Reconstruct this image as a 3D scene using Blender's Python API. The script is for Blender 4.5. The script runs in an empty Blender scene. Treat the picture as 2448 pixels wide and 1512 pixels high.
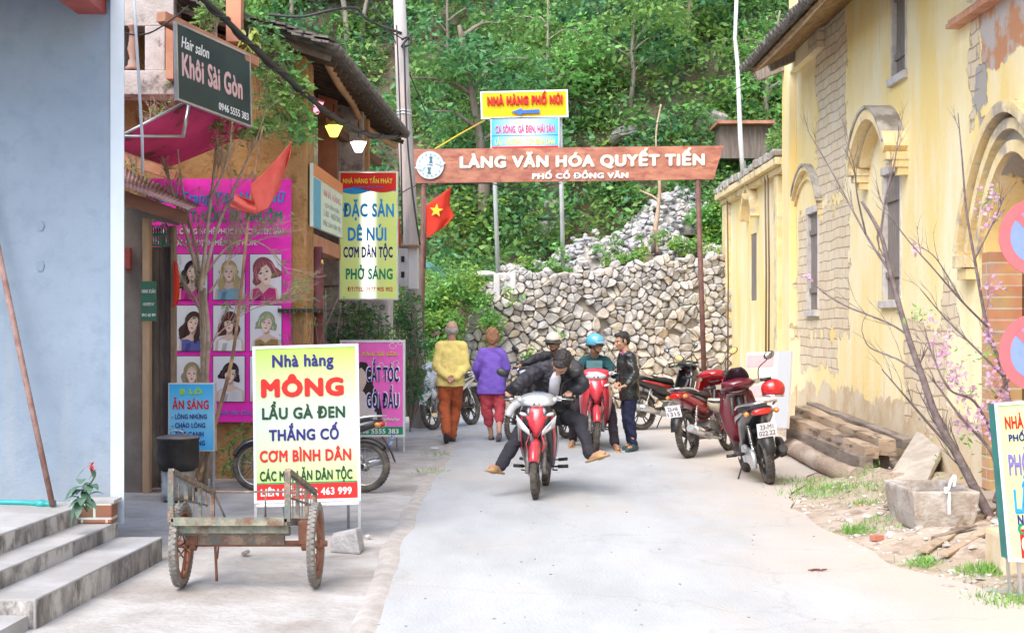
import bpy, bmesh, math, random
import numpy as np
from mathutils import Vector, Matrix, noise

random.seed(7)
RNG = np.random.default_rng(11)
SC = bpy.context.scene
COL = SC.collection
R = math.radians
PI = math.pi

# ------------------------------------------------------------ camera, sky, sun
FPX, CX, HY, EYE = 3400.0, 1224.0, 772.0, 1.65      # measured on the photograph (2448 px wide)
cam_data = bpy.data.cameras.new("camera")
cam = bpy.data.objects.new("camera", cam_data)
COL.objects.link(cam)
cam.location = (0, 0, EYE)
cam.rotation_euler = (R(90), 0, 0)
cam_data.sensor_width = 36.0
cam_data.lens = 36.0 * FPX / 2448.0
cam_data.shift_y = (HY - 756.0) / 2448.0
cam_data.clip_start = 0.05
cam_data.clip_end = 1500
SC.camera = cam

SUN_EL, SUN_AZ = R(52), R(209)                      # azimuth clockwise from +Y
world = bpy.data.worlds.new("World")
SC.world = world
world.use_nodes = True
wn = world.node_tree
for n in list(wn.nodes):
    wn.nodes.remove(n)
sky = wn.nodes.new("ShaderNodeTexSky")
sky.sky_type = 'NISHITA'
sky.sun_disc = False
sky.sun_elevation = SUN_EL
sky.sun_rotation = SUN_AZ
sky.air_density = 1.0
sky.dust_density = 3.0
sky.ozone_density = 1.0
bg = wn.nodes.new("ShaderNodeBackground")
bg.inputs[1].default_value = 0.15
wo = wn.nodes.new("ShaderNodeOutputWorld")
wn.links.new(sky.outputs[0], bg.inputs[0])
wn.links.new(bg.outputs[0], wo.inputs[0])

sun_data = bpy.data.lights.new("sun", 'SUN')
sun_data.energy = 1.05
sun_data.angle = R(50)
sun_data.color = (1.0, 0.97, 0.93)
sun = bpy.data.objects.new("sun", sun_data)
COL.objects.link(sun)
sd = Vector((math.sin(SUN_AZ) * math.cos(SUN_EL), math.cos(SUN_AZ) * math.cos(SUN_EL), math.sin(SUN_EL)))
sun.rotation_euler = sd.to_track_quat('Z', 'Y').to_euler()
sun.location = (0, 0, 40)

SC.view_settings.view_transform = 'Standard'
SC.view_settings.look = 'None'
SC.view_settings.exposure = 1.45
SC.view_settings.gamma = 1.0
SC.render.engine = 'CYCLES'
SC.cycles.max_bounces = 6
SC.cycles.diffuse_bounces = 4
SC.cycles.transparent_max_bounces = 8

# ------------------------------------------------------------ placing helpers
def P(x, y, Y):
    """point seen at photo pixel (x, y) that stands Y metres away"""
    return Vector(((x - CX) * Y / FPX, Y, EYE - (y - HY) * Y / FPX))
def G(x, y, z=0.0):
    """point of the ground (height z) seen at photo pixel (x, y)"""
    Y = FPX * (EYE - z) / (y - HY)
    return Vector(((x - CX) * Y / FPX, Y, z))
def W(x, y, X):
    """point of the plane X = const seen at photo pixel (x, y)"""
    Y = X * FPX / (x - CX)
    return Vector((X, Y, EYE - (y - HY) * Y / FPX))
def V(*a):
    return Vector(a)

# ------------------------------------------------------------ materials
MATS = {}
def M(name, c, rough=0.7, c2=None, scale=5.0, bump=0.0, bscale=40.0, metal=0.0, stretch=None,
      c3=None, scale3=1.0, lo=0.4, hi=0.62, lo3=0.5, hi3=0.62, emit=None, estr=1.0, attr=False, trans=0.0,
      spec=0.5, coat=0.0, alpha=1.0):
    """procedural material: base colour broken up by one or two noises, optional bump"""
    if name in MATS:
        return MATS[name]
    m = bpy.data.materials.new(name)
    MATS[name] = m
    m.use_nodes = True
    nt = m.node_tree
    N, L = nt.nodes, nt.links
    b = N["Principled BSDF"]
    out = N["Material Output"]
    b.inputs["Roughness"].default_value = rough
    b.inputs["Metallic"].default_value = metal
    b.inputs["Specular IOR Level"].default_value = spec
    if coat:
        b.inputs["Coat Weight"].default_value = coat
        b.inputs["Coat Roughness"].default_value = 0.08
    tc = N.new("ShaderNodeTexCoord")
    mp = N.new("ShaderNodeMapping")
    if stretch:
        mp.inputs["Scale"].default_value = stretch
    L.new(tc.outputs["Object"], mp.inputs[0])
    def rgb(col):
        n = N.new("ShaderNodeRGB"); n.outputs[0].default_value = (*col, 1); return n.outputs[0]
    col = rgb(c)
    if attr:
        a = N.new("ShaderNodeAttribute"); a.attribute_name = "tint"
        mul = N.new("ShaderNodeMix"); mul.data_type = 'RGBA'; mul.blend_type = 'MULTIPLY'
        mul.inputs[0].default_value = 1.0
        L.new(col, mul.inputs[6]); L.new(a.outputs["Color"], mul.inputs[7])
        col = mul.outputs[2]
    def mixn(colA, colB, sc, l, h, det=6):
        nz = N.new("ShaderNodeTexNoise"); nz.inputs["Scale"].default_value = sc
        nz.inputs["Detail"].default_value = det; nz.inputs["Roughness"].default_value = 0.62
        L.new(mp.outputs[0], nz.inputs["Vector"])
        mr = N.new("ShaderNodeMapRange"); mr.inputs[1].default_value = l; mr.inputs[2].default_value = h
        L.new(nz.outputs["Fac"], mr.inputs[0])
        mx = N.new("ShaderNodeMix"); mx.data_type = 'RGBA'
        L.new(mr.outputs[0], mx.inputs[0]); L.new(colA, mx.inputs[6]); L.new(colB, mx.inputs[7])
        return mx.outputs[2]
    if c2 is not None:
        col = mixn(col, rgb(c2), scale, lo, hi)
    if c3 is not None:
        col = mixn(col, rgb(c3), scale3, lo3, hi3)
    L.new(col, b.inputs["Base Color"])
    if bump:
        nz = N.new("ShaderNodeTexNoise"); nz.inputs["Scale"].default_value = bscale
        nz.inputs["Detail"].default_value = 5
        L.new(mp.outputs[0], nz.inputs["Vector"])
        bp = N.new("ShaderNodeBump"); bp.inputs["Strength"].default_value = bump
        bp.inputs["Distance"].default_value = 0.02
        L.new(nz.outputs["Fac"], bp.inputs["Height"]); L.new(bp.outputs[0], b.inputs["Normal"])
    if emit is not None:
        b.inputs["Emission Color"].default_value = (*emit, 1)
        b.inputs["Emission Strength"].default_value = estr
    if alpha < 1.0:
        b.inputs["Alpha"].default_value = alpha
    if trans:
        tr = N.new("ShaderNodeBsdfTranslucent"); L.new(col, tr.inputs[0])
        ms = N.new("ShaderNodeMixShader"); ms.inputs[0].default_value = trans
        L.new(b.outputs[0], ms.inputs[1]); L.new(tr.outputs[0], ms.inputs[2]); L.new(ms.outputs[0], out.inputs[0])
    return m

def paint(name, c, rough=0.6, coat=0.0):
    """flat sign or vehicle paint with a little grime"""
    d = tuple(v * 0.86 for v in c)
    return M(name, c, rough, c2=d, scale=9, lo=0.45, hi=0.75, coat=coat, spec=.25)

# ------------------------------------------------------------ mesh builder
class MB:
    def __init__(s):
        s.v = []; s.f = []; s.m = []; s.sm = []; s.t = []
        s.tint = None; s.mi = 0; s.smooth = False
    def add(s, vs, fs, smooth=None):
        o = len(s.v)
        s.v += [tuple(p) for p in vs]
        for f in fs:
            s.f.append([o + i for i in f]); s.m.append(s.mi)
            s.sm.append(s.smooth if smooth is None else smooth); s.t.append(s.tint)
        return s
    def box(s, c, size, rot=None):
        hx, hy, hz = size[0] / 2, size[1] / 2, size[2] / 2
        vs = [Vector((x, y, z)) for z in (-hz, hz) for y in (-hy, hy) for x in (-hx, hx)]
        if rot is not None:
            if not isinstance(rot, Matrix):
                rot = Matrix.Rotation(rot, 3, 'Z')
            vs = [rot @ v for v in vs]
        c = Vector(c)
        return s.add([v + c for v in vs], [(0, 2, 3, 1), (4, 5, 7, 6), (0, 1, 5, 4), (2, 6, 7, 3), (0, 4, 6, 2), (1, 3, 7, 5)], False)
    def hexa(s, p):
        """8 corners: bottom 0-3 counterclockwise, top 4-7"""
        return s.add(p, [(3, 2, 1, 0), (4, 5, 6, 7), (0, 1, 5, 4), (1, 2, 6, 5), (2, 3, 7, 6), (3, 0, 4, 7)], False)
    def bar(s, a, b, w, h, up=(0, 0, 1)):
        a, b = Vector(a), Vector(b); d = (b - a); L = d.length
        if L < 1e-6: return s
        d.normalize(); up = Vector(up)
        if abs(d.dot(up)) > 0.97: up = Vector((0, 1, 0))
        r = d.cross(up).normalized(); u = r.cross(d).normalized()
        return s.box((a + b) / 2, (w, L, h), Matrix((r, d, u)).transposed())
    def tube(s, pts, r, n=8, caps=True, smooth=True):
        pts = [Vector(p) for p in pts]
        rs = r if isinstance(r, (list, tuple)) else [r] * len(pts)
        rings = []; ref = None
        for i, p in enumerate(pts):
            a = pts[max(i - 1, 0)]; b = pts[min(i + 1, len(pts) - 1)]
            d = (b - a)
            d = d.normalized() if d.length > 1e-9 else Vector((0, 0, 1))
            if ref is None:
                ref = Vector((0, 0, 1)) if abs(d.z) < 0.9 else Vector((1, 0, 0))
            u = (ref - d * ref.dot(d))
            u = u.normalized() if u.length > 1e-6 else d.orthogonal().normalized()
            w = d.cross(u); ref = u
            rings.append([p + (u * math.cos(2 * PI * k / n) + w * math.sin(2 * PI * k / n)) * rs[i] for k in range(n)])
        return s.rings(rings, caps, smooth)
    def rings(s, rings, caps=True, smooth=True, close=True):
        n = len(rings[0]); vs = [p for r_ in rings for p in r_]; fs = []
        for i in range(len(rings) - 1):
            for k in range(n if close else n - 1):
                a = i * n + k; b = i * n + (k + 1) % n
                fs.append((a, b, b + n, a + n))
        s.add(vs, fs, smooth)
        if caps and close:
            o = len(s.v) - len(vs)
            for f in (list(range(n - 1, -1, -1)), list(range((len(rings) - 1) * n, len(rings) * n))):
                s.f.append([o + i for i in f]); s.m.append(s.mi); s.sm.append(False); s.t.append(s.tint)
        return s
    def lathe(s, prof, c=(0, 0, 0), axis='z', n=24, caps=True, smooth=True):
        c = Vector(c); rings = []
        for r_, h in prof:
            ring = []
            for k in range(n):
                a = 2 * PI * k / n; x, y = r_ * math.cos(a), r_ * math.sin(a)
                ring.append(c + (Vector((x, y, h)) if axis == 'z' else Vector((x, h, y)) if axis == 'y' else Vector((h, x, y))))
            rings.append(ring)
        return s.rings(rings, caps, smooth)
    def torus(s, c, Rr, r, axis='y', n=32, m=8, wid=None):
        c = Vector(c); rings = []
        wid = wid or r
        for i in range(n + 1):
            a = 2 * PI * i / n; ring = []
            for k in range(m):
                b = 2 * PI * k / m
                rr = Rr + r * math.cos(b); h = wid * math.sin(b)
                x, y = rr * math.cos(a), rr * math.sin(a)
                ring.append(c + (Vector((x, y, h)) if axis == 'z' else Vector((x, h, y)) if axis == 'y' else Vector((h, x, y))))
            rings.append(ring)
        return s.rings(rings, False)
    def ell(s, c, rad, rot=None, n=14, m=9):
        c = Vector(c); rings = []
        for i in range(m + 1):
            t = PI * i / m; rr = max(math.sin(t), 1e-3)
            ring = []
            for k in range(n):
                a = 2 * PI * k / n
                v = Vector((rad[0] * rr * math.cos(a), rad[1] * rr * math.sin(a), -rad[2] * math.cos(t)))
                if rot is not None: v = rot @ v
                ring.append(c + v)
            rings.append(ring)
        return s.rings(rings, True)
    def prism(s, poly, o, u, v, depth):
        """2-D outline in the frame (o, u, v), extruded by `depth` along u x v"""
        o, u, v = Vector(o), Vector(u), Vector(v); w = u.cross(v).normalized() * depth
        n = len(poly)
        a = [o + u * p[0] + v * p[1] for p in poly]
        if sum(poly[i][0] * poly[(i + 1) % n][1] - poly[(i + 1) % n][0] * poly[i][1] for i in range(n)) < 0:
            a.reverse()
        b = [p + w for p in a]
        fs = [list(range(n - 1, -1, -1)), list(range(n, 2 * n))]
        fs += [(i, (i + 1) % n, n + (i + 1) % n, n + i) for i in range(n)]
        return s.add(a + b, fs, False)
    def sheet(s, rows, thick=0.0, smooth=True):
        """grid of points; thick > 0 gives it a back and edges"""
        nr, nc = len(rows), len(rows[0]); rows = [[Vector(p) for p in r_] for r_ in rows]
        vs = [p for r_ in rows for p in r_]
        fs = [(i * nc + j, i * nc + j + 1, (i + 1) * nc + j + 1, (i + 1) * nc + j) for i in range(nr - 1) for j in range(nc - 1)]
        if thick:
            nv = []
            for i in range(nr):
                for j in range(nc):
                    a = rows[min(i + 1, nr - 1)][j] - rows[max(i - 1, 0)][j]
                    b = rows[i][min(j + 1, nc - 1)] - rows[i][max(j - 1, 0)]
                    w = b.cross(a)
                    w = w.normalized() if w.length > 1e-9 else Vector((0, 0, 1))
                    nv.append(rows[i][j] - w * thick)
            o = len(vs); vs = vs + nv
            fs += [tuple(o + i for i in reversed(f)) for f in list(fs)]
            for i in range(nr - 1):
                for j in (0, nc - 1):
                    a, b = i * nc + j, (i + 1) * nc + j; fs.append((a, b, b + o, a + o) if j == 0 else (b, a, a + o, b + o))
            for j in range(nc - 1):
                for i in (0, nr - 1):
                    a, b = i * nc + j, i * nc + j + 1; fs.append((b, a, a + o, b + o) if i == 0 else (a, b, b + o, a + o))
        return s.add(vs, fs, smooth)
    def mirror_s(s):
        """adds the mirror image across local y = 0"""
        o = len(s.v); s.v += [(x, -y, z) for x, y, z in s.v[:o]]
        for i in range(len(s.f)):
            s.f.append([o + k for k in reversed(s.f[i])]); s.m.append(s.m[i]); s.sm.append(s.sm[i]); s.t.append(s.t[i])
        return s
    def build(s, name, mats, parent=None, world=True, bevel=0.0, xf=None):
        me = bpy.data.meshes.new(name)
        vs = s.v
        if xf is not None:
            vs = [tuple(xf @ Vector(p)) for p in vs]
        if parent is not None and world:
            inv = worldmat(parent).inverted()
            vs = [tuple(inv @ Vector(p)) for p in vs]
        me.from_pydata(vs, [], s.f)
        if not isinstance(mats, (list, tuple)): mats = [mats]
        for m in mats: me.materials.append(m)
        me.polygons.foreach_set("material_index", s.m)
        me.polygons.foreach_set("use_smooth", s.sm)
        if any(t is not None for t in s.t):
            ca = me.color_attributes.new("tint", 'FLOAT_COLOR', 'CORNER')
            buf = np.ones((len(me.loops), 4), dtype=np.float32)
            k = 0
            for f, t in zip(s.f, s.t):
                if t is not None: buf[k:k + len(f), :3] = t
                k += len(f)
            ca.data.foreach_set("color", buf.ravel())
        if bevel:
            bm = bmesh.new(); bm.from_mesh(me)
            bmesh.ops.recalc_face_normals(bm, faces=bm.faces)
            es = [e for e in bm.edges if len(e.link_faces) == 2 and e.calc_face_angle(0) > 0.6]
            bmesh.ops.bevel(bm, geom=es, offset=bevel, segments=2, profile=0.6, affect='EDGES', clamp_overlap=True)
            bm.to_mesh(me); bm.free()
        me.update()
        o = bpy.data.objects.new(name, me)
        COL.objects.link(o)
        if parent is not None: o.parent = parent
        return o

def worldmat(o):
    m = Matrix.Translation(o.location) @ o.rotation_euler.to_matrix().to_4x4() @ Matrix.Diagonal((*o.scale, 1))
    return (worldmat(o.parent) @ m) if o.parent else m

def tag(o, label=None, cat=None, group=None, kind=None):
    if label: o["label"] = label
    if cat: o["category"] = cat
    if group: o["group"] = group
    if kind: o["kind"] = kind
    return o
def thing(name, label, cat, loc=(0, 0, 0), rz=0.0, group=None, rot=None):
    o = bpy.data.objects.new(name, None); COL.objects.link(o)
    o.empty_display_size = 0.2
    o.location = loc; o.rotation_euler = rot if rot else (0, 0, rz)
    return tag(o, label, cat, group)
def struct(o):
    o["kind"] = "structure"; return o
def kids(o):
    return [c for c in bpy.data.objects if c.parent == o]

def apply_mods(o):
    """bakes the modifiers of o into its mesh"""
    dg = bpy.context.evaluated_depsgraph_get()
    me = bpy.data.meshes.new_from_object(o.evaluated_get(dg))
    old = o.data; o.modifiers.clear(); o.data = me
    bpy.data.meshes.remove(old)

def text(s, c, u, v, width, cap, mat, parent, name="lettering", bold=0.0, shear=0.0, depth=0.004, align='c', world=True, label=None):
    """one line of lettering centred at c, reading along u with up v; width and capital height in metres"""
    cu = bpy.data.curves.new("t", 'FONT')
    for a_, b_ in (('Ơ', 'O\u031b'), ('ơ', 'o\u031b'), ('Ở', 'Ỏ\u031b'), ('Ợ', 'Ọ\u031b'), ('Ờ', 'Ò\u031b'), ('Ớ', 'Ó\u031b')):
        s = s.replace(a_, b_)
    cu.body = s; cu.size = 1.0; cu.shear = shear; cu.resolution_u = 3
    cu.space_character = 1.0 + bold * 2.2
    o = bpy.data.objects.new("t", cu); COL.objects.link(o)
    dg = bpy.context.evaluated_depsgraph_get()
    me = bpy.data.meshes.new_from_object(o.evaluated_get(dg))
    bpy.data.objects.remove(o); bpy.data.curves.remove(cu)
    n = len(me.vertices)
    a = np.empty(n * 3); me.vertices.foreach_get("co", a); a = a.reshape(-1, 3)
    x0, x1 = a[:, 0].min() - bold, a[:, 0].max() + bold
    sx = width / (x1 - x0); sy = cap / (0.69 + bold)
    u, v, c = Vector(u).normalized(), Vector(v).normalized(), Vector(c)
    w = u.cross(v)
    mb = MB()
    offs = [(0, 0)]
    if bold: offs += [(bold * math.cos(k * PI / 4), bold * math.sin(k * PI / 4)) for k in range(8)]
    polys = [list(p.vertices) for p in me.polygons]
    par = list(range(n))                               # islands of one glyph overlap: keep them off each other's plane
    def root(i):
        while par[i] != i: par[i] = par[par[i]]; i = par[i]
        return i
    for p in polys:
        for i in p[1:]: par[root(i)] = root(p[0])
    isl = {}; lift = [isl.setdefault(root(i), len(isl)) % 9 * .00012 for i in range(n)]
    cnt = set()
    for p in polys:
        for i in range(len(p)): cnt.add((p[i], p[(i + 1) % len(p)]))
    rim = [(i, j) for (i, j) in cnt if (j, i) not in cnt]
    for q, (ox, oy) in enumerate(offs):
        xs = (a[:, 0] + ox - (x0 if align == 'l' else (x0 + x1) / 2)) * sx
        ys = (a[:, 1] + oy + bold) * sy - cap / 2
        d = depth - 0.00035 * q if depth < .02 else depth - .001 * q
        pts = [c + u * float(xs[i]) + v * float(ys[i]) + w * (d + lift[i]) for i in range(n)]
        mb.add(pts + [p - w * (d * 0.8) for p in pts], polys + [[j, i, i + n, j + n] for i, j in rim], False)
    bpy.data.meshes.remove(me)
    ob = mb.build(name, mat, parent, world=world)
    if label: ob["label"] = label
    return ob

def leaves(name, mats, pts, size, parent=None, jitter=0.6, up=0.4, cols=None, aspect=0.5, dirs=None):
    """one mesh of folded leaf faces at the given points (numpy), coloured by leaf"""
    pts = np.asarray(pts, dtype=np.float64); n = len(pts)
    if dirs is None:
        d = RNG.normal(size=(n, 3)); d[:, 2] = d[:, 2] * 0.6 - 0.2
    else:
        d = dirs + RNG.normal(size=(n, 3)) * 0.5
    d /= np.linalg.norm(d, axis=1)[:, None] + 1e-9
    w = RNG.normal(size=(n, 3)); w[:, 2] += up * 3
    s = np.cross(d, w); s /= np.linalg.norm(s, axis=1)[:, None] + 1e-9
    nrm = np.cross(s, d)
    L = size * (1 + jitter * RNG.uniform(-1, 1, n))[:, None]
    a = pts; b = pts + d * L * 0.45 + s * L * aspect * 0.5 - nrm * L * 0.08
    c = pts + d * L; e = pts + d * L * 0.45 - s * L * aspect * 0.5 - nrm * L * 0.08
    co = np.stack([a, b, c, e], axis=1).reshape(-1, 3)
    if parent is not None:
        inv = np.array(worldmat(parent).inverted()); co = co @ inv[:3, :3].T + inv[:3, 3]
    me = bpy.data.meshes.new(name)
    me.vertices.add(4 * n); me.vertices.foreach_set("co", co.ravel())
    me.loops.add(4 * n); me.loops.foreach_set("vertex_index", np.arange(4 * n, dtype=np.int32))
    me.polygons.add(n)
    me.polygons.foreach_set("loop_start", np.arange(0, 4 * n, 4, dtype=np.int32))
    me.polygons.foreach_set("loop_total", np.full(n, 4, dtype=np.int32))
    me.update(calc_edges=True)
    if cols is None:
        cols = np.ones((n, 3))
    cols = cols * (1 + 0.25 * RNG.uniform(-1, 1, (n, 1)))
    ca = me.color_attributes.new("tint", 'FLOAT_COLOR', 'CORNER')
    buf = np.ones((n, 4, 4), dtype=np.float32); buf[:, :, :3] = cols[:, None, :]
    ca.data.foreach_set("color", buf.ravel())
    me.materials.append(mats)
    o = bpy.data.objects.new(name, me); COL.objects.link(o)
    if parent is not None: o.parent = parent
    return o

def inpoly(x, y, poly):
    c = False; n = len(poly)
    for i in range(n):
        x1, y1 = poly[i]; x2, y2 = poly[(i + 1) % n]
        if (y1 > y) != (y2 > y) and x < (x2 - x1) * (y - y1) / (y2 - y1) + x1: c = not c
    return c
def pix(p):
    return (CX + p[0] * FPX / p[1], HY - (p[2] - EYE) * FPX / p[1])
def lerp(a, b, t):
    return a + (b - a) * t
def curve(pts, n=8):
    """Catmull-Rom through pts"""
    pts = [Vector(p) for p in pts]; out = []
    for i in range(len(pts) - 1):
        p0 = pts[max(i - 1, 0)]; p1 = pts[i]; p2 = pts[i + 1]; p3 = pts[min(i + 2, len(pts) - 1)]
        for k in range(n):
            t = k / n
            out.append(0.5 * ((2 * p1) + (p2 - p0) * t + (2 * p0 - 5 * p1 + 4 * p2 - p3) * t * t + (3 * p1 - p0 - 3 * p2 + p3) * t ** 3))
    out.append(pts[-1]); return out
def rock(mb, c, s, seed, tint=None, flat=0.75, sub=1):
    """angular stone: a jittered low icosphere cut by a few planes"""
    rn = random.Random(seed)
    bm = bmesh.new(); bmesh.ops.create_icosphere(bm, subdivisions=sub, radius=1.0)
    rot = Matrix.Rotation(rn.uniform(0, 6.28), 3, 'Z') @ Matrix.Rotation(rn.uniform(-.5, .5), 3, 'X')
    pl = [(Vector((rn.gauss(0, 1), rn.gauss(0, 1), rn.gauss(0, 1))).normalized(), rn.uniform(.55, .8)) for _ in range(5)]
    sc = Vector((rn.uniform(.8, 1.25), rn.uniform(.7, 1.1), flat * rn.uniform(.7, 1.1)))
    for v in bm.verts:
        p = v.co * rn.uniform(.9, 1.08)
        for nrm, d in pl:
            k = p.dot(nrm)
            if k > d: p = p - nrm * (k - d)
        p = Vector((p.x * sc.x, p.y * sc.y, p.z * sc.z)) * s
        v.co = rot @ p
    o = mb.tint; mb.tint = tint
    mb.add([v.co + Vector(c) for v in bm.verts], [[v.index for v in f.verts] for f in bm.faces], False)
    mb.tint = o; bm.free()
# ============================================================ THE SETTING
XW = 4.4                                             # plane of the yellow wall along the street
def sstep(a, b, x):
    t = min(max((x - a) / (b - a), 0), 1); return t * t * (3 - 2 * t)
def wall_foot(X):                                    # line at the foot of the dry stone wall
    return 27.25 + (X + 1.75) * 0.215
def hz(X, Y):
    """height of the hillside"""
    nz = noise.noise(Vector((X * .35, Y * .35, 1.3))) * 0.5 + noise.noise(Vector((X * .9, Y * .9, 4.1))) * 0.22
    bank = min(max((Y - 25.5) * 0.85, -0.3), 2.6)
    ter = -0.4 if Y < wall_foot(X) + 0.42 else 2.35 + 0.5 * sstep(-1, 3, X) + 0.12 * max(Y - wall_foot(X) - 1, 0)
    w = sstep(-1.15, -2.0, X) if X < 0 else 0
    base = lerp(ter, bank, w)
    up = max(Y - 31.2 - 0.15 * max(X, 0), 0)
    return base + up * 1.08 + nz * min(max(Y - 28, 0) * .35, 1.3)

# ground: one sheet out to the horizon
g = MB()
xs = [-400, -120, -40, -20, -10, -5, -2, 0, 2, 5, 10, 20, 40, 120, 400]
ys = [-300, -60, -20, 0, 5, 10, 15, 20, 25, 30, 60, 120, 300, 700]
g.sheet([[(x, y, -0.03) for x in xs] for y in ys], smooth=False)
m_dirt = M("earth", (.37, .30, .235), .95, c2=(.44, .385, .325), scale=1.7, bump=.6, bscale=25, c3=(.25, .19, .14), scale3=7, lo3=.5, hi3=.66)
struct(g.build("ground", m_dirt))

def edge(mb, L, Rr, z, n=9):
    """irregular strip between two polylines"""
    rows = []; LL = curve([V(*p, 0) for p in L], n); RR = curve([V(*p, 0) for p in Rr], n)
    for a, b in zip(LL, RR):
        if True:
            j = noise.noise(Vector((a[0] * 3, a[1] * 2.2, 0))) * .07; k2 = noise.noise(Vector((b[0] * 2, b[1] * 1.6, 7))) * .13
            rows.append([V(a[0] + j, a[1], z), *[V(lerp(a[0], b[0], q), a[1], z) for q in (.15, .3, .5, .7, .85)], V(b[0] + k2, b[1], z)])
    mb.sheet(rows, smooth=False)
# forecourt of rough concrete on the left
fc = MB()
edge(fc, [(-9, -6), (-9, 6), (-9, 12), (-9, 18), (-9, 25.2)], [(-.70, -6), (-.72, 6), (-.84, 12), (-.78, 18), (-1.2, 25.2)], -0.010)
m_conc = M("rough_concrete", (.36, .345, .33), .92, c2=(.43, .42, .41), scale=3.2, bump=.7, bscale=22, c3=(.28, .255, .23), scale3=1.3, lo3=.5, hi3=.66)
struct(fc.build("forecourt", m_conc))
rd = MB()
edge(rd, [(-.74, -8), (-.74, 4), (-.767, 7.6), (-.87, 10.05), (-.92, 13.1), (-.85, 18.8), (-1.25, 24.6), (-1.6, 26.0), (-2.2, 27.1)],
     [(3.3, -8), (3.2, 4), (3.05, 8.2), (2.62, 10.05), (2.60, 13.1), (3.6, 17), (4.2, 24.6), (4.4, 26.5), (4.4, 28.4)], 0.0)
m_road = M("pale_road", (.41, .43, .445), .88, c2=(.35, .363, .375), scale=1.6, bump=.3, bscale=45, stretch=(1, .4, 1), c3=(.41, .395, .375), scale3=1.1, lo3=.52, hi3=.7)
# dust from the verge drifts on to the right side of the road
def dusty(m):
    nt = m.node_tree; N, L = nt.nodes, nt.links
    b = N["Principled BSDF"]; src = b.inputs["Base Color"].links[0].from_socket
    geo = N.new("ShaderNodeNewGeometry"); sp = N.new("ShaderNodeSeparateXYZ"); L.new(geo.outputs["Position"], sp.inputs[0])
    nz = N.new("ShaderNodeTexNoise"); nz.inputs["Scale"].default_value = .9; nz.inputs["Detail"].default_value = 7
    L.new(geo.outputs["Position"], nz.inputs["Vector"])
    a = N.new("ShaderNodeMath"); a.operation = 'MULTIPLY_ADD'; a.inputs[1].default_value = 1.9
    L.new(nz.outputs["Fac"], a.inputs[0]); L.new(sp.outputs[0], a.inputs[2])
    mr = N.new("ShaderNodeMapRange"); mr.inputs[1].default_value = 2.25; mr.inputs[2].default_value = 3.7; mr.inputs[4].default_value = .8
    L.new(a.outputs[0], mr.inputs[0])
    mx = N.new("ShaderNodeMix"); mx.data_type = 'RGBA'; mx.inputs[7].default_value = (.47, .41, .35, 1)
    L.new(mr.outputs[0], mx.inputs[0]); L.new(src, mx.inputs[6])
    # hairline cracks
    vo = N.new("ShaderNodeTexVoronoi"); vo.feature = 'DISTANCE_TO_EDGE'; vo.inputs["Scale"].default_value = .45
    nz2 = N.new("ShaderNodeTexNoise"); nz2.inputs["Scale"].default_value = 2.5; nz2.inputs["Detail"].default_value = 8
    L.new(geo.outputs["Position"], nz2.inputs["Vector"])
    ad = N.new("ShaderNodeVectorMath"); ad.operation = 'MULTIPLY_ADD'; ad.inputs[1].default_value = (.5, .5, .5)
    L.new(nz2.outputs["Color"], ad.inputs[0]); L.new(geo.outputs["Position"], ad.inputs[2]); L.new(ad.outputs[0], vo.inputs["Vector"])
    cr = N.new("ShaderNodeMapRange"); cr.inputs[1].default_value = 0.0; cr.inputs[2].default_value = .008; cr.inputs[3].default_value = .22; cr.inputs[4].default_value = 0.0
    L.new(vo.outputs["Distance"], cr.inputs[0])
    m2 = N.new("ShaderNodeMix"); m2.data_type = 'RGBA'; m2.inputs[7].default_value = (.22, .20, .18, 1)
    L.new(cr.outputs[0], m2.inputs[0]); L.new(mx.outputs[2], m2.inputs[6])
    L.new(m2.outputs[2], b.inputs["Base Color"])
dusty(m_road)
struct(rd.build("road", m_road))
# raised gutter edge between road and forecourt
gt = MB(); rows = []
for i in range(70):
    y = 5.5 + i * .27
    x = -.80 - .09 * sstep(7, 12, y) + .06 * sstep(13, 18, y) - .3 * sstep(18.5, 24.6, y) + noise.noise(Vector((0, y * .9, 3))) * .05
    w = .03 + .025 * noise.noise(Vector((5, y * 1.7, 3))); h = .014 + .012 * noise.noise(Vector((9, y * 2.1, 3)))
    rows.append([(x - w - .05, y, -.012), (x - w, y, h), (x + w, y, h * .8), (x + w + .05, y, -.004)])
gt.sheet(rows)
struct(gt.build("gutter_edge", M("old_cement", (.42, .40, .38), .9, c2=(.34, .31, .285), scale=6, bump=.4)))

# earth verge heaped against the yellow wall
vg = MB(); rows = []
def vz(X, Y):
    r0 = 3.05 if Y < 8.2 else lerp(3.05, 2.62, (Y - 8.2) / 1.85) if Y < 10.05 else 2.6 if Y < 13.1 else lerp(2.6, 3.6, (Y - 13.1) / 3.9) if Y < 17 else lerp(3.6, 4.2, min((Y - 17) / 7.6, 1))
    t = sstep(r0 - .15, r0 + 1.0, X)
    return -.02 + t * (.13 + .10 * noise.noise(Vector((X * 2, Y * 2, 0))) + .05 * noise.noise(Vector((X * 7, Y * 7, 3))))
for i in range(130):
    y = 4 + i * .16
    rows.append([(x, y, vz(x, y)) for x in [2.3 + j * .1 for j in range(23)]])
vg.sheet(rows)
struct(vg.build("verge", m_dirt))

# hillside
hl = MB(); rows = []
for i in range(104):
    y = 25.2 + i * .42 if i < 60 else 50.4 + (i - 60) * 1.6
    rows.append([(x, y, hz(x, min(y, 78)) if y < 78 else hz(x, 78)) for x in [-40 + j * .6 for j in range(134)]])
hl.sheet(rows)
m_hill = M("hill_earth", (.115, .082, .05), .95, c2=(.19, .15, .11), scale=.9, bump=.8, bscale=6, c3=(.05, .06, .025), scale3=.6)
struct(hl.build("hillside", m_hill))

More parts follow.
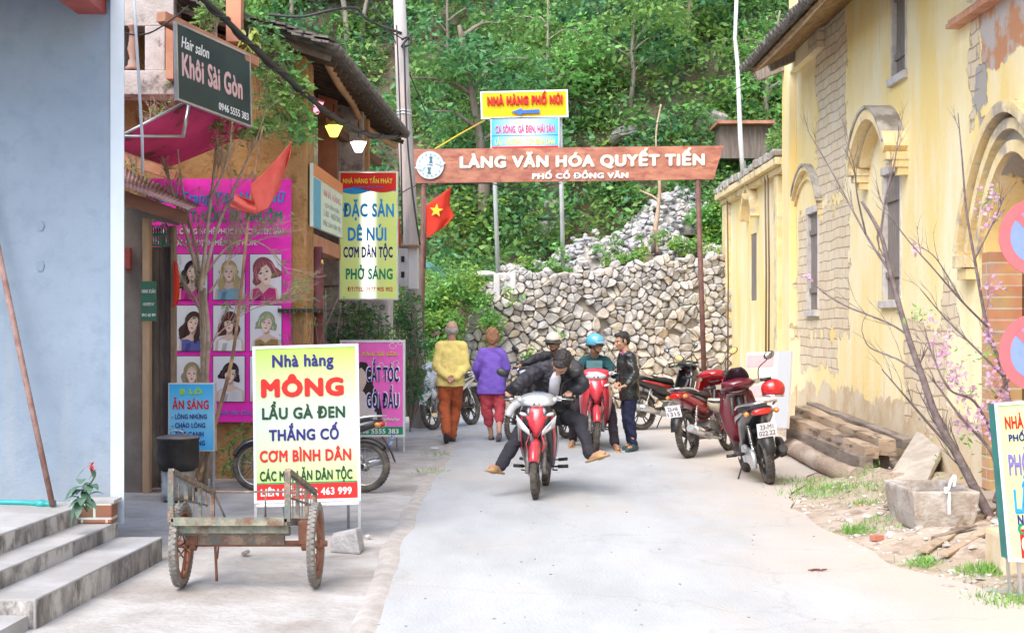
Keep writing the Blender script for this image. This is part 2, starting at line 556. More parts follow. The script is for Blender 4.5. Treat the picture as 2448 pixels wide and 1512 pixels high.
# ------------------------------------------------------------ dry stone wall
A2, B2 = V(-2.6, wall_foot(-2.6), 0), V(4.75, wall_foot(4.75), 0)
WL = (B2 - A2).length; wu = (B2 - A2).normalized(); wn2 = V(wu.y, -wu.x, 0)
region = [(1150, 692), (1200, 652), (1330, 648), (1500, 626), (1790, 598), (1900, 1010), (960, 1010), (1000, 850), (1112, 800)]
def wp(u, v, d=0.0):
    return A2 + wu * u + V(0, 0, v) - wn2 * (v * .10) + wn2 * d
def clip(poly, a, n):
    out = []
    for i in range(len(poly)):
        p, q = poly[i], poly[(i + 1) % len(poly)]
        dp = (p[0] - a[0]) * n[0] + (p[1] - a[1]) * n[1]; dq = (q[0] - a[0]) * n[0] + (q[1] - a[1]) * n[1]
        if dp <= 0: out.append(p)
        if (dp < 0 < dq) or (dq < 0 < dp):
            t = dp / (dp - dq); out.append((p[0] + (q[0] - p[0]) * t, p[1] + (q[1] - p[1]) * t))
    return out
rn = random.Random(3)
seeds = []; v = -.08
while v < 3.5:
    h = lerp(.185, .120, min(v / 2.8, 1)); u = rn.uniform(0, .2)
    while u < WL:
        
        if rn.random() > .17: seeds.append((u + rn.uniform(-.09, .09), v + rn.uniform(-.5, .5) * h))
        u += h * rn.uniform(.85, 1.6)
    v += h * .92
st = MB()
for (su, sv) in seeds:
    px, py = pix(wp(su, sv))
    if not inpoly(px, py, region): continue
    if rn.random() < .02: continue
    poly = [(su - .34, sv - .3), (su + .34, sv - .3), (su + .34, sv + .3), (su - .34, sv + .3)]
    for (qu, qv) in seeds:
        dx, dy = qu - su, qv - sv
        if (dx or dy) and abs(dx) < .65 and abs(dy) < .6:
            poly = clip(poly, (su + dx / 2, sv + dy / 2), (dx, dy))
            if len(poly) < 3: break
    if len(poly) < 3: continue
    cu_, cv_ = sum(p[0] for p in poly) / len(poly), sum(p[1] for p in poly) / len(poly)
    ring = []
    for i in range(len(poly)):
        p, q = poly[i], poly[(i + 1) % len(poly)]
        L_ = math.hypot(p[0] - q[0], p[1] - q[1])
        k = 1 if L_ < .09 else 2
        for j in range(k):
            t = (j + rn.uniform(.15, .4)) / k
            ring.append((p[0] + (q[0] - p[0]) * t, p[1] + (q[1] - p[1]) * t))
    if len(ring) < 3: continue
    dep = rn.uniform(.02, .14); tu, tv = rn.uniform(-.5, .5), rn.uniform(-.5, .5)
    def rg(f, d, jit):
        o_ = []
        for (a, b) in ring:
            a2 = cu_ + (a - cu_) * f * (1 + rn.uniform(-jit, jit)); b2 = cv_ + (b - cv_) * f * (1 + rn.uniform(-jit, jit))
            o_.append(wp(a2, b2, d + (a2 - cu_) * tu + (b2 - cv_) * tv + rn.uniform(-.012, .012)))
        return o_
    tan = max(sstep(2.0, .5, sv + rn.uniform(-.8, .8)) * sstep(.8, 3.2, su + rn.uniform(-1, 1)), .25 * rn.random())
    b_ = rn.choice([.48, .62, .75, .86, .95, 1.02, 1.12]) * rn.uniform(.93, 1.05)
    st.tint = tuple(b_ * lerp(a, c, tan) for a, c in zip((.98, .98, 1.0), (1.20, 1.0, .70)))
    if rn.random() < .12: st.tint = (b_ * .95, b_ * .78, b_ * .62)
    r0, r1, r2 = rg(.99, -.12, 0), rg(.965, dep * .75, .03), rg(.76, dep + .015, .16)
    cpt = wp(cu_, cv_, dep + rn.uniform(.0, .04))
    n_ = len(ring); vs = r0 + r1 + r2 + [cpt]
    fs = []
    for a in range(2):
        for i in range(n_):
            fs.append((a * n_ + i, a * n_ + (i + 1) % n_, (a + 1) * n_ + (i + 1) % n_, (a + 1) * n_ + i))
    for i in range(n_): fs.append((2 * n_ + i, 2 * n_ + (i + 1) % n_, 3 * n_))
    st.add(vs, fs, False)
st.tint = None
m_stone = M("limestone", (.50, .495, .49), .85, c2=(.41, .40, .39), scale=7, bump=.6, bscale=18, attr=True, c3=(.56, .52, .45), scale3=3)
m_gap = M("dark_packing", (.26, .235, .20), .95, c2=(.36, .32, .27), scale=9)
wroot = thing("stone_retaining_wall", "long dry stone retaining wall of pale grey and tan limestone across the end of the street", "wall", (1.0, 27.9, 0))
st.build("stones", m_stone, wroot)
bk = MB(); rows = []
tops = [(u, max([v_ for v_ in [k * .05 for k in range(68)] if inpoly(*pix(wp(u, v_)), region)] or [0])) for u in [i * WL / 40 for i in range(41)]]
for fz in (0, .5, 1):
    rows.append([wp(u, t * fz - .04 + (-.1 if fz == 0 else 0), -.05) for u, t in tops])
bk.sheet(rows, thick=.35)
bk.build("packing", m_gap, wroot)

# loose rubble heaps on the terrace
def heap(name, label, c, rx, ry, h, n, s0, seed, grey=1.0):
    rn = random.Random(seed); mb = MB()
    for i in range(n):
        a = rn.uniform(0, 2 * PI); q = math.sqrt(rn.random())
        x, y = q * math.cos(a), q * math.sin(a)
        z = (1 - q) ** .8 * h * rn.uniform(.75, 1.05) + rn.uniform(-.05, .05)
        t = rn.uniform(.65, 1.1) * grey
        rock(mb, (c[0] + x * rx, c[1] + y * ry, c[2] + z), s0 * rn.uniform(.6, 1.35), rn.random(), (t * .95, t * .98, t * 1.05))
    core = mb
    core.tint = (.5, .5, .5)
    core.lathe([(.85, -.15), (.75, 0.0), (.42, h * .4), (.08, h * .8)], (0, 0, 0), n=10)
    k = len(mb.v) - 40
    for i in range(k, len(mb.v)):
        x, y, z = mb.v[i]; mb.v[i] = (c[0] + x * rx, c[1] + y * ry, c[2] + z)
    o = mb.build(name, m_stone)
    return tag(o, label, "rubble", kind="stuff")
c1 = P(1412, 645, 29.4); heap("rubble_heap", "pointed heap of loose grey stones on top of the retaining wall", c1, 1.0, .5, .85, 280, .1, 1)
c1 = P(1545, 612, 30.4); heap("rubble_heap", "long bank of loose grey stones climbing towards the highest heap", c1, 1.2, .6, .85, 330, .1, 2, .95)
c1 = P(1622, 548, 32.2); heap("rubble_heap", "highest heap of dark grey rubble behind the tree stump", c1, 1.2, .6, 1.0, 330, .1, 3, .8)
c1 = P(1690, 612, 29.6); heap("rubble_heap", "low spread of pale stones along the wall top at its right end", c1, .8, .3, .22, 110, .09, 4, 1.1)
c1 = P(1270, 652, 29.0); heap("rubble_heap", "low spread of stones beside the white concrete footing", c1, .7, .35, .22, 100, .09, 5, 1.05)

# ------------------------------------------------------------ vegetation
def M_leaf(name, c, tr=.3):
    return M(name, c, .5, attr=True, trans=tr, spec=.3)
LEAF = M_leaf("broad_leaves", (.165, .305, .11), .38)
GREENS = np.array([(.75, 1.0, 1.1), (1.0, 1.05, .8), (.55, .85, 1.15), (1.35, 1.2, .65), (.7, .8, .8), (1.1, 1.35, 1.0), (1.5, 1.35, 1.1)])
def clump_points(c, r, n, rng, droop=.3):
    d = rng.normal(size=(n, 3)); d /= np.linalg.norm(d, axis=1)[:, None]
    q = rng.uniform(.45, 1.0, n) ** .6
    p = d * q[:, None] * np.array([r, r, r * .7])
    p[:, 2] += -droop * (p[:, 0] ** 2 + p[:, 1] ** 2) / max(r, .1)
    return p + np.array(c)
def crown_clumps(centers, radii, per, rng, cols):
    P_, C_ = [], []
    for c, r in zip(centers, radii):
        n = int(per * r * r)
        P_.append(clump_points(c, r, n, rng)); k = cols[rng.integers(len(cols))]
        C_.append(np.tile(k, (n, 1)))
    return np.concatenate(P_), np.concatenate(C_)
rng = np.random.default_rng(5)
cs, rs_ = [], []
hole = [(1290, 455), (1335, 560), (1500, 330), (1360, 470), (1620, 250), (1700, 330), (1000, 470), (1240, 500), (1450, 520), (1640, 180), (1380, 220), (1180, 300), (1020, 420), (1700, 470)]
for i in range(3300):
    X = rng.uniform(-15, 15); Y = rng.uniform(30.8, 46)
    if X < -2 and rng.random() < .35: continue
    z = hz(X, Y); px, py = pix((X, Y, z + .3))
    if 1300 < px < 1760 and py > 470 and Y < 31.9: continue
    if any((px - a) ** 2 + ((py - b) * 1.1) ** 2 < 34 ** 2 for a, b in hole): continue
    r = rng.uniform(.3, .8)
    cs.append((X, Y - .2, z + r * .4)); rs_.append(r)
pts, cols = crown_clumps(cs, rs_, 400, rng, GREENS)
tag(leaves("hillside_undergrowth", LEAF, pts, .135, cols=cols, aspect=.55), "dense green undergrowth covering the steep hillside", "vegetation", kind="stuff")
# bank to the left of the stone wall
cs, rs_ = [], []
for i in range(1500):
    X = rng.uniform(-7, -.35); Y = rng.uniform(25.4, 31.5)
    z = hz(X, Y); px, py = pix((X, Y, z))
    if (X > -1.1 and Y > 27.0 and py > 700) or (px > 1108 and py > 690) or (px > 1015 and py > 835): continue
    r = rng.uniform(.12, .34); cs.append((X, Y, z + r * .3)); rs_.append(r)
pts, cols = crown_clumps(cs, rs_, 1500, rng, GREENS * 1.15)
tag(leaves("bank_weeds", LEAF, pts, .07, cols=cols, aspect=.35), "low weeds and grass on the bank left of the stone wall", "vegetation", kind="stuff")
# weeds along the wall top, in its face and on the right of the terrace
cs, rs_ = [], []
for (x, y, Y, n, sp, r0) in [(1085, 770, 26.9, 8, 18, .2), (1035, 720, 27.0, 16, 30, .24), (1060, 790, 26.8, 16, 26, .22), (1020, 800, 26.7, 14, 26, .24), (1075, 690, 27.1, 10, 25, .2), (1030, 870, 26.4, 6, 16, .16), (1290, 632, 28.6, 7, 45, .18), (1490, 612, 28.6, 8, 44, .16), (1560, 600, 28.7, 6, 36, .15), (1345, 628, 28.6, 5, 30, .14), (1440, 600, 28.9, 5, 36, .15), (1705, 520, 31.5, 22, 36, .3), (1660, 590, 29.2, 7, 45, .2), (1185, 850, 27.05, 6, 12, .16),
                              (1270, 860, 27.3, 5, 16, .10), (1230, 700, 27.35, 4, 20, .11), (1150, 735, 27.1, 5, 25, .2), (1190, 780, 27.2, 5, 18, .14), (1330, 790, 27.55, 2, 14, .08), (1120, 700, 27.3, 8, 35, .22), (1250, 930, 27.35, 3, 12, .1)]:
    for i in range(n):
        q = P(x + rng.uniform(-sp, sp), y + rng.uniform(-sp, sp) * (.35 if sp > 40 else 1.6), Y)
        cs.append(tuple(q)); rs_.append(r0 * rng.uniform(.6, 1.2))
pts, cols = crown_clumps(cs, rs_, 2300, rng, GREENS[[1, 3, 5]] * 1.2)
tag(leaves("wall_weeds", LEAF, pts, .08, cols=cols, aspect=.6), "bright green weeds growing on and above the stone wall", "vegetation", kind="stuff")

m_bark = M("bark", (.26, .22, .18), .9, c2=(.36, .33, .29), scale=8, bump=.6, stretch=(1, 1, .25), c3=(.15, .12, .09), scale3=3)
m_bark2 = M("dark_bark", (.16, .125, .095), .9, c2=(.24, .2, .16), scale=8, bump=.6, stretch=(1, 1, .25))
def tree(base, h, crown_r, lean, seed, label, per=330, trunk_r=.11, group="trees on the hillside", size=.15, cols=GREENS, bark=None, crown_at=.55, name="hillside_tree"):
    rn = random.Random(seed); rg_ = np.random.default_rng(seed)
    t = thing(name, label, "tree", base, group=group)
    top = Vector(base) + V(lean[0], lean[1], h)
    mid = Vector(base).lerp(top, .5) + V(rn.uniform(-.2, .2), 0, 0)
    mb = MB(); pth = curve([V(*base) - V(0, 0, .4), Vector(base).lerp(mid, .5) + V(rn.uniform(-.1, .1), 0, 0), mid, top], 6)
    mb.tube(pth, [lerp(trunk_r, trunk_r * .3, i / (len(pth) - 1)) for i in range(len(pth))], 9)
    cen, rad = [], []
    for i in range(9):
        f = rn.uniform(crown_at, 1.0); b = pth[min(int(f * (len(pth) - 1)), len(pth) - 1)]
        a = rn.uniform(0, 2 * PI); e = b + V(math.cos(a), math.sin(a), rn.uniform(.1, .6)) * crown_r * rn.uniform(.5, .95)
        mb.tube(curve([b, b.lerp(e, .5) + V(0, 0, .15), e], 4), [trunk_r * .35 * (1 - .7 * k / 8) for k in range(9)], 6)
        for k in range(4):
            cen.append(tuple(e + V(rn.gauss(0, 1), rn.gauss(0, 1), rn.gauss(0, .7)) * crown_r * .3)); rad.append(crown_r * rn.uniform(.22, .42))
    mb.build("trunk", bark or m_bark, t)
    p_, c_ = crown_clumps(cen, rad, per, rg_, cols)
    leaves("crown", LEAF, p_, size, t, cols=c_, aspect=.5)
    return t
def on_hill(x, y0):
    """point of the hillside seen at photo pixel (x, y0)"""
    Y = 30.0
    while Y < 60:
        p = P(x, y0, Y)
        if p.z <= hz(p.x, Y): return (p.x, Y, hz(p.x, Y))
        Y += .05
    return (P(x, y0, 40).x, 40, 12)
for (x, y, h, cr, lx, sd_, lb, tr, cc) in [
    (835, 125, 4.2, 1.5, -.3, 21, "pale trunked tree on the hillside above the tiled roof, left one of a close pair", .10, 6),
    (862, 120, 4.0, 1.3, .4, 22, "pale trunked tree on the hillside above the tiled roof, right one of a close pair", .08, 1),
    (1152, 560, 4.6, 1.5, -.5, 23, "thick brown trunked tree rising behind the arch beside the red flag", .17, 0),
    (1290, 300, 3.0, 1.2, .2, 24, "small bushy tree on the hillside just above the yellow restaurant sign", .07, 5),
    (1500, 260, 3.0, 1.4, .3, 25, "pale leaved tree right of the yellow sign above the lettered arch", .07, 6),
    (1650, 130, 3.2, 1.4, -.2, 26, "dark green tree high on the hillside left of the white pipe", .08, 2),
    (1060, 250, 3.0, 1.3, .1, 27, "creeper covered tree just right of the utility pole", .08, 1),
    (1840, 330, 3.0, 1.1, .2, 28, "bushy tree behind the low yellow building beside the white pipe", .08, 5),
    (700, 60, 3.2, 1.5, 0, 29, "light green tree on the hillside behind the orange column", .08, 3)]:
    b = on_hill(x, y)
    pal = np.stack([GREENS[cc], GREENS[(cc + 1) % 7] * .9, GREENS[cc] * 1.15])
    tree(b, h, cr, (lx, -.3), sd_, lb, trunk_r=tr, cols=pal, bark=m_bark2 if sd_ in (23, 26) else m_bark, crown_at=.6 if sd_ < 24 else .35)
# thin bare stump with two posts near the highest heap
sb = P(1572, 592, 29.7)
t = thing("pollarded_tree", "slender reddish pollarded tree rising beside two short stumps behind the arch", "tree", tuple(sb))
mb = MB(); mb.tube(curve([P(1570, 605, 29.7), P(1566, 560, 29.7), P(1573, 500, 29.7), P(1577, 440, 29.7), P(1568, 330, 29.7), P(1580, 250, 29.7)], 5), [.05] * 10 + [.035] * 8 + [.018] * 8, 8)
mb.tube([P(1575, 480, 29.7), P(1560, 468, 29.8), P(1530, 455, 29.9)], [.03, .02, .012], 6)
mb.build("trunk", M("reddish_bark", (.40, .27, .18), .85, c2=(.5, .38, .28), scale=6), t)
mb = MB(); mb.tube([P(1562, 605, 29.6), P(1560, 548, 29.6)], .05, 8); mb.build("stump", m_bark, t)
# boulders showing through the undergrowth
for i, (x, y, s, lb) in enumerate([(1300, 505, .42, "grey boulder among the weeds below the arch, nearest the left sign post"), (1345, 545, .3, "small brown boulder low on the hillside left of the right sign post"), (1295, 560, .3, "grey boulder just under the lettered arch board"),
                                   (1490, 335, .4, "brown rock face showing through leaves right of the yellow sign"), (1700, 300, .5, "large dark rock on the slope near the white pipe")]):
    b = on_hill(x, y); mb = MB(); rock(mb, (b[0], b[1] - .1, b[2] + .05), s, i + 50, (.42, .37, .32), sub=2)
    tag(mb.build("boulder", m_stone), lb, "boulder", "boulders on the hillside")
# white concrete footing block and blue plastic by the wall top
mb = MB(); q = P(1212, 672, 27.9); mb.box(q, (.34, .3, .32)); mb.box(q + V(-.2, -.12, -.1), (.12, .2, .5))
tag(mb.build("footing_block", M("white_concrete", (.55, .55, .57), .8, c2=(.6, .6, .6), scale=5, bump=.2), bevel=.015), "white concrete footing block at the left end of the wall top", "concrete block")
mb = MB(); q = P(1160, 655, 28.2); mb.ell(q, (.22, .15, .07)); tag(mb.build("white_sack", M("white_sack", (.75, .74, .7), .8, bump=.3)), "flat white sack lying left of the concrete footing block", "sack")
# ============================================================ YELLOW BUILDINGS ON THE RIGHT
def plaster_wall_material():
    m = bpy.data.materials.new("yellow_plaster"); m.use_nodes = True
    nt = m.node_tree; N, L = nt.nodes, nt.links; b = N["Principled BSDF"]; b.inputs["Roughness"].default_value = .9
    geo = N.new("ShaderNodeNewGeometry"); sp = N.new("ShaderNodeSeparateXYZ"); L.new(geo.outputs["Position"], sp.inputs[0])
    cb = N.new("ShaderNodeCombineXYZ"); L.new(sp.outputs[1], cb.inputs[0]); L.new(sp.outputs[2], cb.inputs[1])
    def nz(scale, det=6, vec=None, st=None):
        n = N.new("ShaderNodeTexNoise"); n.inputs["Scale"].default_value = scale; n.inputs["Detail"].default_value = det
        n.inputs["Roughness"].default_value = .62
        src = vec or geo.outputs["Position"]
        if st:
            mp = N.new("ShaderNodeMapping"); mp.inputs["Scale"].default_value = st; L.new(src, mp.inputs[0]); src = mp.outputs[0]
        L.new(src, n.inputs["Vector"]); return n.outputs["Fac"]
    def mr(src, a, c, lo=0, hi=1):
        n = N.new("ShaderNodeMapRange"); n.inputs[1].default_value = a; n.inputs[2].default_value = c; n.inputs[3].default_value = lo; n.inputs[4].default_value = hi
        L.new(src, n.inputs[0]); return n.outputs[0]
    def mth(op, a, b_=None, c_=None):
        n = N.new("ShaderNodeMath"); n.operation = op
        for i, s in enumerate((a, b_, c_)):
            if s is None: continue
            if isinstance(s, (int, float)): n.inputs[i].default_value = s
            else: L.new(s, n.inputs[i])
        return n.outputs[0]
    def mix(f, a, c):
        n = N.new("ShaderNodeMix"); n.data_type = 'RGBA'
        L.new(f, n.inputs[0])
        for i, s in ((6, a), (7, c)):
            if isinstance(s, tuple): n.inputs[i].default_value = (*s, 1)
            else: L.new(s, n.inputs[i])
        return n.outputs[2]
    # limewash, faded in tall streaks
    col = mix(mr(nz(1.1, 7, st=(1, 1, .35)), .38, .62), (.88, .67, .26), (.90, .80, .53))
    col = mix(mr(nz(2.3, 8, st=(1, 1, .18)), .56, .72, 0, .6), col, (.88, .84, .70))
    col = mix(mr(nz(5, 8, st=(1, 1.6, .10)), .63, .75, 0, .55), col, (.40, .30, .19))
    def boxes(bl, amp, ns):
        best = None
        nn = nz(ns, 8)
        for (y0, y1, z0, z1) in bl:
            a = mth('SUBTRACT', (y1 - y0) / 2, mth('ABSOLUTE', mth('SUBTRACT', sp.outputs[1], (y0 + y1) / 2)))
            c = mth('SUBTRACT', (z1 - z0) / 2, mth('ABSOLUTE', mth('SUBTRACT', sp.outputs[2], (z0 + z1) / 2)))
            k = mth('MINIMUM', a, c); best = k if best is None else mth('MAXIMUM', best, k)
        s = mth('MULTIPLY_ADD', mth('SUBTRACT', nn, .5), amp, best)
        return mr(s, -.012, .012)
    def bx(x0, y0, x1, y1):
        a, c = W(x0, y0, XW), W(x1, y1, XW); zc = W((x0 + x1) / 2, y0, XW).z; zd = W((x0 + x1) / 2, y1, XW).z
        return (min(a.y, c.y), max(a.y, c.y), min(zc, zd), max(zc, zd))
    brick_boxes = [bx(1952, -40, 2022, 470), bx(1908, 500, 2030, 800), bx(1912, 800, 2000, 880), bx(2165, 770, 2262, 1010), bx(2315, -60, 2342, 300), bx(2255, 640, 2290, 760)]
    mask = boxes(brick_boxes, 1.0, 2.6)
    # plinth, rough and bare
    pl = mr(mth('MULTIPLY_ADD', mth('SUBTRACT', nz(1.3, 7), .5), 1.1, sp.outputs[2]), .72, .76, 1, 0)
    orange = boxes([bx(2345, -80, 2460, 150)], .6, 2.2)
    grey = boxes([bx(2345, 255, 2470, 420), bx(2330, 150, 2360, 250)], .6, 2.0)
    br = N.new("ShaderNodeTexBrick"); L.new(cb.outputs[0], br.inputs["Vector"])
    br.inputs["Scale"].default_value = 1.0; br.inputs["Brick Width"].default_value = .33; br.inputs["Row Height"].default_value = .135
    br.inputs["Mortar Size"].default_value = .010; br.inputs["Mortar Smooth"].default_value = .5
    br.inputs["Color1"].default_value = (.76, .64, .46, 1); br.inputs["Color2"].default_value = (.69, .56, .38, 1); br.inputs["Mortar"].default_value = (.47, .37, .25, 1)
    # wobble the courses
    wob = N.new("ShaderNodeVectorMath"); wob.operation = 'MULTIPLY_ADD'; wob.inputs[1].default_value = (.10, .10, 0)
    n3 = N.new("ShaderNodeTexNoise"); n3.inputs["Scale"].default_value = 1.7; n3.inputs["Detail"].default_value = 4; L.new(geo.outputs["Position"], n3.inputs["Vector"])
    L.new(n3.outputs["Color"], wob.inputs[0]); L.new(cb.outputs[0], wob.inputs[2]); L.new(wob.outputs[0], br.inputs["Vector"])
    bcol = mix(mr(nz(3, 8), .5, .68, 0, .7), br.outputs["Color"], (.74, .66, .52))
    col = mix(pl, col, mix(mr(nz(2.2, 8), .42, .6), (.58, .44, .27), (.68, .58, .42)))
    col = mix(mask, col, bcol)
    col = mix(orange, col, mix(mr(nz(3, 6), .45, .55), (.55, .26, .13), (.50, .45, .40)))
    col = mix(grey, col, (.40, .37, .33))
    L.new(col, b.inputs["Base Color"])
    hgt = mth('MULTIPLY_ADD', mth('MAXIMUM', mask, grey), -.9, mth('MULTIPLY', nz(14, 6), .35))
    hgt = mth('MULTIPLY_ADD', mth('MULTIPLY', br.outputs["Fac"], mask), -.9, hgt)
    bp = N.new("ShaderNodeBump"); bp.inputs["Strength"].default_value = .8; bp.inputs["Distance"].default_value = .03
    L.new(hgt, bp.inputs["Height"]); L.new(bp.outputs[0], b.inputs["Normal"])
    return m
m_yel = plaster_wall_material()
m_trim = M("ochre_moulding", (.72, .55, .27), .9, c2=(.80, .68, .42), scale=4, bump=.4, c3=(.40, .34, .27), scale3=2.5, lo3=.52, hi3=.64)
m_greycap = M("weathered_cement", (.38, .35, .31), .92, c2=(.50, .47, .42), scale=5, bump=.5, c3=(.22, .2, .17), scale3=3)
m_wood = M("grey_old_wood", (.20, .165, .14), .85, c2=(.30, .26, .23), scale=6, bump=.5, stretch=(6, 6, .5))
m_whitepl = M("white_lintel", (.62, .59, .56), .85, c2=(.48, .44, .40), scale=6, bump=.3)
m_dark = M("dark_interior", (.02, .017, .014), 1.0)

def wall_x(mb, X, y0, y1, z0, z1, ops, dep):
    """wall facing -X with rectangular openings (ya, yb, za, zb) and their reveals"""
    ys = sorted({y0, y1, *[o[0] for o in ops], *[o[1] for o in ops]}); zs = sorted({z0, z1, *[o[2] for o in ops], *[o[3] for o in ops]})
    for i in range(len(ys) - 1):
        for j in range(len(zs) - 1):
            cy, cz = (ys[i] + ys[i + 1]) / 2, (zs[j] + zs[j + 1]) / 2
            if any(o[0] < cy < o[1] and o[2] < cz < o[3] for o in ops): continue
            mb.add([(X, ys[i], zs[j]), (X, ys[i], zs[j + 1]), (X, ys[i + 1], zs[j + 1]), (X, ys[i + 1], zs[j])], [(0, 1, 2, 3)], False)
    for (a, b, c, d) in ops:
        X2 = X + dep
        mb.add([(X, a, c), (X2, a, c), (X2, b, c), (X, b, c), (X, a, d), (X2, a, d), (X2, b, d), (X, b, d)],
               [(0, 3, 2, 1), (4, 5, 6, 7), (0, 1, 5, 4), (3, 7, 6, 2)], False)
def wrect(x0, x1, y0, y1):
    """opening on the wall plane seen between photo pixels"""
    ya, yb = W(x1, 0, XW).y, W(x0, 0, XW).y
    ym = (ya + yb) / 2
    return (ya, yb, EYE - (y1 - HY) * ym / FPX, EYE - (y0 - HY) * ym / FPX)
def band(mb, path, w, p0, p1, nrm_c):
    """moulding of radial width w standing from p0 to p1 proud of the wall, along (y, z) path"""
    rings = []
    for i, (y, z) in enumerate(path):
        a = path[max(i - 1, 0)]; b = path[min(i + 1, len(path) - 1)]
        t = Vector((b[0] - a[0], b[1] - a[1])).normalized(); n = Vector((-t.y, t.x))
        if n.dot(Vector((y - nrm_c[0], z - nrm_c[1]))) < 0: n = -n
        rings.append([V(XW - p0, y, z), V(XW - p1, y, z), V(XW - p1, y + n.x * w, z + n.y * w), V(XW - p0, y + n.x * w, z + n.y * w)])
    mb.rings(rings, True, False)
def ogee(cy, zs, hw, rise, n=18, pw=2.0):
    return [(cy - hw + 2 * hw * i / n, zs + rise * (1 - abs(2 * i / n - 1) ** pw) ** .85) for i in range(n + 1)]

tall = thing("tall_yellow_building", "tall faded yellow building with arched hood moulds and bare brick patches along the right side", "building", (XW, 14, 0))
YC = W(1886, 0, XW).y; ZT = 6.02
wa = wrect(1932, 1956, 508, 740); wb = wrect(2113, 2153, 412, 716); wc = wrect(2134, 2166, -60, 178)
ra = wrect(2352, 2520, 368, 1110); ra = (ra[0], ra[1], 0.12, ra[3])
mb = MB(); wall_x(mb, XW, 2.0, YC, -.1, ZT + 1.4, [wa, wb, wc, ra], .28)
mb.add([(XW, YC, -.1), (XW, YC, ZT + 1.4), (XW + 6, YC, ZT + 4), (XW + 6, YC, -.1)], [(0, 1, 2, 3)], False)
mb.add([(XW, 2, -.1), (XW + 6, 2, -.1), (XW + 6, 2, ZT + 4), (XW, 2, ZT + 1.4)], [(0, 1, 2, 3)], False)
mb.build("wall", m_yel, tall)
# corner pilaster
mb = MB(); mb.box((XW - .055, YC - .30, ZT / 2), (.11, .60, ZT)); mb.box((XW - .055, YC - 1.6, ZT - .25), (.11, 2.0, .5))
mb.build("pilaster", m_yel, tall, bevel=.01)
for nm, (a, b, c, d), lab in (("window", wa, None), ("window", wb, None), ("window", wc, None)):
    f = MB(); fw = .07
    f.box((XW + .02, (a + b) / 2, d + .045), (.09, b - a + .14, .10)); f.box((XW, (a + b) / 2, c - .05), (.11, b - a + .16, .09))
    f.box((XW + .02, a - .02, (c + d) / 2), (.07, .05, d - c - .012)); f.box((XW + .02, b + .02, (c + d) / 2), (.07, .05, d - c - .012))
    fo = f.build("window", m_whitepl, tall, bevel=.008)
    s = MB(); n = 3
    for k in range(n):
        w_ = (b - a - .03) / n
        s.box((XW + .045 + .006 * k, a + .015 + w_ * (k + .5), (c + d) / 2), (.03, w_ - .012, d - c - .01))
    s.box((XW + .025, (a + b) / 2, c + (d - c) * .2), (.025, b - a - .05, .07)); s.box((XW + .025, (a + b) / 2, c + (d - c) * .8), (.025, b - a - .05, .07))
    s.build("shutter", m_wood, fo)
    k = MB(); k.box((XW + .30, (a + b) / 2, (c + d) / 2), (.02, b - a + .1, d - c + .1)); k.build("backing", m_dark, fo)
# hood moulds over the two lower windows
for (x0, x1, ys_, yt, w_, pr) in ((1898, 1966, 498, 398, .06, .08), (2070, 2172, 385, 262, .12, .26)):
    ya, yb = W(x1, 0, XW).y, W(x0, 0, XW).y; cy = (ya + yb) / 2
    zs = EYE - (ys_ - HY) * cy / FPX; zt = EYE - (yt - HY) * cy / FPX
    h = MB(); hw = (yb - ya) / 2 - w_
    band(h, ogee(cy, zs, hw, zt - zs - w_), w_, -.02, pr, (cy, zs))
    band(h, ogee(cy, zs, hw - w_ * .9, (zt - zs) * .68), w_ * .5, -.02, pr * .5, (cy, zs))
    for sg in (-1, 1):
        for k in range(3):
            h.box((XW - pr * .5 * (.95 - .25 * k), cy + sg * (hw + w_ * .4), zs - .045 - .085 * k), (pr * (.95 - .25 * k), w_ * (1.5 - .3 * k), .083))
    ho = h.build("hood_mould", m_trim, tall)
    c = MB(); band(c, ogee(cy, zs + w_, hw + .005, zt - zs - w_ + .005), .035, -.01, pr + .02, (cy, zs))
    c.build("weathered_cap", m_greycap, ho)
# blind tympanum under window hood, whitewashed
mb = MB(); a, b, c, d = wb; cy = (a + b) / 2
mb.prism([(-.26, 0), (.26, 0), (.22, .30), (0, .52), (-.22, .30)], (XW - .012, cy, d + .12), (0, 1, 0), (0, 0, 1), .02)
mb.build("whitewashed_panel", m_whitepl, tall)
# great arch
a, b, c, d = ra; cy, hw = (a + b) / 2, (b - a) / 2; zs = d - hw * .95
op = ogee(cy, zs, hw, d - zs, 20)
mb = MB()
for i in range(20):
    (y0, z0), (y1, z1) = op[i], op[i + 1]
    mb.add([(XW, y0, z0), (XW, y0, d), (XW, y1, d), (XW, y1, z1)], [(0, 1, 2, 3)], False)
    mb.add([(XW, y0, z0), (XW, y1, z1), (XW + .3, y1, z1), (XW + .3, y0, z0)], [(0, 1, 2, 3)], False)
mb.build("arch_spandrel", m_yel, tall)
h = MB()
band(h, ogee(cy, zs, hw + .38, d - zs + .36, 24), .10, -.02, .15, (cy, zs))
band(h, ogee(cy, zs, hw + .22, d - zs + .22, 24), .09, -.02, .09, (cy, zs))
band(h, ogee(cy, zs, hw + .02, d - zs + .02, 24), .10, -.02, .06, (cy, zs))
for sg in (-1, 1):
    h.box((XW - .06, cy + sg * (hw + .36), zs - .07), (.14, .34, .12)); h.box((XW - .045, cy + sg * (hw + .34), zs - .19), (.11, .26, .10))
h.build("arch_moulding", m_trim, tall)
m_brick = bpy.data.materials.new("orange_brick"); m_brick.use_nodes = True
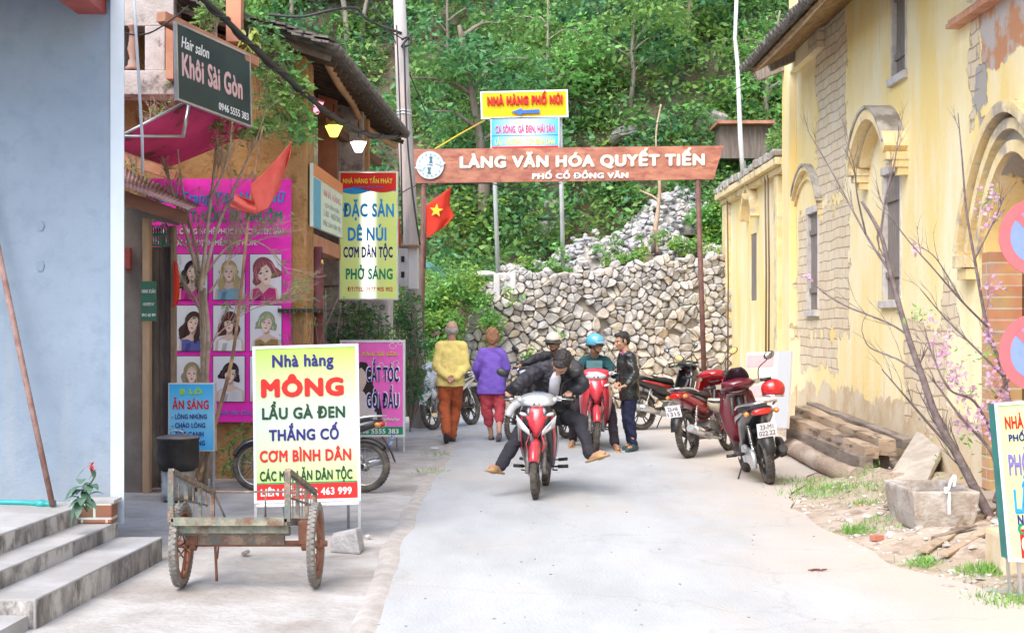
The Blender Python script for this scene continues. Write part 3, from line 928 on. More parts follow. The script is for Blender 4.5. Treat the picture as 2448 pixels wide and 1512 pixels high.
def brick_nodes(m, c1, c2, mo, bw, rh, ax=(1, 2)):
    nt = m.node_tree; N, L = nt.nodes, nt.links; b = N["Principled BSDF"]; b.inputs["Roughness"].default_value = .9
    geo = N.new("ShaderNodeNewGeometry"); sp = N.new("ShaderNodeSeparateXYZ"); L.new(geo.outputs["Position"], sp.inputs[0])
    cb = N.new("ShaderNodeCombineXYZ"); L.new(sp.outputs[ax[0]], cb.inputs[0]); L.new(sp.outputs[ax[1]], cb.inputs[1])
    br = N.new("ShaderNodeTexBrick"); L.new(cb.outputs[0], br.inputs["Vector"]); br.inputs["Scale"].default_value = 1
    br.inputs["Brick Width"].default_value = bw; br.inputs["Row Height"].default_value = rh; br.inputs["Mortar Size"].default_value = .009
    br.inputs["Color1"].default_value = (*c1, 1); br.inputs["Color2"].default_value = (*c2, 1); br.inputs["Mortar"].default_value = (*mo, 1)
    nz = N.new("ShaderNodeTexNoise"); nz.inputs["Scale"].default_value = 6; nz.inputs["Detail"].default_value = 7; L.new(geo.outputs["Position"], nz.inputs["Vector"])
    mx = N.new("ShaderNodeMix"); mx.data_type = 'RGBA'; mx.blend_type = 'OVERLAY'; mx.inputs[0].default_value = .45
    L.new(br.outputs["Color"], mx.inputs[6]); L.new(nz.outputs["Color"], mx.inputs[7]); L.new(mx.outputs[2], b.inputs["Base Color"])
    bp = N.new("ShaderNodeBump"); bp.inputs["Strength"].default_value = .7; bp.inputs["Distance"].default_value = .015; bp.invert = True
    L.new(br.outputs["Fac"], bp.inputs["Height"]); L.new(bp.outputs[0], b.inputs["Normal"])
brick_nodes(m_brick, (.44, .22, .11), (.56, .35, .20), (.55, .46, .36), .26, .105)
mb = MB(); mb.add([(XW + .3, a - .2, c), (XW + .3, a - .2, d + .1), (XW + .3, b + .2, d + .1), (XW + .3, b + .2, c)], [(0, 1, 2, 3)], False)
mb.box((XW + .13, b - .11, (c + zs) / 2), (.30, .22, zs - c)); mb.build("brick_infill", m_brick, tall)
# string course of orange tiles high on the right
mb = MB()
for i in range(16):
    mb.box((XW - .06, 13.9 - i * .24, W(2345, 30, XW).z), (.14, .225, .045)); mb.box((XW - .04, 13.9 - i * .24 + .05, W(2345, 30, XW).z + .05), (.10, .225, .04))
mb.build("tile_course", M("terracotta", (.52, .22, .12), .85, c2=(.62, .34, .22), scale=4, bump=.3), tall)
# roof: eave parallel to the street
XE = XW - .86; e0 = P(1786, 172, XE * FPX / (1786 - CX)); ZE = e0.z; YE0 = e0.y; SL = .50
m_tile = M("dark_roof_tile", (.10, .088, .08), .85, c2=(.17, .155, .14), scale=9, bump=.5, c3=(.30, .29, .26), scale3=14, lo3=.6, hi3=.7)
rf = MB()
for j in range(11):                                   # courses of tile
    x0 = XE + j * .36; z0 = ZE + j * .36 * SL + .05
    rf.hexa([(x0 - .03, 2, z0), (x0 + .40, 2, z0 + .43 * SL - .03), (x0 + .40, YE0 + .05, z0 + .43 * SL - .03), (x0 - .03, YE0 + .05, z0),
             (x0 - .03, 2, z0 + .035), (x0 + .40, 2, z0 + .43 * SL + .005), (x0 + .40, YE0 + .05, z0 + .43 * SL + .005), (x0 - .03, YE0 + .05, z0 + .035)])
rfo = rf.build("roof", m_tile, tall)
tl = MB(); rn = random.Random(9); y = 6.0
while y < YE0 + .05:                                   # tile ends along the eave
    tl.tube([(XE - .09 + rn.uniform(-.02, .02), y, ZE + .02 + rn.uniform(0, .02)), (XE + .2, y, ZE + .17)], .055, 6)
    y += .125
k = 0
while k < 9:
    tl.tube([(XE + k * .36 - .02, YE0 + .06, ZE + k * .36 * SL + .10), (XE + k * .36 + .36, YE0 + .06, ZE + k * .36 * SL + .27)], .06, 6); k += 1
tl.build("tile_ends", m_tile, rfo)
ra_ = MB(); y = 7.0
while y < YE0:
    ra_.tube([(XE + .05, y, ZE - .02 + rn.uniform(-.006, .006)), (XW + .05, y + rn.uniform(-.05, .05), ZE + (XW + .05 - XE) * SL - .02)], .016 + rn.uniform(0, .008), 5); y += .058
ra_.build("reed_rafters", M("reed", (.44, .29, .14), .8, c2=(.25, .15, .07), scale=9), rfo)
fa = MB(); fa.tube(curve([V(XE + .12, 6 + i * (YE0 - 6) / 9, ZE + .0 + .02 * math.sin(i * 2.3)) for i in range(10)], 4), .026, 6)
fa.build("eave_board", M("pale_board", (.55, .47, .38), .8, c2=(.40, .33, .26), scale=6, stretch=(1, .2, 1)), rfo)
for (yy, ln) in ((YC - .12, .55), (YC - 1.0, .5)):
    MB().bar((XW - ln, yy, ZE + .12), (XW + .3, yy, ZE + .45), .14, .17).build("beam_end", m_wood, tall, bevel=.01)

# low building beyond it
low = thing("low_yellow_building", "low yellow outbuilding with a weathered cornice beside the stone wall", "building", (XW, 25, 0))
YL = W(1737, 0, XW).y; ZL = EYE - (449 - HY) * YL / FPX
lw = wrect(1792, 1806, 558, 718)
mb = MB(); wall_x(mb, XW + .02, YC, YL, -.1, ZL - .1, [lw], .25)
mb.add([(XW + .02, YL, -.1), (XW + .02, YL, ZL - .1), (XW + 5, YL, ZL - .1), (XW + 5, YL, -.1)], [(0, 1, 2, 3)], False)
mb.add([(XW + .02, YC, ZL - .1), (XW + 5, YC, ZL - .1), (XW + 5, YL, ZL - .1), (XW + .02, YL, ZL - .1)], [(0, 1, 2, 3)], False)
mb.build("wall", m_yel, low)
mb = MB(); mb.box((XW + .05, (lw[0] + lw[1]) / 2, (lw[2] + lw[3]) / 2), (.03, lw[1] - lw[0], lw[3] - lw[2])); mb.build("shutter", m_wood, low)
mb = MB()
mb.box((XW - .04, (YC + YL) / 2 + .1, ZL - .30), (.16, YL - YC + .2, .10)); mb.box((XW - .09, (YC + YL) / 2 + .1, ZL - .19), (.26, YL - YC + .2, .118))
mb.box((XW - .03, YL - .22, (ZL - .36) / 2), (.12, .5, ZL - .36)); mb.box((XW - .03, YC + .75, (ZL - .36) / 2), (.10, .3, ZL - .36))
mb.box((XW - .07, YL - .22, .45), (.2, .6, .9))
mb.build("cornice", m_trim, low, bevel=.015)
mb = MB(); rn = random.Random(4); y = YC + .02
while y < YL + .2:
    w_ = rn.uniform(.18, .42); mb.box((XW - .06 + rn.uniform(-.02, .02), y + w_ / 2, ZL - .07 + rn.uniform(-.01, .04)), (.34, w_ - .02, .12 + rn.uniform(-.03, .03)), Matrix.Rotation(rn.uniform(-.05, .05), 3, 'X')); y += w_
mb.build("coping", M("pale_coping", (.50, .47, .43), .9, c2=(.32, .29, .25), scale=4, bump=.6, c3=(.2, .18, .14), scale3=6), low, bevel=.015)
ly = (lw[0] + lw[1]) / 2
mb = MB(); band(mb, ogee(ly, lw[3] + .25, .55, .55), .09, -.02, .14, (ly, lw[3])); rock(mb, (XW - .05, ly - .1, lw[3] + .65), .22, 3); mb.build("hood_mould", m_trim, low)
for (x, y0) in ((1846, 420), (1853, 420), (1753, 470)):
    yy = W(x, 0, XW).y; MB().tube([(XW - .12, yy, ZL - .3), (XW - .10, yy, 2.5), (XW - .11, yy, .5)], .016, 6).build("drain_wire", M("rusty_wire", (.16, .11, .08), .8), low)

# hut roof and white pipe between the hill and the buildings
t = thing("hut", "small dark hut with a rusty red roof on the hillside behind the low yellow building", "hut", tuple(P(1765, 380, 33)))
mb = MB(); q = P(1772, 345, 33); mb.box(q, (1.1, .9, .75)); mb.build("wall", M("dark_boards", (.13, .10, .08), .9, c2=(.2, .17, .15), scale=5, stretch=(4, 1, .4)), t)
mb = MB(); mb.box(q + V(0, -.08, .42), (1.3, 1.3, .07)); mb.build("roof", M("rust_sheet", (.33, .13, .08), .8, c2=(.42, .22, .15), scale=3), t)
t = thing("white_pipe", "tall crooked white pipe standing behind the low building cornice", "pole", tuple(P(1774, 395, 29.6)))
mb = MB(); mb.tube([P(1776, 420, 29.6), P(1770, 330, 29.6), P(1763, 150, 29.6), P(1757, 90, 29.6), P(1762, -30, 29.6)], [.05, .05, .045, .04, .04], 10)
mb.build("pipe", M("white_pvc", (.62, .62, .64), .45, c2=(.5, .5, .5), scale=3), t)
mb = MB(); mb.tube([P(1777, 470, 29.65), P(1776, 385, 29.65)], .06, 10); mb.build("sleeve", M("grey_sleeve", (.22, .21, .2), .7), t)
# scrub on the low cornice
rg2 = np.random.default_rng(8)
pp, cc_ = crown_clumps([tuple(W(x, y, XW + .15)) for x, y in ((1872, 350), (1865, 330), (1850, 370), (1878, 320), (1830, 395), (1868, 300))], [.3, .3, .22, .25, .15, .2], 1600, rg2, GREENS[[0, 6, 4]])
tag(leaves("cornice_shrub", LEAF, pp, .08, cols=cc_), "scraggly shrub sprouting from the low building cornice at the corner", "shrub")
# ============================================================ BOARDS AND LETTERING
class Board:
    """flat board given by three world corners; positions on it as photo pixels (front-facing) or fractions"""
    def __init__(s, tl, tr, bl, rect=None):
        s.o, s.U, s.D = Vector(tl), Vector(tr) - Vector(tl), Vector(bl) - Vector(tl)
        s.u, s.up = s.U.normalized(), -s.D.normalized(); s.w = s.u.cross(s.up).normalized(); s.rect = rect
    def at(s, fx, fy, d=0.0):
        return s.o + s.U * fx + s.D * fy + s.w * d
    def fr(s, x, y):
        x0, y0, x1, y1 = s.rect; return (x - x0) / (x1 - x0), (y - y0) / (y1 - y0)
    def panel(s, name, mat, parent, thick=.03, grow=0.0, d=0.0, bevel=0.0):
        m = MB(); W_, H_ = s.U.length + 2 * grow, s.D.length + 2 * grow
        m.prism([(-grow, -grow), (W_ - grow, -grow), (W_ - grow, H_ - grow), (-grow, H_ - grow)], s.at(0, 1, d - thick), s.u, s.up, thick)
        return m.build(name, mat, parent, bevel=bevel)
    def frame(s, name, mat, parent, w=.02, depth=.035, d=.006):
        m = MB()
        for a, b in (((0, 0), (1, 0)), ((0, 1), (1, 1)), ((0, 0), (0, 1)), ((1, 0), (1, 1))):
            A, B = s.at(*a, d - depth / 2), s.at(*b, d - depth / 2); e = (B - A).normalized() * w / 2 * (1 if a[1] == b[1] else -1)
            m.bar(A - e, B + e, depth if a[1] != b[1] else depth, w, s.w.cross((B - A).normalized())) if False else m.bar(A - e, B + e, w, depth, s.w)
        return m.build(name, mat, parent)
    def t(s, txt, x, y, w, cap, mat, parent, **k):
        """photo-pixel centre, width and capital height"""
        fx, fy = s.fr(x, y); kx, ky = s.U.length / (s.rect[2] - s.rect[0]), s.D.length / (s.rect[3] - s.rect[1])
        k.setdefault("depth", .005)
        return text(txt, s.at(fx, fy), s.u, s.up, w * kx, cap * ky, mat, parent, **k)
    def rect_px(s, name, mat, parent, x0, y0, x1, y1, d=.003, th=.004):
        a, b = s.fr(x0, y1), s.fr(x1, y0); m = MB()
        o = s.at(a[0], a[1], d - th)
        m.prism([(0, 0), ((b[0] - a[0]) * s.U.length, 0), ((b[0] - a[0]) * s.U.length, (a[1] - b[1]) * s.D.length), (0, (a[1] - b[1]) * s.D.length)], o, s.u, s.up, th)
        return m.build(name, mat, parent)
    def poly_px(s, mb, pts, d=.003, th=.003):
        kx, ky = s.U.length / (s.rect[2] - s.rect[0]), s.D.length / (s.rect[3] - s.rect[1])
        x0, y0 = s.rect[0], s.rect[1]
        mb.prism([((x - x0) * kx, -(y - y0) * ky) for x, y in pts], s.at(0, 0, d - th), s.u, s.up, th)
def fboard(x0, y0, x1, y1, Y, ytr=None, ybr=None, lean=0.0):
    """board facing the camera between photo pixels; lean tips its top away"""
    ytr = y0 if ytr is None else ytr
    return Board(P(x0, y0, Y + lean), P(x1, ytr, Y + lean), P(x0, y1, Y), (x0, (y0 + ytr) / 2 if False else y0, x1, y1))
def grad(name, stops, axis=2, rough=.6, emit=0.0, coat=0.0):
    """colour gradient across a board"""
    m = bpy.data.materials.new(name); m.use_nodes = True; nt = m.node_tree; N, L = nt.nodes, nt.links; b = N["Principled BSDF"]
    b.inputs["Roughness"].default_value = rough; b.inputs["Coat Weight"].default_value = coat
    tc = N.new("ShaderNodeTexCoord"); sp = N.new("ShaderNodeSeparateXYZ"); L.new(tc.outputs["Generated"], sp.inputs[0])
    cr = N.new("ShaderNodeValToRGB"); L.new(sp.outputs[axis], cr.inputs[0])
    while len(cr.color_ramp.elements) < len(stops): cr.color_ramp.elements.new(.5)
    for e, (p, c) in zip(cr.color_ramp.elements, stops): e.position = p; e.color = (*c, 1)
    L.new(cr.outputs[0], b.inputs["Base Color"])
    if emit:
        L.new(cr.outputs[0], b.inputs["Emission Color"]); b.inputs["Emission Strength"].default_value = emit
    return m
alu = M("aluminium", (.55, .56, .58), .35, c2=(.42, .43, .45), scale=6, metal=.7)
white_p = paint("white_print", (.78, .78, .78)); navy = paint("navy_print", (.035, .02, .19)); red_p = paint("red_print", (.62, .025, .022))
dkgreen = paint("dark_green_print", (.02, .06, .035)); yellow_p = paint("yellow_print", (.80, .66, .05)); green_p = paint("green_print", (.01, .27, .13))
pink_p = paint("magenta_print", (.82, .035, .48)); sky_p = paint("sky_blue_print", (.03, .30, .68)); black_p = paint("black_print", (.02, .02, .025))
royal_p = paint("royal_blue_print", (.05, .16, .60)); skin_p = paint("portrait_skin", (.70, .55, .48)); hair_b = paint("portrait_dark_hair", (.035, .025, .03)); cream_p = paint("portrait_backdrop", (.70, .72, .78))

# ============================================================ LEFT SIDE
# grey-blue rendered building
m_blue = M("grey_blue_render", (.205, .265, .34), .88, c2=(.23, .295, .375), scale=1.1, bump=.2, bscale=45, c3=(.18, .24, .31), scale3=6, lo3=.5, hi3=.72)
def grime(m, z0, z1, col, xr=None):
    """damp dirt rising from the foot of a wall and thin drip stains"""
    nt = m.node_tree; N, L = nt.nodes, nt.links; b = N["Principled BSDF"]; src = b.inputs["Base Color"].links[0].from_socket
    geo = N.new("ShaderNodeNewGeometry"); sp = N.new("ShaderNodeSeparateXYZ"); L.new(geo.outputs["Position"], sp.inputs[0])
    for sc, amp, st, lo, hi, f in ((2.2, 1.1, (1, 1, .7), z1, z0, .55), (7, 0, (1, 1, .07), .60, .72, .28)):
        mp = N.new("ShaderNodeMapping"); mp.inputs["Scale"].default_value = st; L.new(geo.outputs["Position"], mp.inputs[0])
        nz = N.new("ShaderNodeTexNoise"); nz.inputs["Scale"].default_value = sc; nz.inputs["Detail"].default_value = 8; L.new(mp.outputs[0], nz.inputs["Vector"])
        v = nz.outputs["Fac"]
        if amp:
            a = N.new("ShaderNodeMath"); a.operation = 'MULTIPLY_ADD'; a.inputs[1].default_value = amp; L.new(v, a.inputs[0]); L.new(sp.outputs[2], a.inputs[2]); v = a.outputs[0]
        mr = N.new("ShaderNodeMapRange"); mr.inputs[1].default_value = lo; mr.inputs[2].default_value = hi; mr.inputs[4].default_value = f; L.new(v, mr.inputs[0])
        mx = N.new("ShaderNodeMix"); mx.data_type = 'RGBA'; mx.inputs[7].default_value = (*col, 1); L.new(mr.outputs[0], mx.inputs[0]); L.new(src, mx.inputs[6]); src = mx.outputs[2]
    L.new(src, b.inputs["Base Color"])
grime(m_blue, .75, 1.35, (.30, .32, .34))
t = thing("grey_blue_building", "smooth grey blue rendered building with a pale corner strip at the left edge", "building", (-4.5, 10.6, 0))
mb = MB(); mb.hexa([(-9, 10.1, .2), (-2.84, 10.1, .2), (-3.35, 11.6, .2), (-9, 11.6, .2), (-9, 10.1, 6), (-2.84, 10.1, 6), (-3.35, 11.6, 6), (-9, 11.6, 6)]); mb.build("wall", m_blue, t)
mb = MB(); mb.hexa([(-2.84, 10.06, .23), (-2.745, 10.06, .23), (-2.78, 10.2, .23), (-2.84, 10.2, .23), (-2.84, 10.06, 6), (-2.745, 10.06, 6), (-2.78, 10.2, 6), (-2.84, 10.2, 6)])
mb.build("corner_strip", M("pale_blue_strip", (.48, .55, .62), .7, c2=(.43, .50, .57), scale=2), t)
mb = MB(); mb.box((-6, 9.5, 4.02), (6.3, 1.4, .12)); mb.build("eave_slab", M("dark_slab", (.12, .11, .11), .9), t)
m_redb = M("red_beam_paint", (.33, .055, .04), .5, c2=(.25, .04, .03), scale=4)
for x in (-2.98, -3.95, -4.9):
    mb = MB(); mb.box((x, 9.75, 3.90), (.2, .9, .12)); mb.build("beam", m_redb, t)
for (x, y, s_) in ((98, 540, .03), (97, 635, .035)):
    q = P(x, y, 10.096); mb = MB(); mb.prism([(-s_ * .6, -s_), (s_ * .4, -s_ * 1.1), (s_ * .8, s_ * .2), (s_ * .2, s_ * 1.2), (-s_, s_ * .7)], q, (1, 0, 0), (0, 0, 1), .004); mb.build("filler_patch", M("filler", (.19, .25, .33), .9), t)
# steps
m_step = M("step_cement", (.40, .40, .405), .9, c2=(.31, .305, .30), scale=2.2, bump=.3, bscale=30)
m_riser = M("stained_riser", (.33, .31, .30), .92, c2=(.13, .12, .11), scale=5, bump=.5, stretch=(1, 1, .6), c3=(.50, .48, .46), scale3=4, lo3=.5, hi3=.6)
t = thing("concrete_steps", "three worn concrete steps with dark stained risers below the grey blue wall", "steps", (-3.2, 9, 0))
dx = .0606
def ex(p, Y): return p[0] + (Y - p[1]) * dx
for (pt, zt, zb, ya, yb) in (((-3.01, 9.66), .385, .2, 3.5, 10.1), ((-2.76, 9.95), .262, .1, 3.5, 9.97), ((-2.45, 9.96), .155, -.04, 7.72, 9.97)):
    mb = MB(); xa, xb = ex(pt, ya), ex(pt, yb)
    if zb < 0:
        mb.hexa([(-6, ya, zb), (xa, ya, zb), (xb, yb, zb), (-6, yb, zb), (-6, ya, zt), (xa, ya, zt), (xb, yb, zt), (-6, yb, zt)])
    else:
        mb.hexa([(-9, ya, zb), (xa, ya, zb), (xb, yb, zb), (-9, yb, zb), (-9, ya, zt), (xa, ya, zt), (xb, yb, zt), (-9, yb, zt)])
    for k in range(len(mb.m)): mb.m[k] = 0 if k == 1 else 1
    mb.build("step", [m_step, m_riser], t, bevel=.012)
mb = MB(); mb.hexa([(-6, 6.2, -.03), (-2.75, 6.2, -.03), (-2.62, 7.70, -.03), (-6, 7.70, -.03), (-6, 6.2, .05), (-2.75, 6.2, .03), (-2.62, 7.70, .07), (-6, 7.70, .12)]); mb.build("ramp", m_step, t)
m_br2 = bpy.data.materials.new("broken_brick"); m_br2.use_nodes = True; brick_nodes(m_br2, (.33, .12, .07), (.12, .06, .05), (.45, .43, .42), .17, .10, (0, 2))
mb = MB(); mb.box((-2.90, 9.92, .335), (.26, .16, .14)); mb.build("brick_kerb", m_br2, t, bevel=.01)
mb = MB(); mb.box((-2.905, 9.94, .415), (.30, .20, .02)); mb.build("mortar_bed", m_step, t)
# rusty pole, hose, poinsettia
tag(MB().tube([G(126, 1212, .385) + V(0, 0, .01), P(60, 900, 9.9), P(-60, 330, 10.04)], .021, 10).build("rusty_pole", M("rust", (.20, .10, .08), .8, c2=(.30, .20, .18), scale=9, bump=.3)), "rusty steel pole leaning on the grey blue wall above the steps", "pole")
t = thing("garden_hose", "teal garden hose with a coupling lying on the top step", "hose", tuple(G(60, 1196, .385)))
m_teal = M("teal_rubber", (.02, .30, .30), .5)
a, b = G(108, 1204, .40), G(15, 1200, .40)
MB().tube(curve([a, lerp(a, b, .5) + V(0, .02, 0), b, b + V(-.8, .1, 0)], 6), .019, 10).build("hose", m_teal, t)
MB().lathe([(.02, 0), (.031, .01), (.031, .05), (.022, .06), (.022, .10), (.028, .105), (.028, .13)], a + V(-.06, 0, 0), 'x', 14).build("coupling", m_teal, t)
def bigleaf(mb, b, d, L, w, droop=.3, up=(0, 0, 1)):
    d = Vector(d).normalized(); s = d.cross(Vector(up)); s = s.normalized() if s.length > .1 else V(1, 0, 0); n = s.cross(d)
    rows = []
    for i in range(6):
        t_ = i / 5; c = Vector(b) + d * L * t_ - V(0, 0, 1) * droop * L * t_ * t_; ww = w * math.sin(PI * min(t_ * .93 + .05, 1)) ** .8 / 2
        rows.append([c - s * ww + n * ww * .25, c, c + s * ww + n * ww * .25])
    mb.sheet(rows)
t = thing("poinsettia", "small leafy poinsettia with a red flower at the corner of the grey blue wall", "plant", tuple(G(210, 1224, .40)))
b0 = G(208, 1222, .41); mb = MB(); stalk = curve([b0, P(205, 1180, b0.y), P(213, 1160, b0.y), P(228, 1132, b0.y - .05), P(215, 1112, b0.y - .05)], 5); mb.tube(stalk, .006, 6); mb.tube([b0, P(185, 1185, b0.y)], .006, 6); mb.build("stem", M("green_stem", (.12, .18, .07), .7), t)
mb = MB(); rn = random.Random(2)
for i in range(17):
    q = P(rn.uniform(183, 212), rn.uniform(1150, 1195), b0.y - .02); bigleaf(mb, q, (rn.uniform(-1, .9), rn.uniform(-1, .2), rn.uniform(-.5, .6)), rn.uniform(.10, .16), .065, .6)
for q in ((232, 1120), (216, 1113), (205, 1118)): bigleaf(mb, P(*q, b0.y - .05), (rn.uniform(-1, 1), -.3, -.7), .075, .025, .3)
mb.build("foliage", M("poinsettia_leaf", (.045, .12, .075), .5, c2=(.10, .17, .12), scale=9), t)
mb = MB()
for i in range(6): bigleaf(mb, P(219, 1112, b0.y - .07), (math.cos(i * 1.05), -.4, math.sin(i * 1.05)), .035, .018, .1)
mb.build("flower", M("red_bract", (.65, .04, .07), .5), t)

# gatehouse with corrugated roof
m_gh = M("grey_brown_wall", (.20, .165, .14), .9, c2=(.27, .235, .21), scale=2, bump=.3)
m_ochpost = M("ochre_post_paint", (.52, .35, .22), .8, c2=(.42, .28, .18), scale=5, stretch=(2, 2, .5))
t = thing("gatehouse", "small brown gatehouse with an ochre post, dark plank door and rusty corrugated roof", "gatehouse", tuple(P(345, 1175, 13.9)[:2]) + (0,))
def pbox(mb, x0, y0, x1, y1, Y, dep, zfloor=None):
    a, b = P(x0, y1, Y), P(x1, y0, Y); z0 = a.z if zfloor is None else zfloor
    mb.hexa([(a.x, Y, z0), (b.x, Y, z0), (b.x, Y + dep, z0), (a.x, Y + dep, z0), (a.x, Y, b.z), (b.x, Y, b.z), (b.x, Y + dep, b.z), (a.x, Y + dep, b.z)]); return mb
pbox(MB(), 200, 470, 340, 1175, 13.95, .25, -.05).build("wall", m_gh, t)
pbox(MB(), 340, 500, 356.5, 1175, 13.88, .12, -.05).build("post", m_ochpost, t, bevel=.006)
mb = MB()
for k in range(4): pbox(mb, 357 + k * 12.8, 590, 357 + k * 12.8 + 12.2, 1140, 14.02 + .008 * (k % 2), .04, .03)
do = mb.build("door", M("mottled_dark_wood", (.075, .055, .055), .8, c2=(.16, .13, .10), scale=4, bump=.5, stretch=(2, 2, .35), c3=(.22, .2, .16), scale3=3, lo3=.55, hi3=.66), t)
pbox(MB(), 408, 540, 416, 1140, 13.98, .12, -.03).build("door_frame", M("brown_frame", (.26, .18, .12), .8, c2=(.18, .13, .09), scale=6), t)
mb = MB()
for k in range(7):
    x = 358 + k * 6; a, b = P(x, 588, 14.0), P(x, 545, 14.0); mb.tube([a, b], .008, 6)
    mb.tube([b, b + V(.01, 0, .03), b + V(.02, 0, .0)], .006, 5)
mb.bar(P(356, 560, 14.0), P(398, 560, 14.0), .012, .02); mb.bar(P(356, 586, 14.0), P(408, 586, 14.0), .015, .02); mb.build("iron_grille", M("green_iron", (.03, .20, .14), .6), t)
pbox(MB(), 398, 540, 409, 590, 14.0, .05).build("transom", m_gh, t)
pbox(MB(), 292, 591, 310, 643, 13.85, .09).build("letter_box", M("faded_red_box", (.38, .07, .07), .6, c2=(.3, .05, .05), scale=5), t, bevel=.006)
n = 96; r0, r1 = [], []
for i in range(n + 1):
    f = i / n; w_ = .009 * math.cos(f * 2 * PI * 24)
    r0.append(P(lerp(255, 452, f), lerp(430, 500, f), 13.25) + V(0, 0, w_)); r1.append(P(lerp(255, 482, f), lerp(377, 492, f), 14.7) + V(0, 0, w_))
MB().sheet([r0, r1], thick=.01).build("corrugated_roof", M("rusted_sheet", (.30, .17, .16), .75, c2=(.38, .26, .25), scale=3, c3=(.2, .10, .08), scale3=6), t)
mb = MB(); mb.hexa([P(255, 478, 13.35), P(448, 538, 13.35), P(448, 538, 13.45), P(255, 478, 13.45), P(255, 441, 13.35), P(448, 508, 13.35), P(448, 508, 13.45), P(255, 441, 13.45)])
mb.build("fascia", M("reddish_fascia", (.28, .12, .07), .8, c2=(.2, .09, .06), scale=5, stretch=(.5, 1, 2)), t)
mb = MB(); mb.hexa([P(340, 520, 13.5), P(430, 540, 13.5), P(430, 540, 14.6), P(340, 520, 14.6), P(340, 505, 13.5), P(430, 525, 13.5), P(430, 525, 14.6), P(340, 505, 14.6)]); mb.build("lintel", m_gh, t)
b = fboard(337, 672, 374, 767, 13.80)
t = thing("green_house_sign", "small green sign with white writing nailed to the ochre gatehouse post", "sign", tuple(b.at(.5, .5)))
b.panel("panel", M("chipped_green", (.03, .17, .11), .6, c2=(.06, .12, .07), scale=20), t, .012)
for s_, y, w_, c in (("NINH XUÂN", 696, 32, 9), ("HOMESTAY", 727, 27, 7.5), ("0942 463 999", 753, 33, 7.5)): b.t(s_, 355.5, y, w_, c, white_p, t, bold=.02)

# white house with balcony
m_wh = M("weathered_white", (.55, .50, .48), .9, c2=(.40, .35, .32), scale=3, bump=.4, c3=(.10, .08, .075), scale3=4.5, lo3=.56, hi3=.68)
t = thing("white_balcony_house", "weathered white house with a stained balcony arch behind the hair salon sign", "house", tuple(P(340, 225, 14.8)))
mb = MB(); pbox(mb, 200, -60, 415, 62, 14.7, .35); pbox(mb, 346, 62, 394, 168, 14.7, .3); pbox(mb, 200, 168, 418, 226, 14.66, .4); pbox(mb, 200, 60, 292, 168, 14.7, .3)
mb.build("wall", m_wh, t, bevel=.01)
mb = MB(); q = P(317, 168, 14.75)
mb.lathe([(.075, 0), (.075, .03), (.05, .05), (.05, .09), (.03, .12), (.055, .22), (.04, .30), (.032, .42), (.06, .45), (.06, .47)], q, 'z', 14); mb.build("baluster", M("terracotta_baluster", (.40, .20, .14), .8, c2=(.30, .22, .19), scale=6), t)
mb = MB(); pbox(mb, 190, -60, 415, 330, 15.6, .1); mb.build("dark_room", m_dark, t)  # near-black panel, darkness of the unlit room put into its colour
pbox(MB(), 300, 150, 316, 172, 14.9, .05).build("blue_bucket", M("blue_plastic", (.04, .12, .45), .5), t)
m_terra = M("terracotta_paint", (.43, .18, .10), .75, c2=(.52, .26, .16), scale=3)
pbox(MB(), 396, 62, 414, 188, 14.5, .15).build("post", m_terra, t)
MB().bar(P(385, 40, 13.0), P(610, 150, 14.25), .10, .09).build("beam", m_terra, t)
MB().bar(P(385, 52, 13.05), P(600, 160, 14.3), .05, .04).build("beam", M("dark_terracotta", (.25, .09, .05), .8), t)
t = thing("orange_column", "square pale orange column rising at the top of the photo above the creeper", "column", tuple(P(557, 90, 14.6)))
pbox(MB(), 540, -80, 576, 100, 14.5, .16).build("shaft", M("pale_terracotta", (.62, .28, .17), .8, c2=(.55, .24, .15), scale=3), t, bevel=.008)
# conduit pole
tag(MB().tube([P(341, 416, 12.9), P(340, 330, 12.9), P(326, 90, 12.9), P(318, -40, 12.9)], .014, 8).build("conduit_pipe", M("pale_conduit", (.50, .55, .62), .5)), "thin pale conduit pipe rising from the gatehouse roof", "pipe")
# salon sign
sb = Board(P(421, 54, 13.0), P(597, 134, 14.1), P(425, 237, 13.0))
t = thing("salon_sign", "black hair salon sign with pale pink lettering hung over the pink awning", "sign", tuple(sb.at(.5, .5)))
sb.panel("panel", M("black_banner", (.015, .035, .042), .4, c2=(.02, .05, .055), scale=3), t, .03)
sb.frame("frame", alu, t, .02)
LU, LD = sb.U.length, sb.D.length
ppk = paint("pale_pink_print", (.66, .44, .45))
text("Hair salon", sb.at(.24, .22), sb.u, sb.up, LU * .36, LD * .15, white_p, t, bold=.01, shear=.2)
text("Khôi Sài Gòn", sb.at(.47, .52), sb.u, sb.up, LU * .82, LD * .30, ppk, t, bold=.03)
text("0946 5555 383", sb.at(.75, .88), sb.u, sb.up, LU * .42, LD * .10, white_p, t, bold=.01)
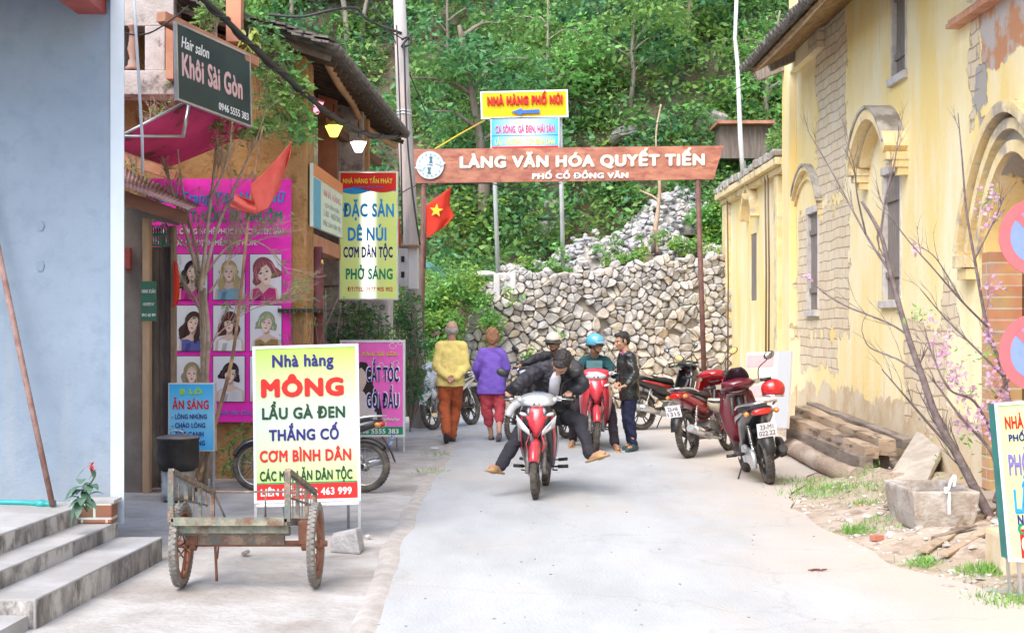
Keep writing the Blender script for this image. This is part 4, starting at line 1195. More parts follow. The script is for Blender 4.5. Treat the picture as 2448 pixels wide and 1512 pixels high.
# pink awning
t = thing("pink_awning", "faded crimson pink fabric awning on a pale metal frame above the gatehouse", "awning", tuple(P(430, 330, 14)))
m_awn = M("crimson_fabric", (.62, .05, .20), .85, c2=(.50, .04, .15), scale=2.5, c3=(.12, .04, .03), scale3=1.8, lo3=.57, hi3=.63)
A, B, C_, D_ = P(452, 240, 13.7), P(250, 345, 13.3), P(405, 398, 14.9), P(612, 312, 14.7)
def tri_sheet(a, b, c, d, n=8, sag=.06):
    return [[lerp(lerp(Vector(a), Vector(b), i / n), lerp(Vector(d), Vector(c), i / n), j / n) - V(0, 0, sag * math.sin(PI * i / n) * math.sin(PI * j / n)) for j in range(n + 1)] for i in range(n + 1)]
MB().sheet(tri_sheet(A, B, C_, D_), thick=.008).build("fabric", m_awn, t)
mb = MB(); mb.tube([A, B], .014, 6); mb.tube([P(250, 326, 13.2), P(440, 326, 13.6)], .014, 6); mb.tube([P(438, 326, 13.6), P(452, 250, 13.65)], .018, 6); mb.tube([A, D_], .012, 6); mb.build("frame", alu, t)
MB().bar(P(250, 365, 14.9), P(420, 420, 15.0), .08, .10).build("beam", m_terra, t)

# rammed earth house with tiled roof
m_mud = M("rammed_earth", (.36, .19, .072), .95, c2=(.46, .27, .115), scale=3.5, bump=1.0, bscale=16, c3=(.25, .125, .05), scale3=7, lo3=.52, hi3=.64)
t = thing("rammed_earth_house", "orange rammed earth house with a dark tiled overhanging roof on the left", "house", (-3.4, 15.3, 0))
XM = P(735, 400, 15.25).x
mb = MB(); mb.hexa([(-6.4, 15.2, -.05), (XM, 15.2, -.05), (XM, 15.75, -.05), (-6.4, 15.75, -.05), (-6.4, 15.2, 5.6), (XM, 15.2, 4.5), (XM, 15.75, 4.5), (-6.4, 15.75, 5.6)]); mb.build("end_wall", m_mud, t, bevel=.03)
mb = MB(); mb.hexa([(-6.4, 15.75, -.05), (-2.95, 15.75, -.05), (-2.95, 19.6, -.05), (-6.4, 19.6, -.05), (-6.4, 15.75, 5.2), (-2.95, 15.75, 4.8), (-2.95, 19.6, 4.8), (-6.4, 19.6, 5.2)]); mb.build("timber_wall", M("dark_red_boards", (.20, .075, .045), .8, c2=(.13, .05, .03), scale=5, stretch=(3, 3, .4)), t)
m_wst = M("whitewashed_rubble", (.58, .54, .54), .9, c2=(.42, .37, .36), scale=6, bump=.9, bscale=9, c3=(.2, .16, .15), scale3=7, lo3=.58, hi3=.68)
XP = P(880, 400, 19.5).x
mb = MB(); mb.hexa([(-2.95, 19.45, -.05), (P(930, 0, 19.5).x, 19.45, -.05), (P(930, 0, 19.5).x, 20.2, -.05), (-2.95, 20.2, -.05), (-2.95, 19.45, 3.0), (P(930, 0, 19.5).x, 19.45, 3.0), (P(930, 0, 19.5).x, 20.2, 3.0), (-2.95, 20.2, 3.0)])
mb.build("rubble_wall", m_wst, t, bevel=.02)
mb = MB(); pbox(mb, 806, 250, 868, 600, 18.9, .4); mb.build("pier", M("stained_pier", (.42, .36, .34), .9, c2=(.32, .25, .22), scale=3, bump=.4, c3=(.2, .15, .13), scale3=5), t, bevel=.01)
pbox(MB(), 868.5, 285, 881, 600, 19.1, .2).build("post", m_mud, t)
mb = MB(); pbox(mb, 760, 200, 806, 470, 18.6, .06); mb.build("orange_board", M("orange_board", (.45, .17, .09), .8, c2=(.36, .13, .07), scale=3), t)
MB().tube([(XM + .0, 15.9, 2.5), (XM + .02, 15.9, 1.3), (XM + .06, 15.9, -.05)], [.075, .08, .085], 16).build("column", M("dark_red_column", (.13, .025, .03), .55, c2=(.19, .05, .05), scale=4), t)
MB().box((XM - .10, 17.1, 2.56), (.18, 3.8, .17)).build("balcony_beam", m_terra, t)
MB().box((XM - .6, 17.3, 2.66), (.98, 3.9, .03)).build("balcony_floor", m_wood, t)
MB().bar(P(690, 742, 15.05), P(790, 742, 16.2), .25, .04).build("shelf", M("dark_shelf", (.03, .03, .028), .8), t)
# roof
Bc, Cc = V(-1.858, 14.9, 4.49), V(-1.60, 21.5, 4.46); RB, RC = V(-5.9, 14.8, 6.05), V(-5.7, 21.5, 6.0)
mb = MB(); rn = random.Random(5)
def rp(f, g_, dz=0.0):                     # f along eave, g up the slope, slightly hollow
    a = Bc.lerp(Cc, f); b = RB.lerp(RC, f); p = a.lerp(b, g_); return p + V(0, 0, dz - .12 * math.sin(PI * g_))
rows = [[rp(f / 12, g_ / 10) for f in range(13)] for g_ in range(11)]
mb.sheet(rows, thick=-.05, smooth=False); rfo = mb.build("roof", m_tile, t)
mb = MB()
for k in range(62):                         # tile ends at the eave
    f = k / 61; mb.tube([rp(f, -.012, .05), rp(f, .05, .06)], .045, 6)
for k in range(44):                         # stacked tiles along the verge
    for q in range(2):
        g_ = k / 44; j_ = rn.uniform(-.012, .016); a = rp(-.004 - rn.uniform(0, .006), g_, .06 + .04 * q + j_); b = rp(-.004, g_ + .026, .05 + .04 * q + j_); mb.bar(a, b, .26 + rn.uniform(-.06, .06), .024)
mb.build("tile_ends", m_tile, rfo)
mb = MB()
for k in range(20):
    f = k / 19; mb.bar(rp(f, .01, -.09), rp(f, .5, -.09), .05, .06)
mb.build("rafters", M("smoky_rafters", (.055, .035, .022), .85, c2=(.09, .06, .04), scale=6), rfo)
m_bam = M("peeled_pole", (.42, .25, .12), .7, c2=(.33, .19, .09), scale=5, stretch=(1, .3, 1))
MB().tube(curve([P(783, 150, 15.3), P(812, 205, 16.6), P(840, 243, 18.0), P(858, 284, 19.0)], 5), .045, 8).build("bamboo_purlin", m_bam, t)
MB().tube(curve([P(868, 300, 19.3), P(905, 325, 20.6), P(945, 350, 21.4)], 5), .045, 8).build("bamboo_purlin", m_bam, t)
MB().bar(P(770, 290, 17.5), P(905, 390, 21.3), .1, .10).build("wall_plate", M("plate_wood", (.13, .06, .035), .8), t)
# lanterns
for (x, y, Y, c, e, lb) in ((752, 255, 16.3, (1.0, .30, .42), .8, "pink glowing glass lantern hanging highest under the tiled eave"), (798, 310, 17.0, (1.0, .80, .10), 1.1, "yellow glowing glass lantern between the pink and the white one"), (857, 348, 18.0, (1.0, .86, .72), 1.2, "white glowing lantern hanging lowest, in front of the stained pier")):
    q = P(x, y, Y); t2 = thing("lantern", lb, "lantern", tuple(q), group="lit lanterns under the eave")
    MB().lathe([(.045, -.085), (.10, .03), (.105, .045), (.05, .075)], q, 'z', 6, smooth=False).build("glass", M("lit_glass_%d" % x, c, .3, emit=c, estr=e), t2)
    mb = MB(); mb.lathe([(.11, .045), (.115, .06), (.055, .09), (.02, .105)], q, 'z', 6, smooth=False)
    mb.build("cap", M("lantern_cap_%d" % x, tuple(v * .55 for v in c), .5), t2)
    MB().tube([q + V(0, 0, .10), q + V(0, 0, .30)], .006, 5).build("hook", m_dark, t2)
# street-side signboard under the balcony
b = Board(V(XM + .06, 15.28, 3.37), V(XM + .06, 17.9, 3.40), V(XM + .06, 15.28, 2.69))
t = thing("balcony_signboard", "pale green and blue restaurant signboard seen at a slant along the balcony", "sign", tuple(b.at(.5, .5)))
b.panel("panel", M("pale_green_print", (.60, .72, .60), .4, c2=(.66, .74, .66), scale=2), t, .04)
def frac_rect(bd, x0, y0, x1, y1, d=.004):
    m = MB(); m.prism([(0, 0), ((x1 - x0) * bd.U.length, 0), ((x1 - x0) * bd.U.length, (y1 - y0) * bd.D.length), (0, (y1 - y0) * bd.D.length)], bd.at(x0, y1, d - .004), bd.u, bd.up, .004); return m
frac_rect(b, 0, 0, 1, .2).build("orange_band", paint("orange_print", (.70, .28, .12)), t)
frac_rect(b, 0, .22, .22, 1).build("blue_panel", paint("cyan_print", (.12, .42, .60)), t)
faint = paint("faint_print", (.45, .52, .46)); fpink = paint("faint_pink_print", (.66, .42, .40))
text("NHÀ HÀNG", b.at(.62, .37), b.u, b.up, b.U.length * .6, b.D.length * .11, fpink, t, bold=.01)
text("CƠM BÌNH DÂN", b.at(.60, .56), b.u, b.up, b.U.length * .5, b.D.length * .07, faint, t); text("LẨU - NƯỚNG", b.at(.62, .70), b.u, b.up, b.U.length * .6, b.D.length * .10, faint, t)
text("ĐẶC SẢN DÂN TỘC", b.at(.62, .87), b.u, b.up, b.U.length * .64, b.D.length * .08, faint, t)
t = thing("brass_bell", "tiny brass bell hanging below the balcony beam beside the dark red column", "bell", tuple(P(770, 625, 15.6)))
MB().lathe([(.022, 0), (.02, .02), (.012, .05), (.004, .06)], P(770, 632, 15.6), 'z', 10).build("bell", M("brass", (.6, .42, .12), .3, metal=.9), t)
MB().tube([P(770, 622, 15.6), P(770, 600, 15.6)], .003, 4).build("cord", m_dark, t)

# hanging light box sign
b = fboard(812, 411, 949, 714, 18.3)
t = thing("light_box_sign", "tall lime green light box sign with blue writing hung above the bushes", "sign", tuple(b.at(.5, .5)))
b.panel("box", alu, t, .12, .012, d=-.002)
fm = grad("lit_lime_face", [(0, (.58, .70, .12)), (.30, (.62, .76, .17)), (.43, (.82, .90, .62)), (.5, (.95, .97, .9)), (.57, (.82, .90, .62)), (.7, (.62, .76, .17)), (1, (.58, .70, .12))], axis=0)  # ramp pales mid-board to paint the tube glow into the lime
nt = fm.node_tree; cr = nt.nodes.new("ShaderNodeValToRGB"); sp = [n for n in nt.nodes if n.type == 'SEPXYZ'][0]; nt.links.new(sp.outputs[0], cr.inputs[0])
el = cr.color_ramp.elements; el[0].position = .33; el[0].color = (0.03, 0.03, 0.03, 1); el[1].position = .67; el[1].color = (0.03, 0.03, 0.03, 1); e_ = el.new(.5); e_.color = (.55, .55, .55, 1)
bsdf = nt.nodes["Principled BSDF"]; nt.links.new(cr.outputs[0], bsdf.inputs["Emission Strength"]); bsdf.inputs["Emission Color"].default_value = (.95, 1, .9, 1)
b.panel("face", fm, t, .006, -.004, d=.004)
mb = MB(); pr = [(814, 413), (947, 413), (947, 452)] + [(947 - i * 6.65, 455 - 6 * math.sin(i / 20 * 2 * PI)) for i in range(21)]; pr = [(814, 413), (947, 413)] + [(947 - i * 6.65, 454 + 6 * math.sin(i / 20 * 2 * PI)) for i in range(21)]
b.poly_px(mb, pr, .008); mb.build("red_header", red_p, t)
mb = MB(); b.poly_px(mb, [(947 - i * 6.65, 453.8 + 6 * math.sin(i / 20 * 2 * PI)) for i in range(21)] + [(814 + i * 6.65, 458 - 6 * math.sin((20 - i) / 20 * -2 * PI) * -1) for i in range(21)], .007); mb.build("blue_wave", sky_p, t)
b.t("NHÀ HÀNG TẤN PHÁT", 879, 433, 118, 11, yellow_p, t, bold=.03, depth=.012)
b.t("TAN PHAT RESTAURANT", 880, 447, 72, 4.5, royal_p, t, depth=.012)
for s_, x, y, w_, c, m_ in (("ĐẶC SẢN", 881, 503, 122, 31, sky_p), ("DÊ NÚI", 878, 560, 92, 31, sky_p), ("CƠM DÂN TỘC", 880, 603, 118, 25, navy), ("PHỞ SÁNG", 883, 655, 112, 25, green_p), ("ĐT/TEL: 0977 905 902", 885, 691, 108, 10, red_p)):
    b.t(s_, x, y, w_, c, m_, t, bold=.035 if c > 12 else .015, depth=.009)
mb = MB(); mb.bar(b.at(0.0, .08, -.06), b.at(-.32, .08, -.3), .03, .03); mb.bar(b.at(0.0, .9, -.06), b.at(-.32, .9, -.3), .03, .03); mb.build("bracket", alu, t)

# tall pink hair banner
def hairs_banner():
    b = fboard(352, 427, 696, 1008, 15.12)
    t = thing("hair_banner", "huge magenta hair salon banner with rows of portraits on the earth wall", "banner", tuple(b.at(.5, .5)))
    b.panel("panel", pink_p, t, .02)
    kb = dict(depth=.008)
    b.t("Thời Trang Tóc Nam Nữ", 524, 472, 316, 25, sky_p, t, bold=.02, shear=.15, **kb)
    b.t("ĐẶC BIỆT: UỐN, ÉP, NHUỘM", 518, 517, 312, 25, green_p, t, bold=.03, **kb)
    b.t("SỬ DỤNG CÔNG NGHỆ PHỤC HỒI CHUYÊN SÂU", 520, 553, 316, 13, white_p, t, bold=.025, **kb)
    b.t("TÓC ĐƯỢC ỔN ĐỊNH MỀM MẠI HƠN.", 488, 580, 254, 12.5, white_p, t, bold=.025, **kb)
    b.t("Khôi Sài Gòn", 560, 985, 90, 9, sky_p, t, shear=.2, **kb)
    specs = [  # hair colour, top colour, hair shape, tilt
        ((.02, .015, .025), (.55, .03, .30), 'long', .1), ((.42, .34, .18), (.20, .38, .52), 'curl', 0), ((.26, .08, .10), (.45, .03, .18), 'bob', -.25),
        ((.06, .035, .03), (.10, .12, .38), 'long', .2), ((.10, .03, .03), (.72, .72, .76), 'fringe', .1), ((.30, .34, .22), (.30, .20, .08), 'bob', .1),
        ((.30, .26, .16), (.12, .09, .09), 'long', 0), ((.04, .02, .03), (.60, .60, .64), 'bob', .2), ((.16, .09, .06), (.35, .05, .12), 'curl', -.1)]
    for i in range(9):
        cx0, cy0 = (421, 510, 598)[i % 3], (608, 730, 851)[i // 3]; x1, y1 = cx0 + 75, cy0 + 108
        hc, tc_, sh, tl_ = specs[i]; rn = random.Random(i)
        ph = b.rect_px("photo", paint("photo_edge", (.03, .02, .05)), t, cx0 - 1.5, cy0 - 1.5, x1 + 1.5, y1 + 1.5, .004)
        b.rect_px("backdrop", grad("backdrop_%d" % i, [(0, (.58 + .05 * (i % 3), .64, .74)), (1, (.70, .74, .80))]), ph, cx0, cy0, x1, y1, .007)
        hx, hy = cx0 + 38 + 16 * tl_, cy0 + 37; K = 1.12 if i != 2 else 1.5; ca, sa = math.cos(tl_ * 1.3), math.sin(tl_ * 1.3)
        def rt(p):
            x, y = (p[0] - hx) * K, (p[1] - hy) * K; return (hx + x * ca - y * sa, hy + x * sa + y * ca)
        def shape(name, pts, col, d, head=True):
            m = MB(); pts = [rt(p) for p in pts] if head else pts
            pts = [(min(max(x, cx0), x1), min(max(y, cy0), y1)) for x, y in pts]
            b.poly_px(m, pts, d); m.build(name, paint("print_%s_%d" % (name, i), col), ph)
        L_ = {'long': 44, 'curl': 32, 'bob': 20, 'fringe': 36}[sh]; wv = {'long': 3, 'curl': 4.5, 'bob': 1, 'fringe': 1.5}[sh]
        out = [(hx + 18 * math.cos(PI * k / 24), hy - 22 * math.sin(PI * k / 24) + 1) for k in range(25)]
        left = [(hx - 18 - 5 * math.sin(q * 2.2) - wv * math.sin(q * 9 + i), hy + q * L_) for q in [j / 10 for j in range(1, 11)]]
        right = [(hx + 18 + 6 * math.sin(q * 2.4) + wv * math.sin(q * 7 + 1 + i), hy + q * L_ * .9) for q in [j / 10 for j in range(10, 0, -1)]]
        shape("hair", out + left + [(hx, hy + L_ * .8)] + right, hc, .010)
        sy_ = cy0 + 76
        shape("shoulders", [(hx - 6, hy + 22), (hx - 8, sy_ - 7), (hx - 20, sy_), (hx - 31, sy_ + 8), (hx - 35, y1), (hx + 35, y1), (hx + 31, sy_ + 6), (hx + 20, sy_ - 1), (hx + 8, sy_ - 7), (hx + 6, hy + 22)], (.62, .46, .40), .012, False)
        shape("neck_shade", [(hx - 7, hy + 20), (hx + 7, hy + 20), (hx + 6, hy + 29), (hx - 3, hy + 33)], (.42, .28, .24), .0125, False)
        nk = rn.uniform(6, 18); shape("dress", [(hx - 27, sy_ + 7), (hx - 14, sy_ + 4), (hx - 3, sy_ + nk), (hx + 12, sy_ + 3), (hx + 27, sy_ + 6), (hx + 29, y1), (hx - 28, y1)], tc_, .014, False)
        shape("dress_fold", [(hx - 16, sy_ + 14), (hx - 5, sy_ + nk + 4), (hx - 9, y1), (hx - 20, y1)], tuple(v * .6 for v in tc_), .0145, False)
        fx = hx + tl_ * 7
        shape("face", [(fx + (11.6 if math.sin(a) < .3 else 11 * (1 - .35 * (math.sin(a) - .3))) * math.cos(a), hy + 5 + (19 if math.sin(a) > 0 else 16) * math.sin(a)) for a in [2 * PI * k / 24 for k in range(24)]], (.76, .60, .53), .015)
        sd = 1 if i % 2 else -1
        shape("cheek_shade", [(fx + sd * 11, hy), (fx + sd * 10.5, hy + 10), (fx + sd * 5, hy + 20), (fx + sd * 8, hy + 10)], (.60, .43, .37), .0155)
        shape("nose_shade", [(fx + sd * .5, hy + 3), (fx + sd * 2.4, hy + 10), (fx - sd * .8, hy + 10.6)], (.58, .41, .36), .0156)
        for sg in (-1, 1):
            e_ = fx + sg * 5.2
            shape("eye", [(e_ - 3, hy + 3.6), (e_, hy + 1.8), (e_ + 3, hy + 3.4), (e_, hy + 5.2)], (.05, .03, .03), .016); shape("brow", [(e_ - 3.6, hy - .2), (e_, hy - 2), (e_ + 3.6, hy - .4), (e_, hy - .9)], tuple(v * .6 for v in hc), .016)
        shape("mouth", [(fx - 3.6, hy + 14.6), (fx - 1, hy + 13.2), (fx + 1, hy + 13.2), (fx + 3.6, hy + 14.6), (fx, hy + 16.8)], (.52, .09, .10), .016)
        ft = {'fringe': [(-14, 5), (-14, -12), (0, -21), (14, -12), (14, 6), (10, -2), (4, 0), (-3, -1), (-9, 1)], 'bob': [(-15, 9), (-14, -12), (0, -21), (14, -12), (14, 4), (8, -7), (-1, -5), (-8, 2)]}.get(sh, [(-14, 8), (-13, -12), (2, -21), (14, -12), (15, 8), (10, -3), (5, -12), (-4, -11), (-9, -3)])
        shape("parting", [(fx + x * .95, hy + y) for x, y in ft], hc, .017)
        for k in range(9):                              # lighter strands
            x_ = rn.uniform(-17, 17); xt = x_ * .55; ln = L_ * rn.uniform(.5, .95) if abs(x_) > 10 else rn.uniform(-12, -5) ; z_ = .0175 if abs(x_) > 9 else .018
            pts_ = [(hx + xt, hy - 18 + abs(x_) * .35), (hx + x_ * 1.02, hy - 5), (hx + x_ * 1.1, hy + max(ln, -4)), (hx + x_ * 1.1 - 1.6, hy + max(ln, -4) - 3), (hx + x_ - 1.3, hy - 5)]
            shape("strand", pts_, tuple(min(v * 1.9 + .035, .8) for v in hc), z_)
        if sh in ('long', 'curl'):
            for sg in (-1, 1): shape("lock", [(hx + sg * 12, hy + 6), (hx + sg * 19, hy + 12), (hx + sg * (22 + 2 * math.sin(i)), hy + 34), (hx + sg * 15, hy + 47), (hx + sg * 9, hy + 30), (hx + sg * 13, hy + 18)], hc, .019)
hairs_banner()

# restaurant A-board in front
def sign_legs(b, t, y_ground, lean_back=.45, drop=0.0, w=.022, mat=None):
    mb = MB(); A_, B_ = b.at(0, 1, -.02), b.at(1, 1, -.02)
    for q, o_ in ((A_, 0), (B_, 0)):
        mb.bar(q + V(0, 0, .05), V(q.x, q.y - .01, 0), w, w, (0, 1, 0))
    for fx in (.1, .9):
        q = b.at(fx, .45, -.04); mb.bar(q, V(q.x + (.1 if fx < .5 else -.05), q.y + lean_back, 0), w, w, (1, 0, 0))
    mb.build("legs", mat or alu, t)
lime = grad("lime_print", [(0, (.42, .62, .12)), (.12, (.46, .64, .20)), (.30, (.50, .63, .40)), (.55, (.49, .61, .53)), (.8, (.48, .62, .28)), (1, (.38, .60, .07))])
b = fboard(608, 828, 857, 1197, 10.95, ytr=823, lean=.10)
b = Board(P(607, 831, 11.05), P(853, 824, 11.05), P(611, 1199, 10.95), (608, 828, 857, 1197))
t = thing("restaurant_board", "lime green restaurant board with red and navy menu lines standing behind the handcart", "sign", tuple(b.at(.5, 1))[:2] + (0,))
b.panel("panel", lime, t, .025); b.frame("frame", M("pale_frame", (.66, .68, .70), .4, metal=.3), t, .022)
b.rect_px("phone_band", red_p, t, 609, 1156, 856, 1196); b.rect_px("band_edge", green_p, t, 609, 1152.5, 856, 1155.5)
for s_, x, y, w_, c, m_, bo in (("Nhà hàng", 726, 862, 148, 29, navy, .03), ("MÔNG", 724, 928, 200, 42, red_p, .06), ("LẨU GÀ ĐEN", 726, 988, 200, 27, dkgreen, .035), ("THẮNG CỐ", 726, 1040, 168, 26, navy, .035),
                              ("CƠM BÌNH DÂN", 729, 1090, 220, 27, red_p, .035), ("CÁC MÓN ĂN DÂN TỘC", 730, 1137, 222, 23, dkgreen, .03), ("LIÊN HỆ: 0942 463 999", 730, 1176, 218, 17, white_p, .03)):
    b.t(s_, x, y, w_, c, m_, t, bold=bo, depth=.008)
sign_legs(b, t, 0)
mb = MB(); q = b.at(0, 1, -.01); mb.sheet([[b.at(f, 1, -.01 + .006 * math.sin(f * 14)) for f in [i / 12 for i in range(13)]], [b.at(f, 1.035, .01 * math.sin(f * 9)) for f in [i / 12 for i in range(13)]]], thick=.002); mb.build("banner_hem", white_p, t)

# blue breakfast board
b = fboard(404, 917, 511, 1076, 13.95)
t = thing("breakfast_board", "small sky blue breakfast board with red heading behind the black cooking pot", "sign", tuple(b.at(.5, 1))[:2] + (0,))
b.panel("box", M("pale_frame", (.66, .68, .70), .4), t, .10, .008)
b.panel("face", grad("blue_print", [(0, (.05, .40, .80)), (.5, (.20, .55, .82)), (1, (.03, .40, .80))]), t, .006, -.004, d=.004)
for s_, x, y, w_, c, m_, bo in (("B LÔ", 457, 936, 53, 13, M("lime_letter", (.35, .62, .05), .4), .05), ("ĂN SÁNG", 456, 967, 87, 21, red_p, .03), ("- LÒNG NHÚNG", 453, 995, 84, 11.5, navy, .02), ("- CHÁO LÒNG", 451, 1016, 80, 11.5, navy, .02), ("- TIẾT CANH", 449, 1037, 76, 11.5, navy, .02), ("- LÒNG", 470, 1058, 40, 11.5, navy, .02)):
    b.t(s_, x, y, w_, c, m_, t, bold=bo, depth=.009)
sign_legs(b, t, 0, .3)
# pink haircut board
b = fboard(815, 815, 966, 1041, 18.2)
t = thing("haircut_board", "hot pink haircut board with navy writing standing behind the black motorbike", "sign", tuple(b.at(.5, 1))[:2] + (0,))
b.panel("panel", paint("hot_pink_print", (.88, .16, .58)), t, .03); b.frame("frame", M("pale_frame", (.66, .68, .70), .4), t, .03)
b.rect_px("phone_band", green_p, t, 817, 1019, 964, 1040)
mb = MB(); b.poly_px(mb, [(850, 880), (862, 864), (876, 866), (888, 885), (892, 920), (908, 950), (914, 990), (912, 1017), (838, 1017), (842, 950)], .006); po = mb.build("portrait_hair", hair_b, t)
mb = MB(); b.poly_px(mb, [(853, 885), (864, 878), (873, 888), (876, 915), (866, 935), (856, 932), (851, 915)], .010); mb.build("portrait_face", skin_p, po)
mb = MB(); b.poly_px(mb, [(858, 930), (870, 936), (900, 985), (904, 1017), (845, 1017), (850, 960)], .009); mb.build("portrait_dress", paint("portrait_white", (.7, .62, .62)), po)
for i in range(5):
    mb = MB(); cx_, cy_, r_ = (938, 912, 948, 925, 955)[i], (825, 872, 868, 905, 820)[i], (10, 8, 9, 12, 7)[i]
    mb.tube([b.at(*b.fr(cx_ + r_ * (1 - k / 30) * math.cos(k * .35 + i), cy_ + r_ * (1 - k / 30) * math.sin(k * .35 + i)), .006) for k in range(18)], .004, 4); mb.build("swirl", white_p, t)
for s_, x, y, w_, c, m_, bo, shr in (("Salon Khôi Sài Gòn", 888, 845, 128, 9, yellow_p, .015, .3), ("chuyên nghiệp", 905, 1001, 100, 7, white_p, .02, .3), ("0946 5555 383", 900, 1030, 106, 11, white_p, .03, 0)):
    b.t(s_, x, y, w_, c, m_, t, bold=bo, depth=.013, shear=shr)
for s_, y in (("CẮT TÓC", 895), ("GỘI ĐẦU", 958)):
    b.t(s_, 915, y, 82, 35, white_p, t, bold=.08, depth=.012); b.t(s_, 915, y, 77, 34, navy, t, bold=.03, depth=.016)
sign_legs(b, t, 0, .4)

# ============================================================ ARCH, FLAG AND SIGNS AT THE END OF THE STREET
YG = 24.6
t = thing("village_arch", "rusty steel arch with a terracotta board of white lettering spanning the street", "arch", (P(1345, 1000, YG).x, YG, 0))
m_rust = M("rusted_post", (.11, .05, .045), .7, c2=(.17, .08, .065), scale=5)
m_board = M("terracotta_board", (.33, .125, .085), .6, c2=(.48, .21, .13), scale=2.2, c3=(.30, .09, .06), scale3=4, stretch=(1, 1, 2.5))
mb = MB(); a = [P(955, 357, YG), P(1730, 348, YG), P(1706, 428, YG), P(985, 438, YG)]
mb.hexa([a[3], a[2], a[2] + V(0, .1, 0), a[3] + V(0, .1, 0), a[0], a[1], a[1] + V(0, .1, 0), a[0] + V(0, .1, 0)]); mb.build("board", m_board, t)
for (x0, y0, x1, y1) in ((1013, 440, 1005, 1003), (1668, 430, 1687, 1003)):
    mb = MB(); q = P(x1, y1, YG + .05); mb.tube([V(q.x, q.y, -.05), P(x0, y0, YG + .05)], .045, 12); mb.build("post", m_rust, t)
bb = Board(a[0] + V(0, 0, 0), a[1], a[3] + (a[0] - a[3]) * 0 + V(a[0].x - a[3].x, 0, 0), (955, 352.5, 1730, 433))
cream_l = paint("cream_letter", (.72, .70, .60))
# letters follow the board's slight tilt
uu = (a[1] - a[0]).normalized(); up_ = V(0, 0, 1)
def arch_text(s_, x, y, w_, cap, m_, bo):
    k = YG / FPX; text(s_, P(x, y, YG), uu, up_, w_ * k, cap * k, m_, t, bold=bo, depth=.02)
arch_text("LÀNG VĂN HÓA QUYẾT TIẾN", 1392, 386, 586, 27, cream_l, .06)
arch_text("PHỐ CỔ ĐỒNG VĂN", 1387, 421, 230, 13, white_p, .06)
mb = MB(); k = YG / FPX; c_ = P(1028, 395, YG - .02)
mb.lathe([(33 * k, 0), (33 * k, .02)], c_ - V(0, .02, 0), 'y', 40); em = mb.build("emblem", M("emblem_white", (.50, .60, .66), .6, c2=(.56, .64, .68), scale=8), t)
mb = MB()
for sg in (-1, 1):
    mb.prism([(sg * 30 * k, -2 * k), (sg * 38 * k, sg * 6 * k), (sg * 20 * k, sg * 14 * k), (sg * 12 * k, sg * 4 * k)], c_ - V(0, .018, 0), (1, 0, 0), (0, 0, 1), .012)
mb.build("emblem_wing", M("emblem_white", (.6, .7, .75)), em)
mb = MB()
for i in range(30):
    an = 2 * PI * i / 30
    if i % 2: mb.bar(c_ + V(math.cos(an) * 26 * k, -.026, math.sin(an) * 26 * k), c_ + V(math.cos(an + .1) * 26 * k, -.026, math.sin(an + .1) * 26 * k), .010, .022, (0, 1, 0))
for i in range(7):
    w_ = (3 + abs(3 - i)) * k
    for sg in (-1, 1): mb.box(c_ + V(sg * 2 * k, -.026, sg * (6 + i * 2.3) * k), (w_ * 1.4, .006, .010))
mb.prism([(-8 * k, 1.5 * k), (6 * k, 1.5 * k), (6 * k, -1.5 * k)], c_ + V(0, -.022, 0), (1, 0, 0), (0, 0, 1), .004)
mb.build("emblem_marks", M("emblem_teal", (.06, .20, .24), .5), em)
# national flag beside the post
def cloth(mb, rows_px, Y, amp=.03, n=6, ph=0.0, th=.004):
    nr, nc = len(rows_px), len(rows_px[0]); out = []
    NI, NJ = (nr - 1) * n, (nc - 1) * n
    for i in range(NI + 1):
        r_ = []
        for j in range(NJ + 1):
            fi, fj = i / n, j / n; i0, j0 = min(int(fi), nr - 2), min(int(fj), nc - 2); a_, b_ = fi - i0, fj - j0
            q = [lerp(lerp(rows_px[i0][j0][k], rows_px[i0][j0 + 1][k], b_), lerp(rows_px[i0 + 1][j0][k], rows_px[i0 + 1][j0 + 1][k], b_), a_) for k in (0, 1)]
            r_.append(P(q[0], q[1], Y + amp * math.sin(j / NJ * 7 + i / NI * 2.5 + ph) * (j / NJ)))
        out.append(r_)
    mb.sheet(out, thick=th); return out
m_flag = M("flag_red", (.72, .045, .02), .75, trans=.25)
t = thing("national_flag", "red flag with a yellow star hanging from a staff beside the left arch post", "flag", tuple(P(1017, 600, 24.35)))
MB().tube([P(1016, 640, 24.35), P(1017, 470, 24.35)], .015, 8).build("staff", m_rust, t)
mb = MB(); cloth(mb, [[(1017, 492), (1050, 468), (1078, 446)], [(1018, 530), (1050, 508), (1074, 490)], [(1019, 552), (1052, 528), (1086, 516)], [(1021, 571), (1048, 550), (1064, 541)]], 24.35, .05); mb.build("cloth", m_flag, t)
mb = MB(); sc_ = P(1043, 503, 24.29); R_ = 17 * 24.3 / FPX; mb.prism([((R_ if i % 2 == 0 else R_ * .42) * math.sin(i * PI / 5 + .1), (R_ if i % 2 == 0 else R_ * .42) * math.cos(i * PI / 5 + .1)) for i in range(10)], sc_, (1, 0, 0), (0, 0, 1), .004); mb.build("star", paint("flag_yellow", (.82, .62, .06)), t)
t = thing("red_cloth_strip", "narrow red cloth hanging beside the utility pole, behind the light box sign", "flag", tuple(P(950, 560, 21.8)))
mb = MB(); cloth(mb, [[(944, 525), (955, 522)], [(945, 560), (957, 560)], [(946, 594), (959, 592)]], 21.8, .02); mb.build("cloth", m_flag, t)
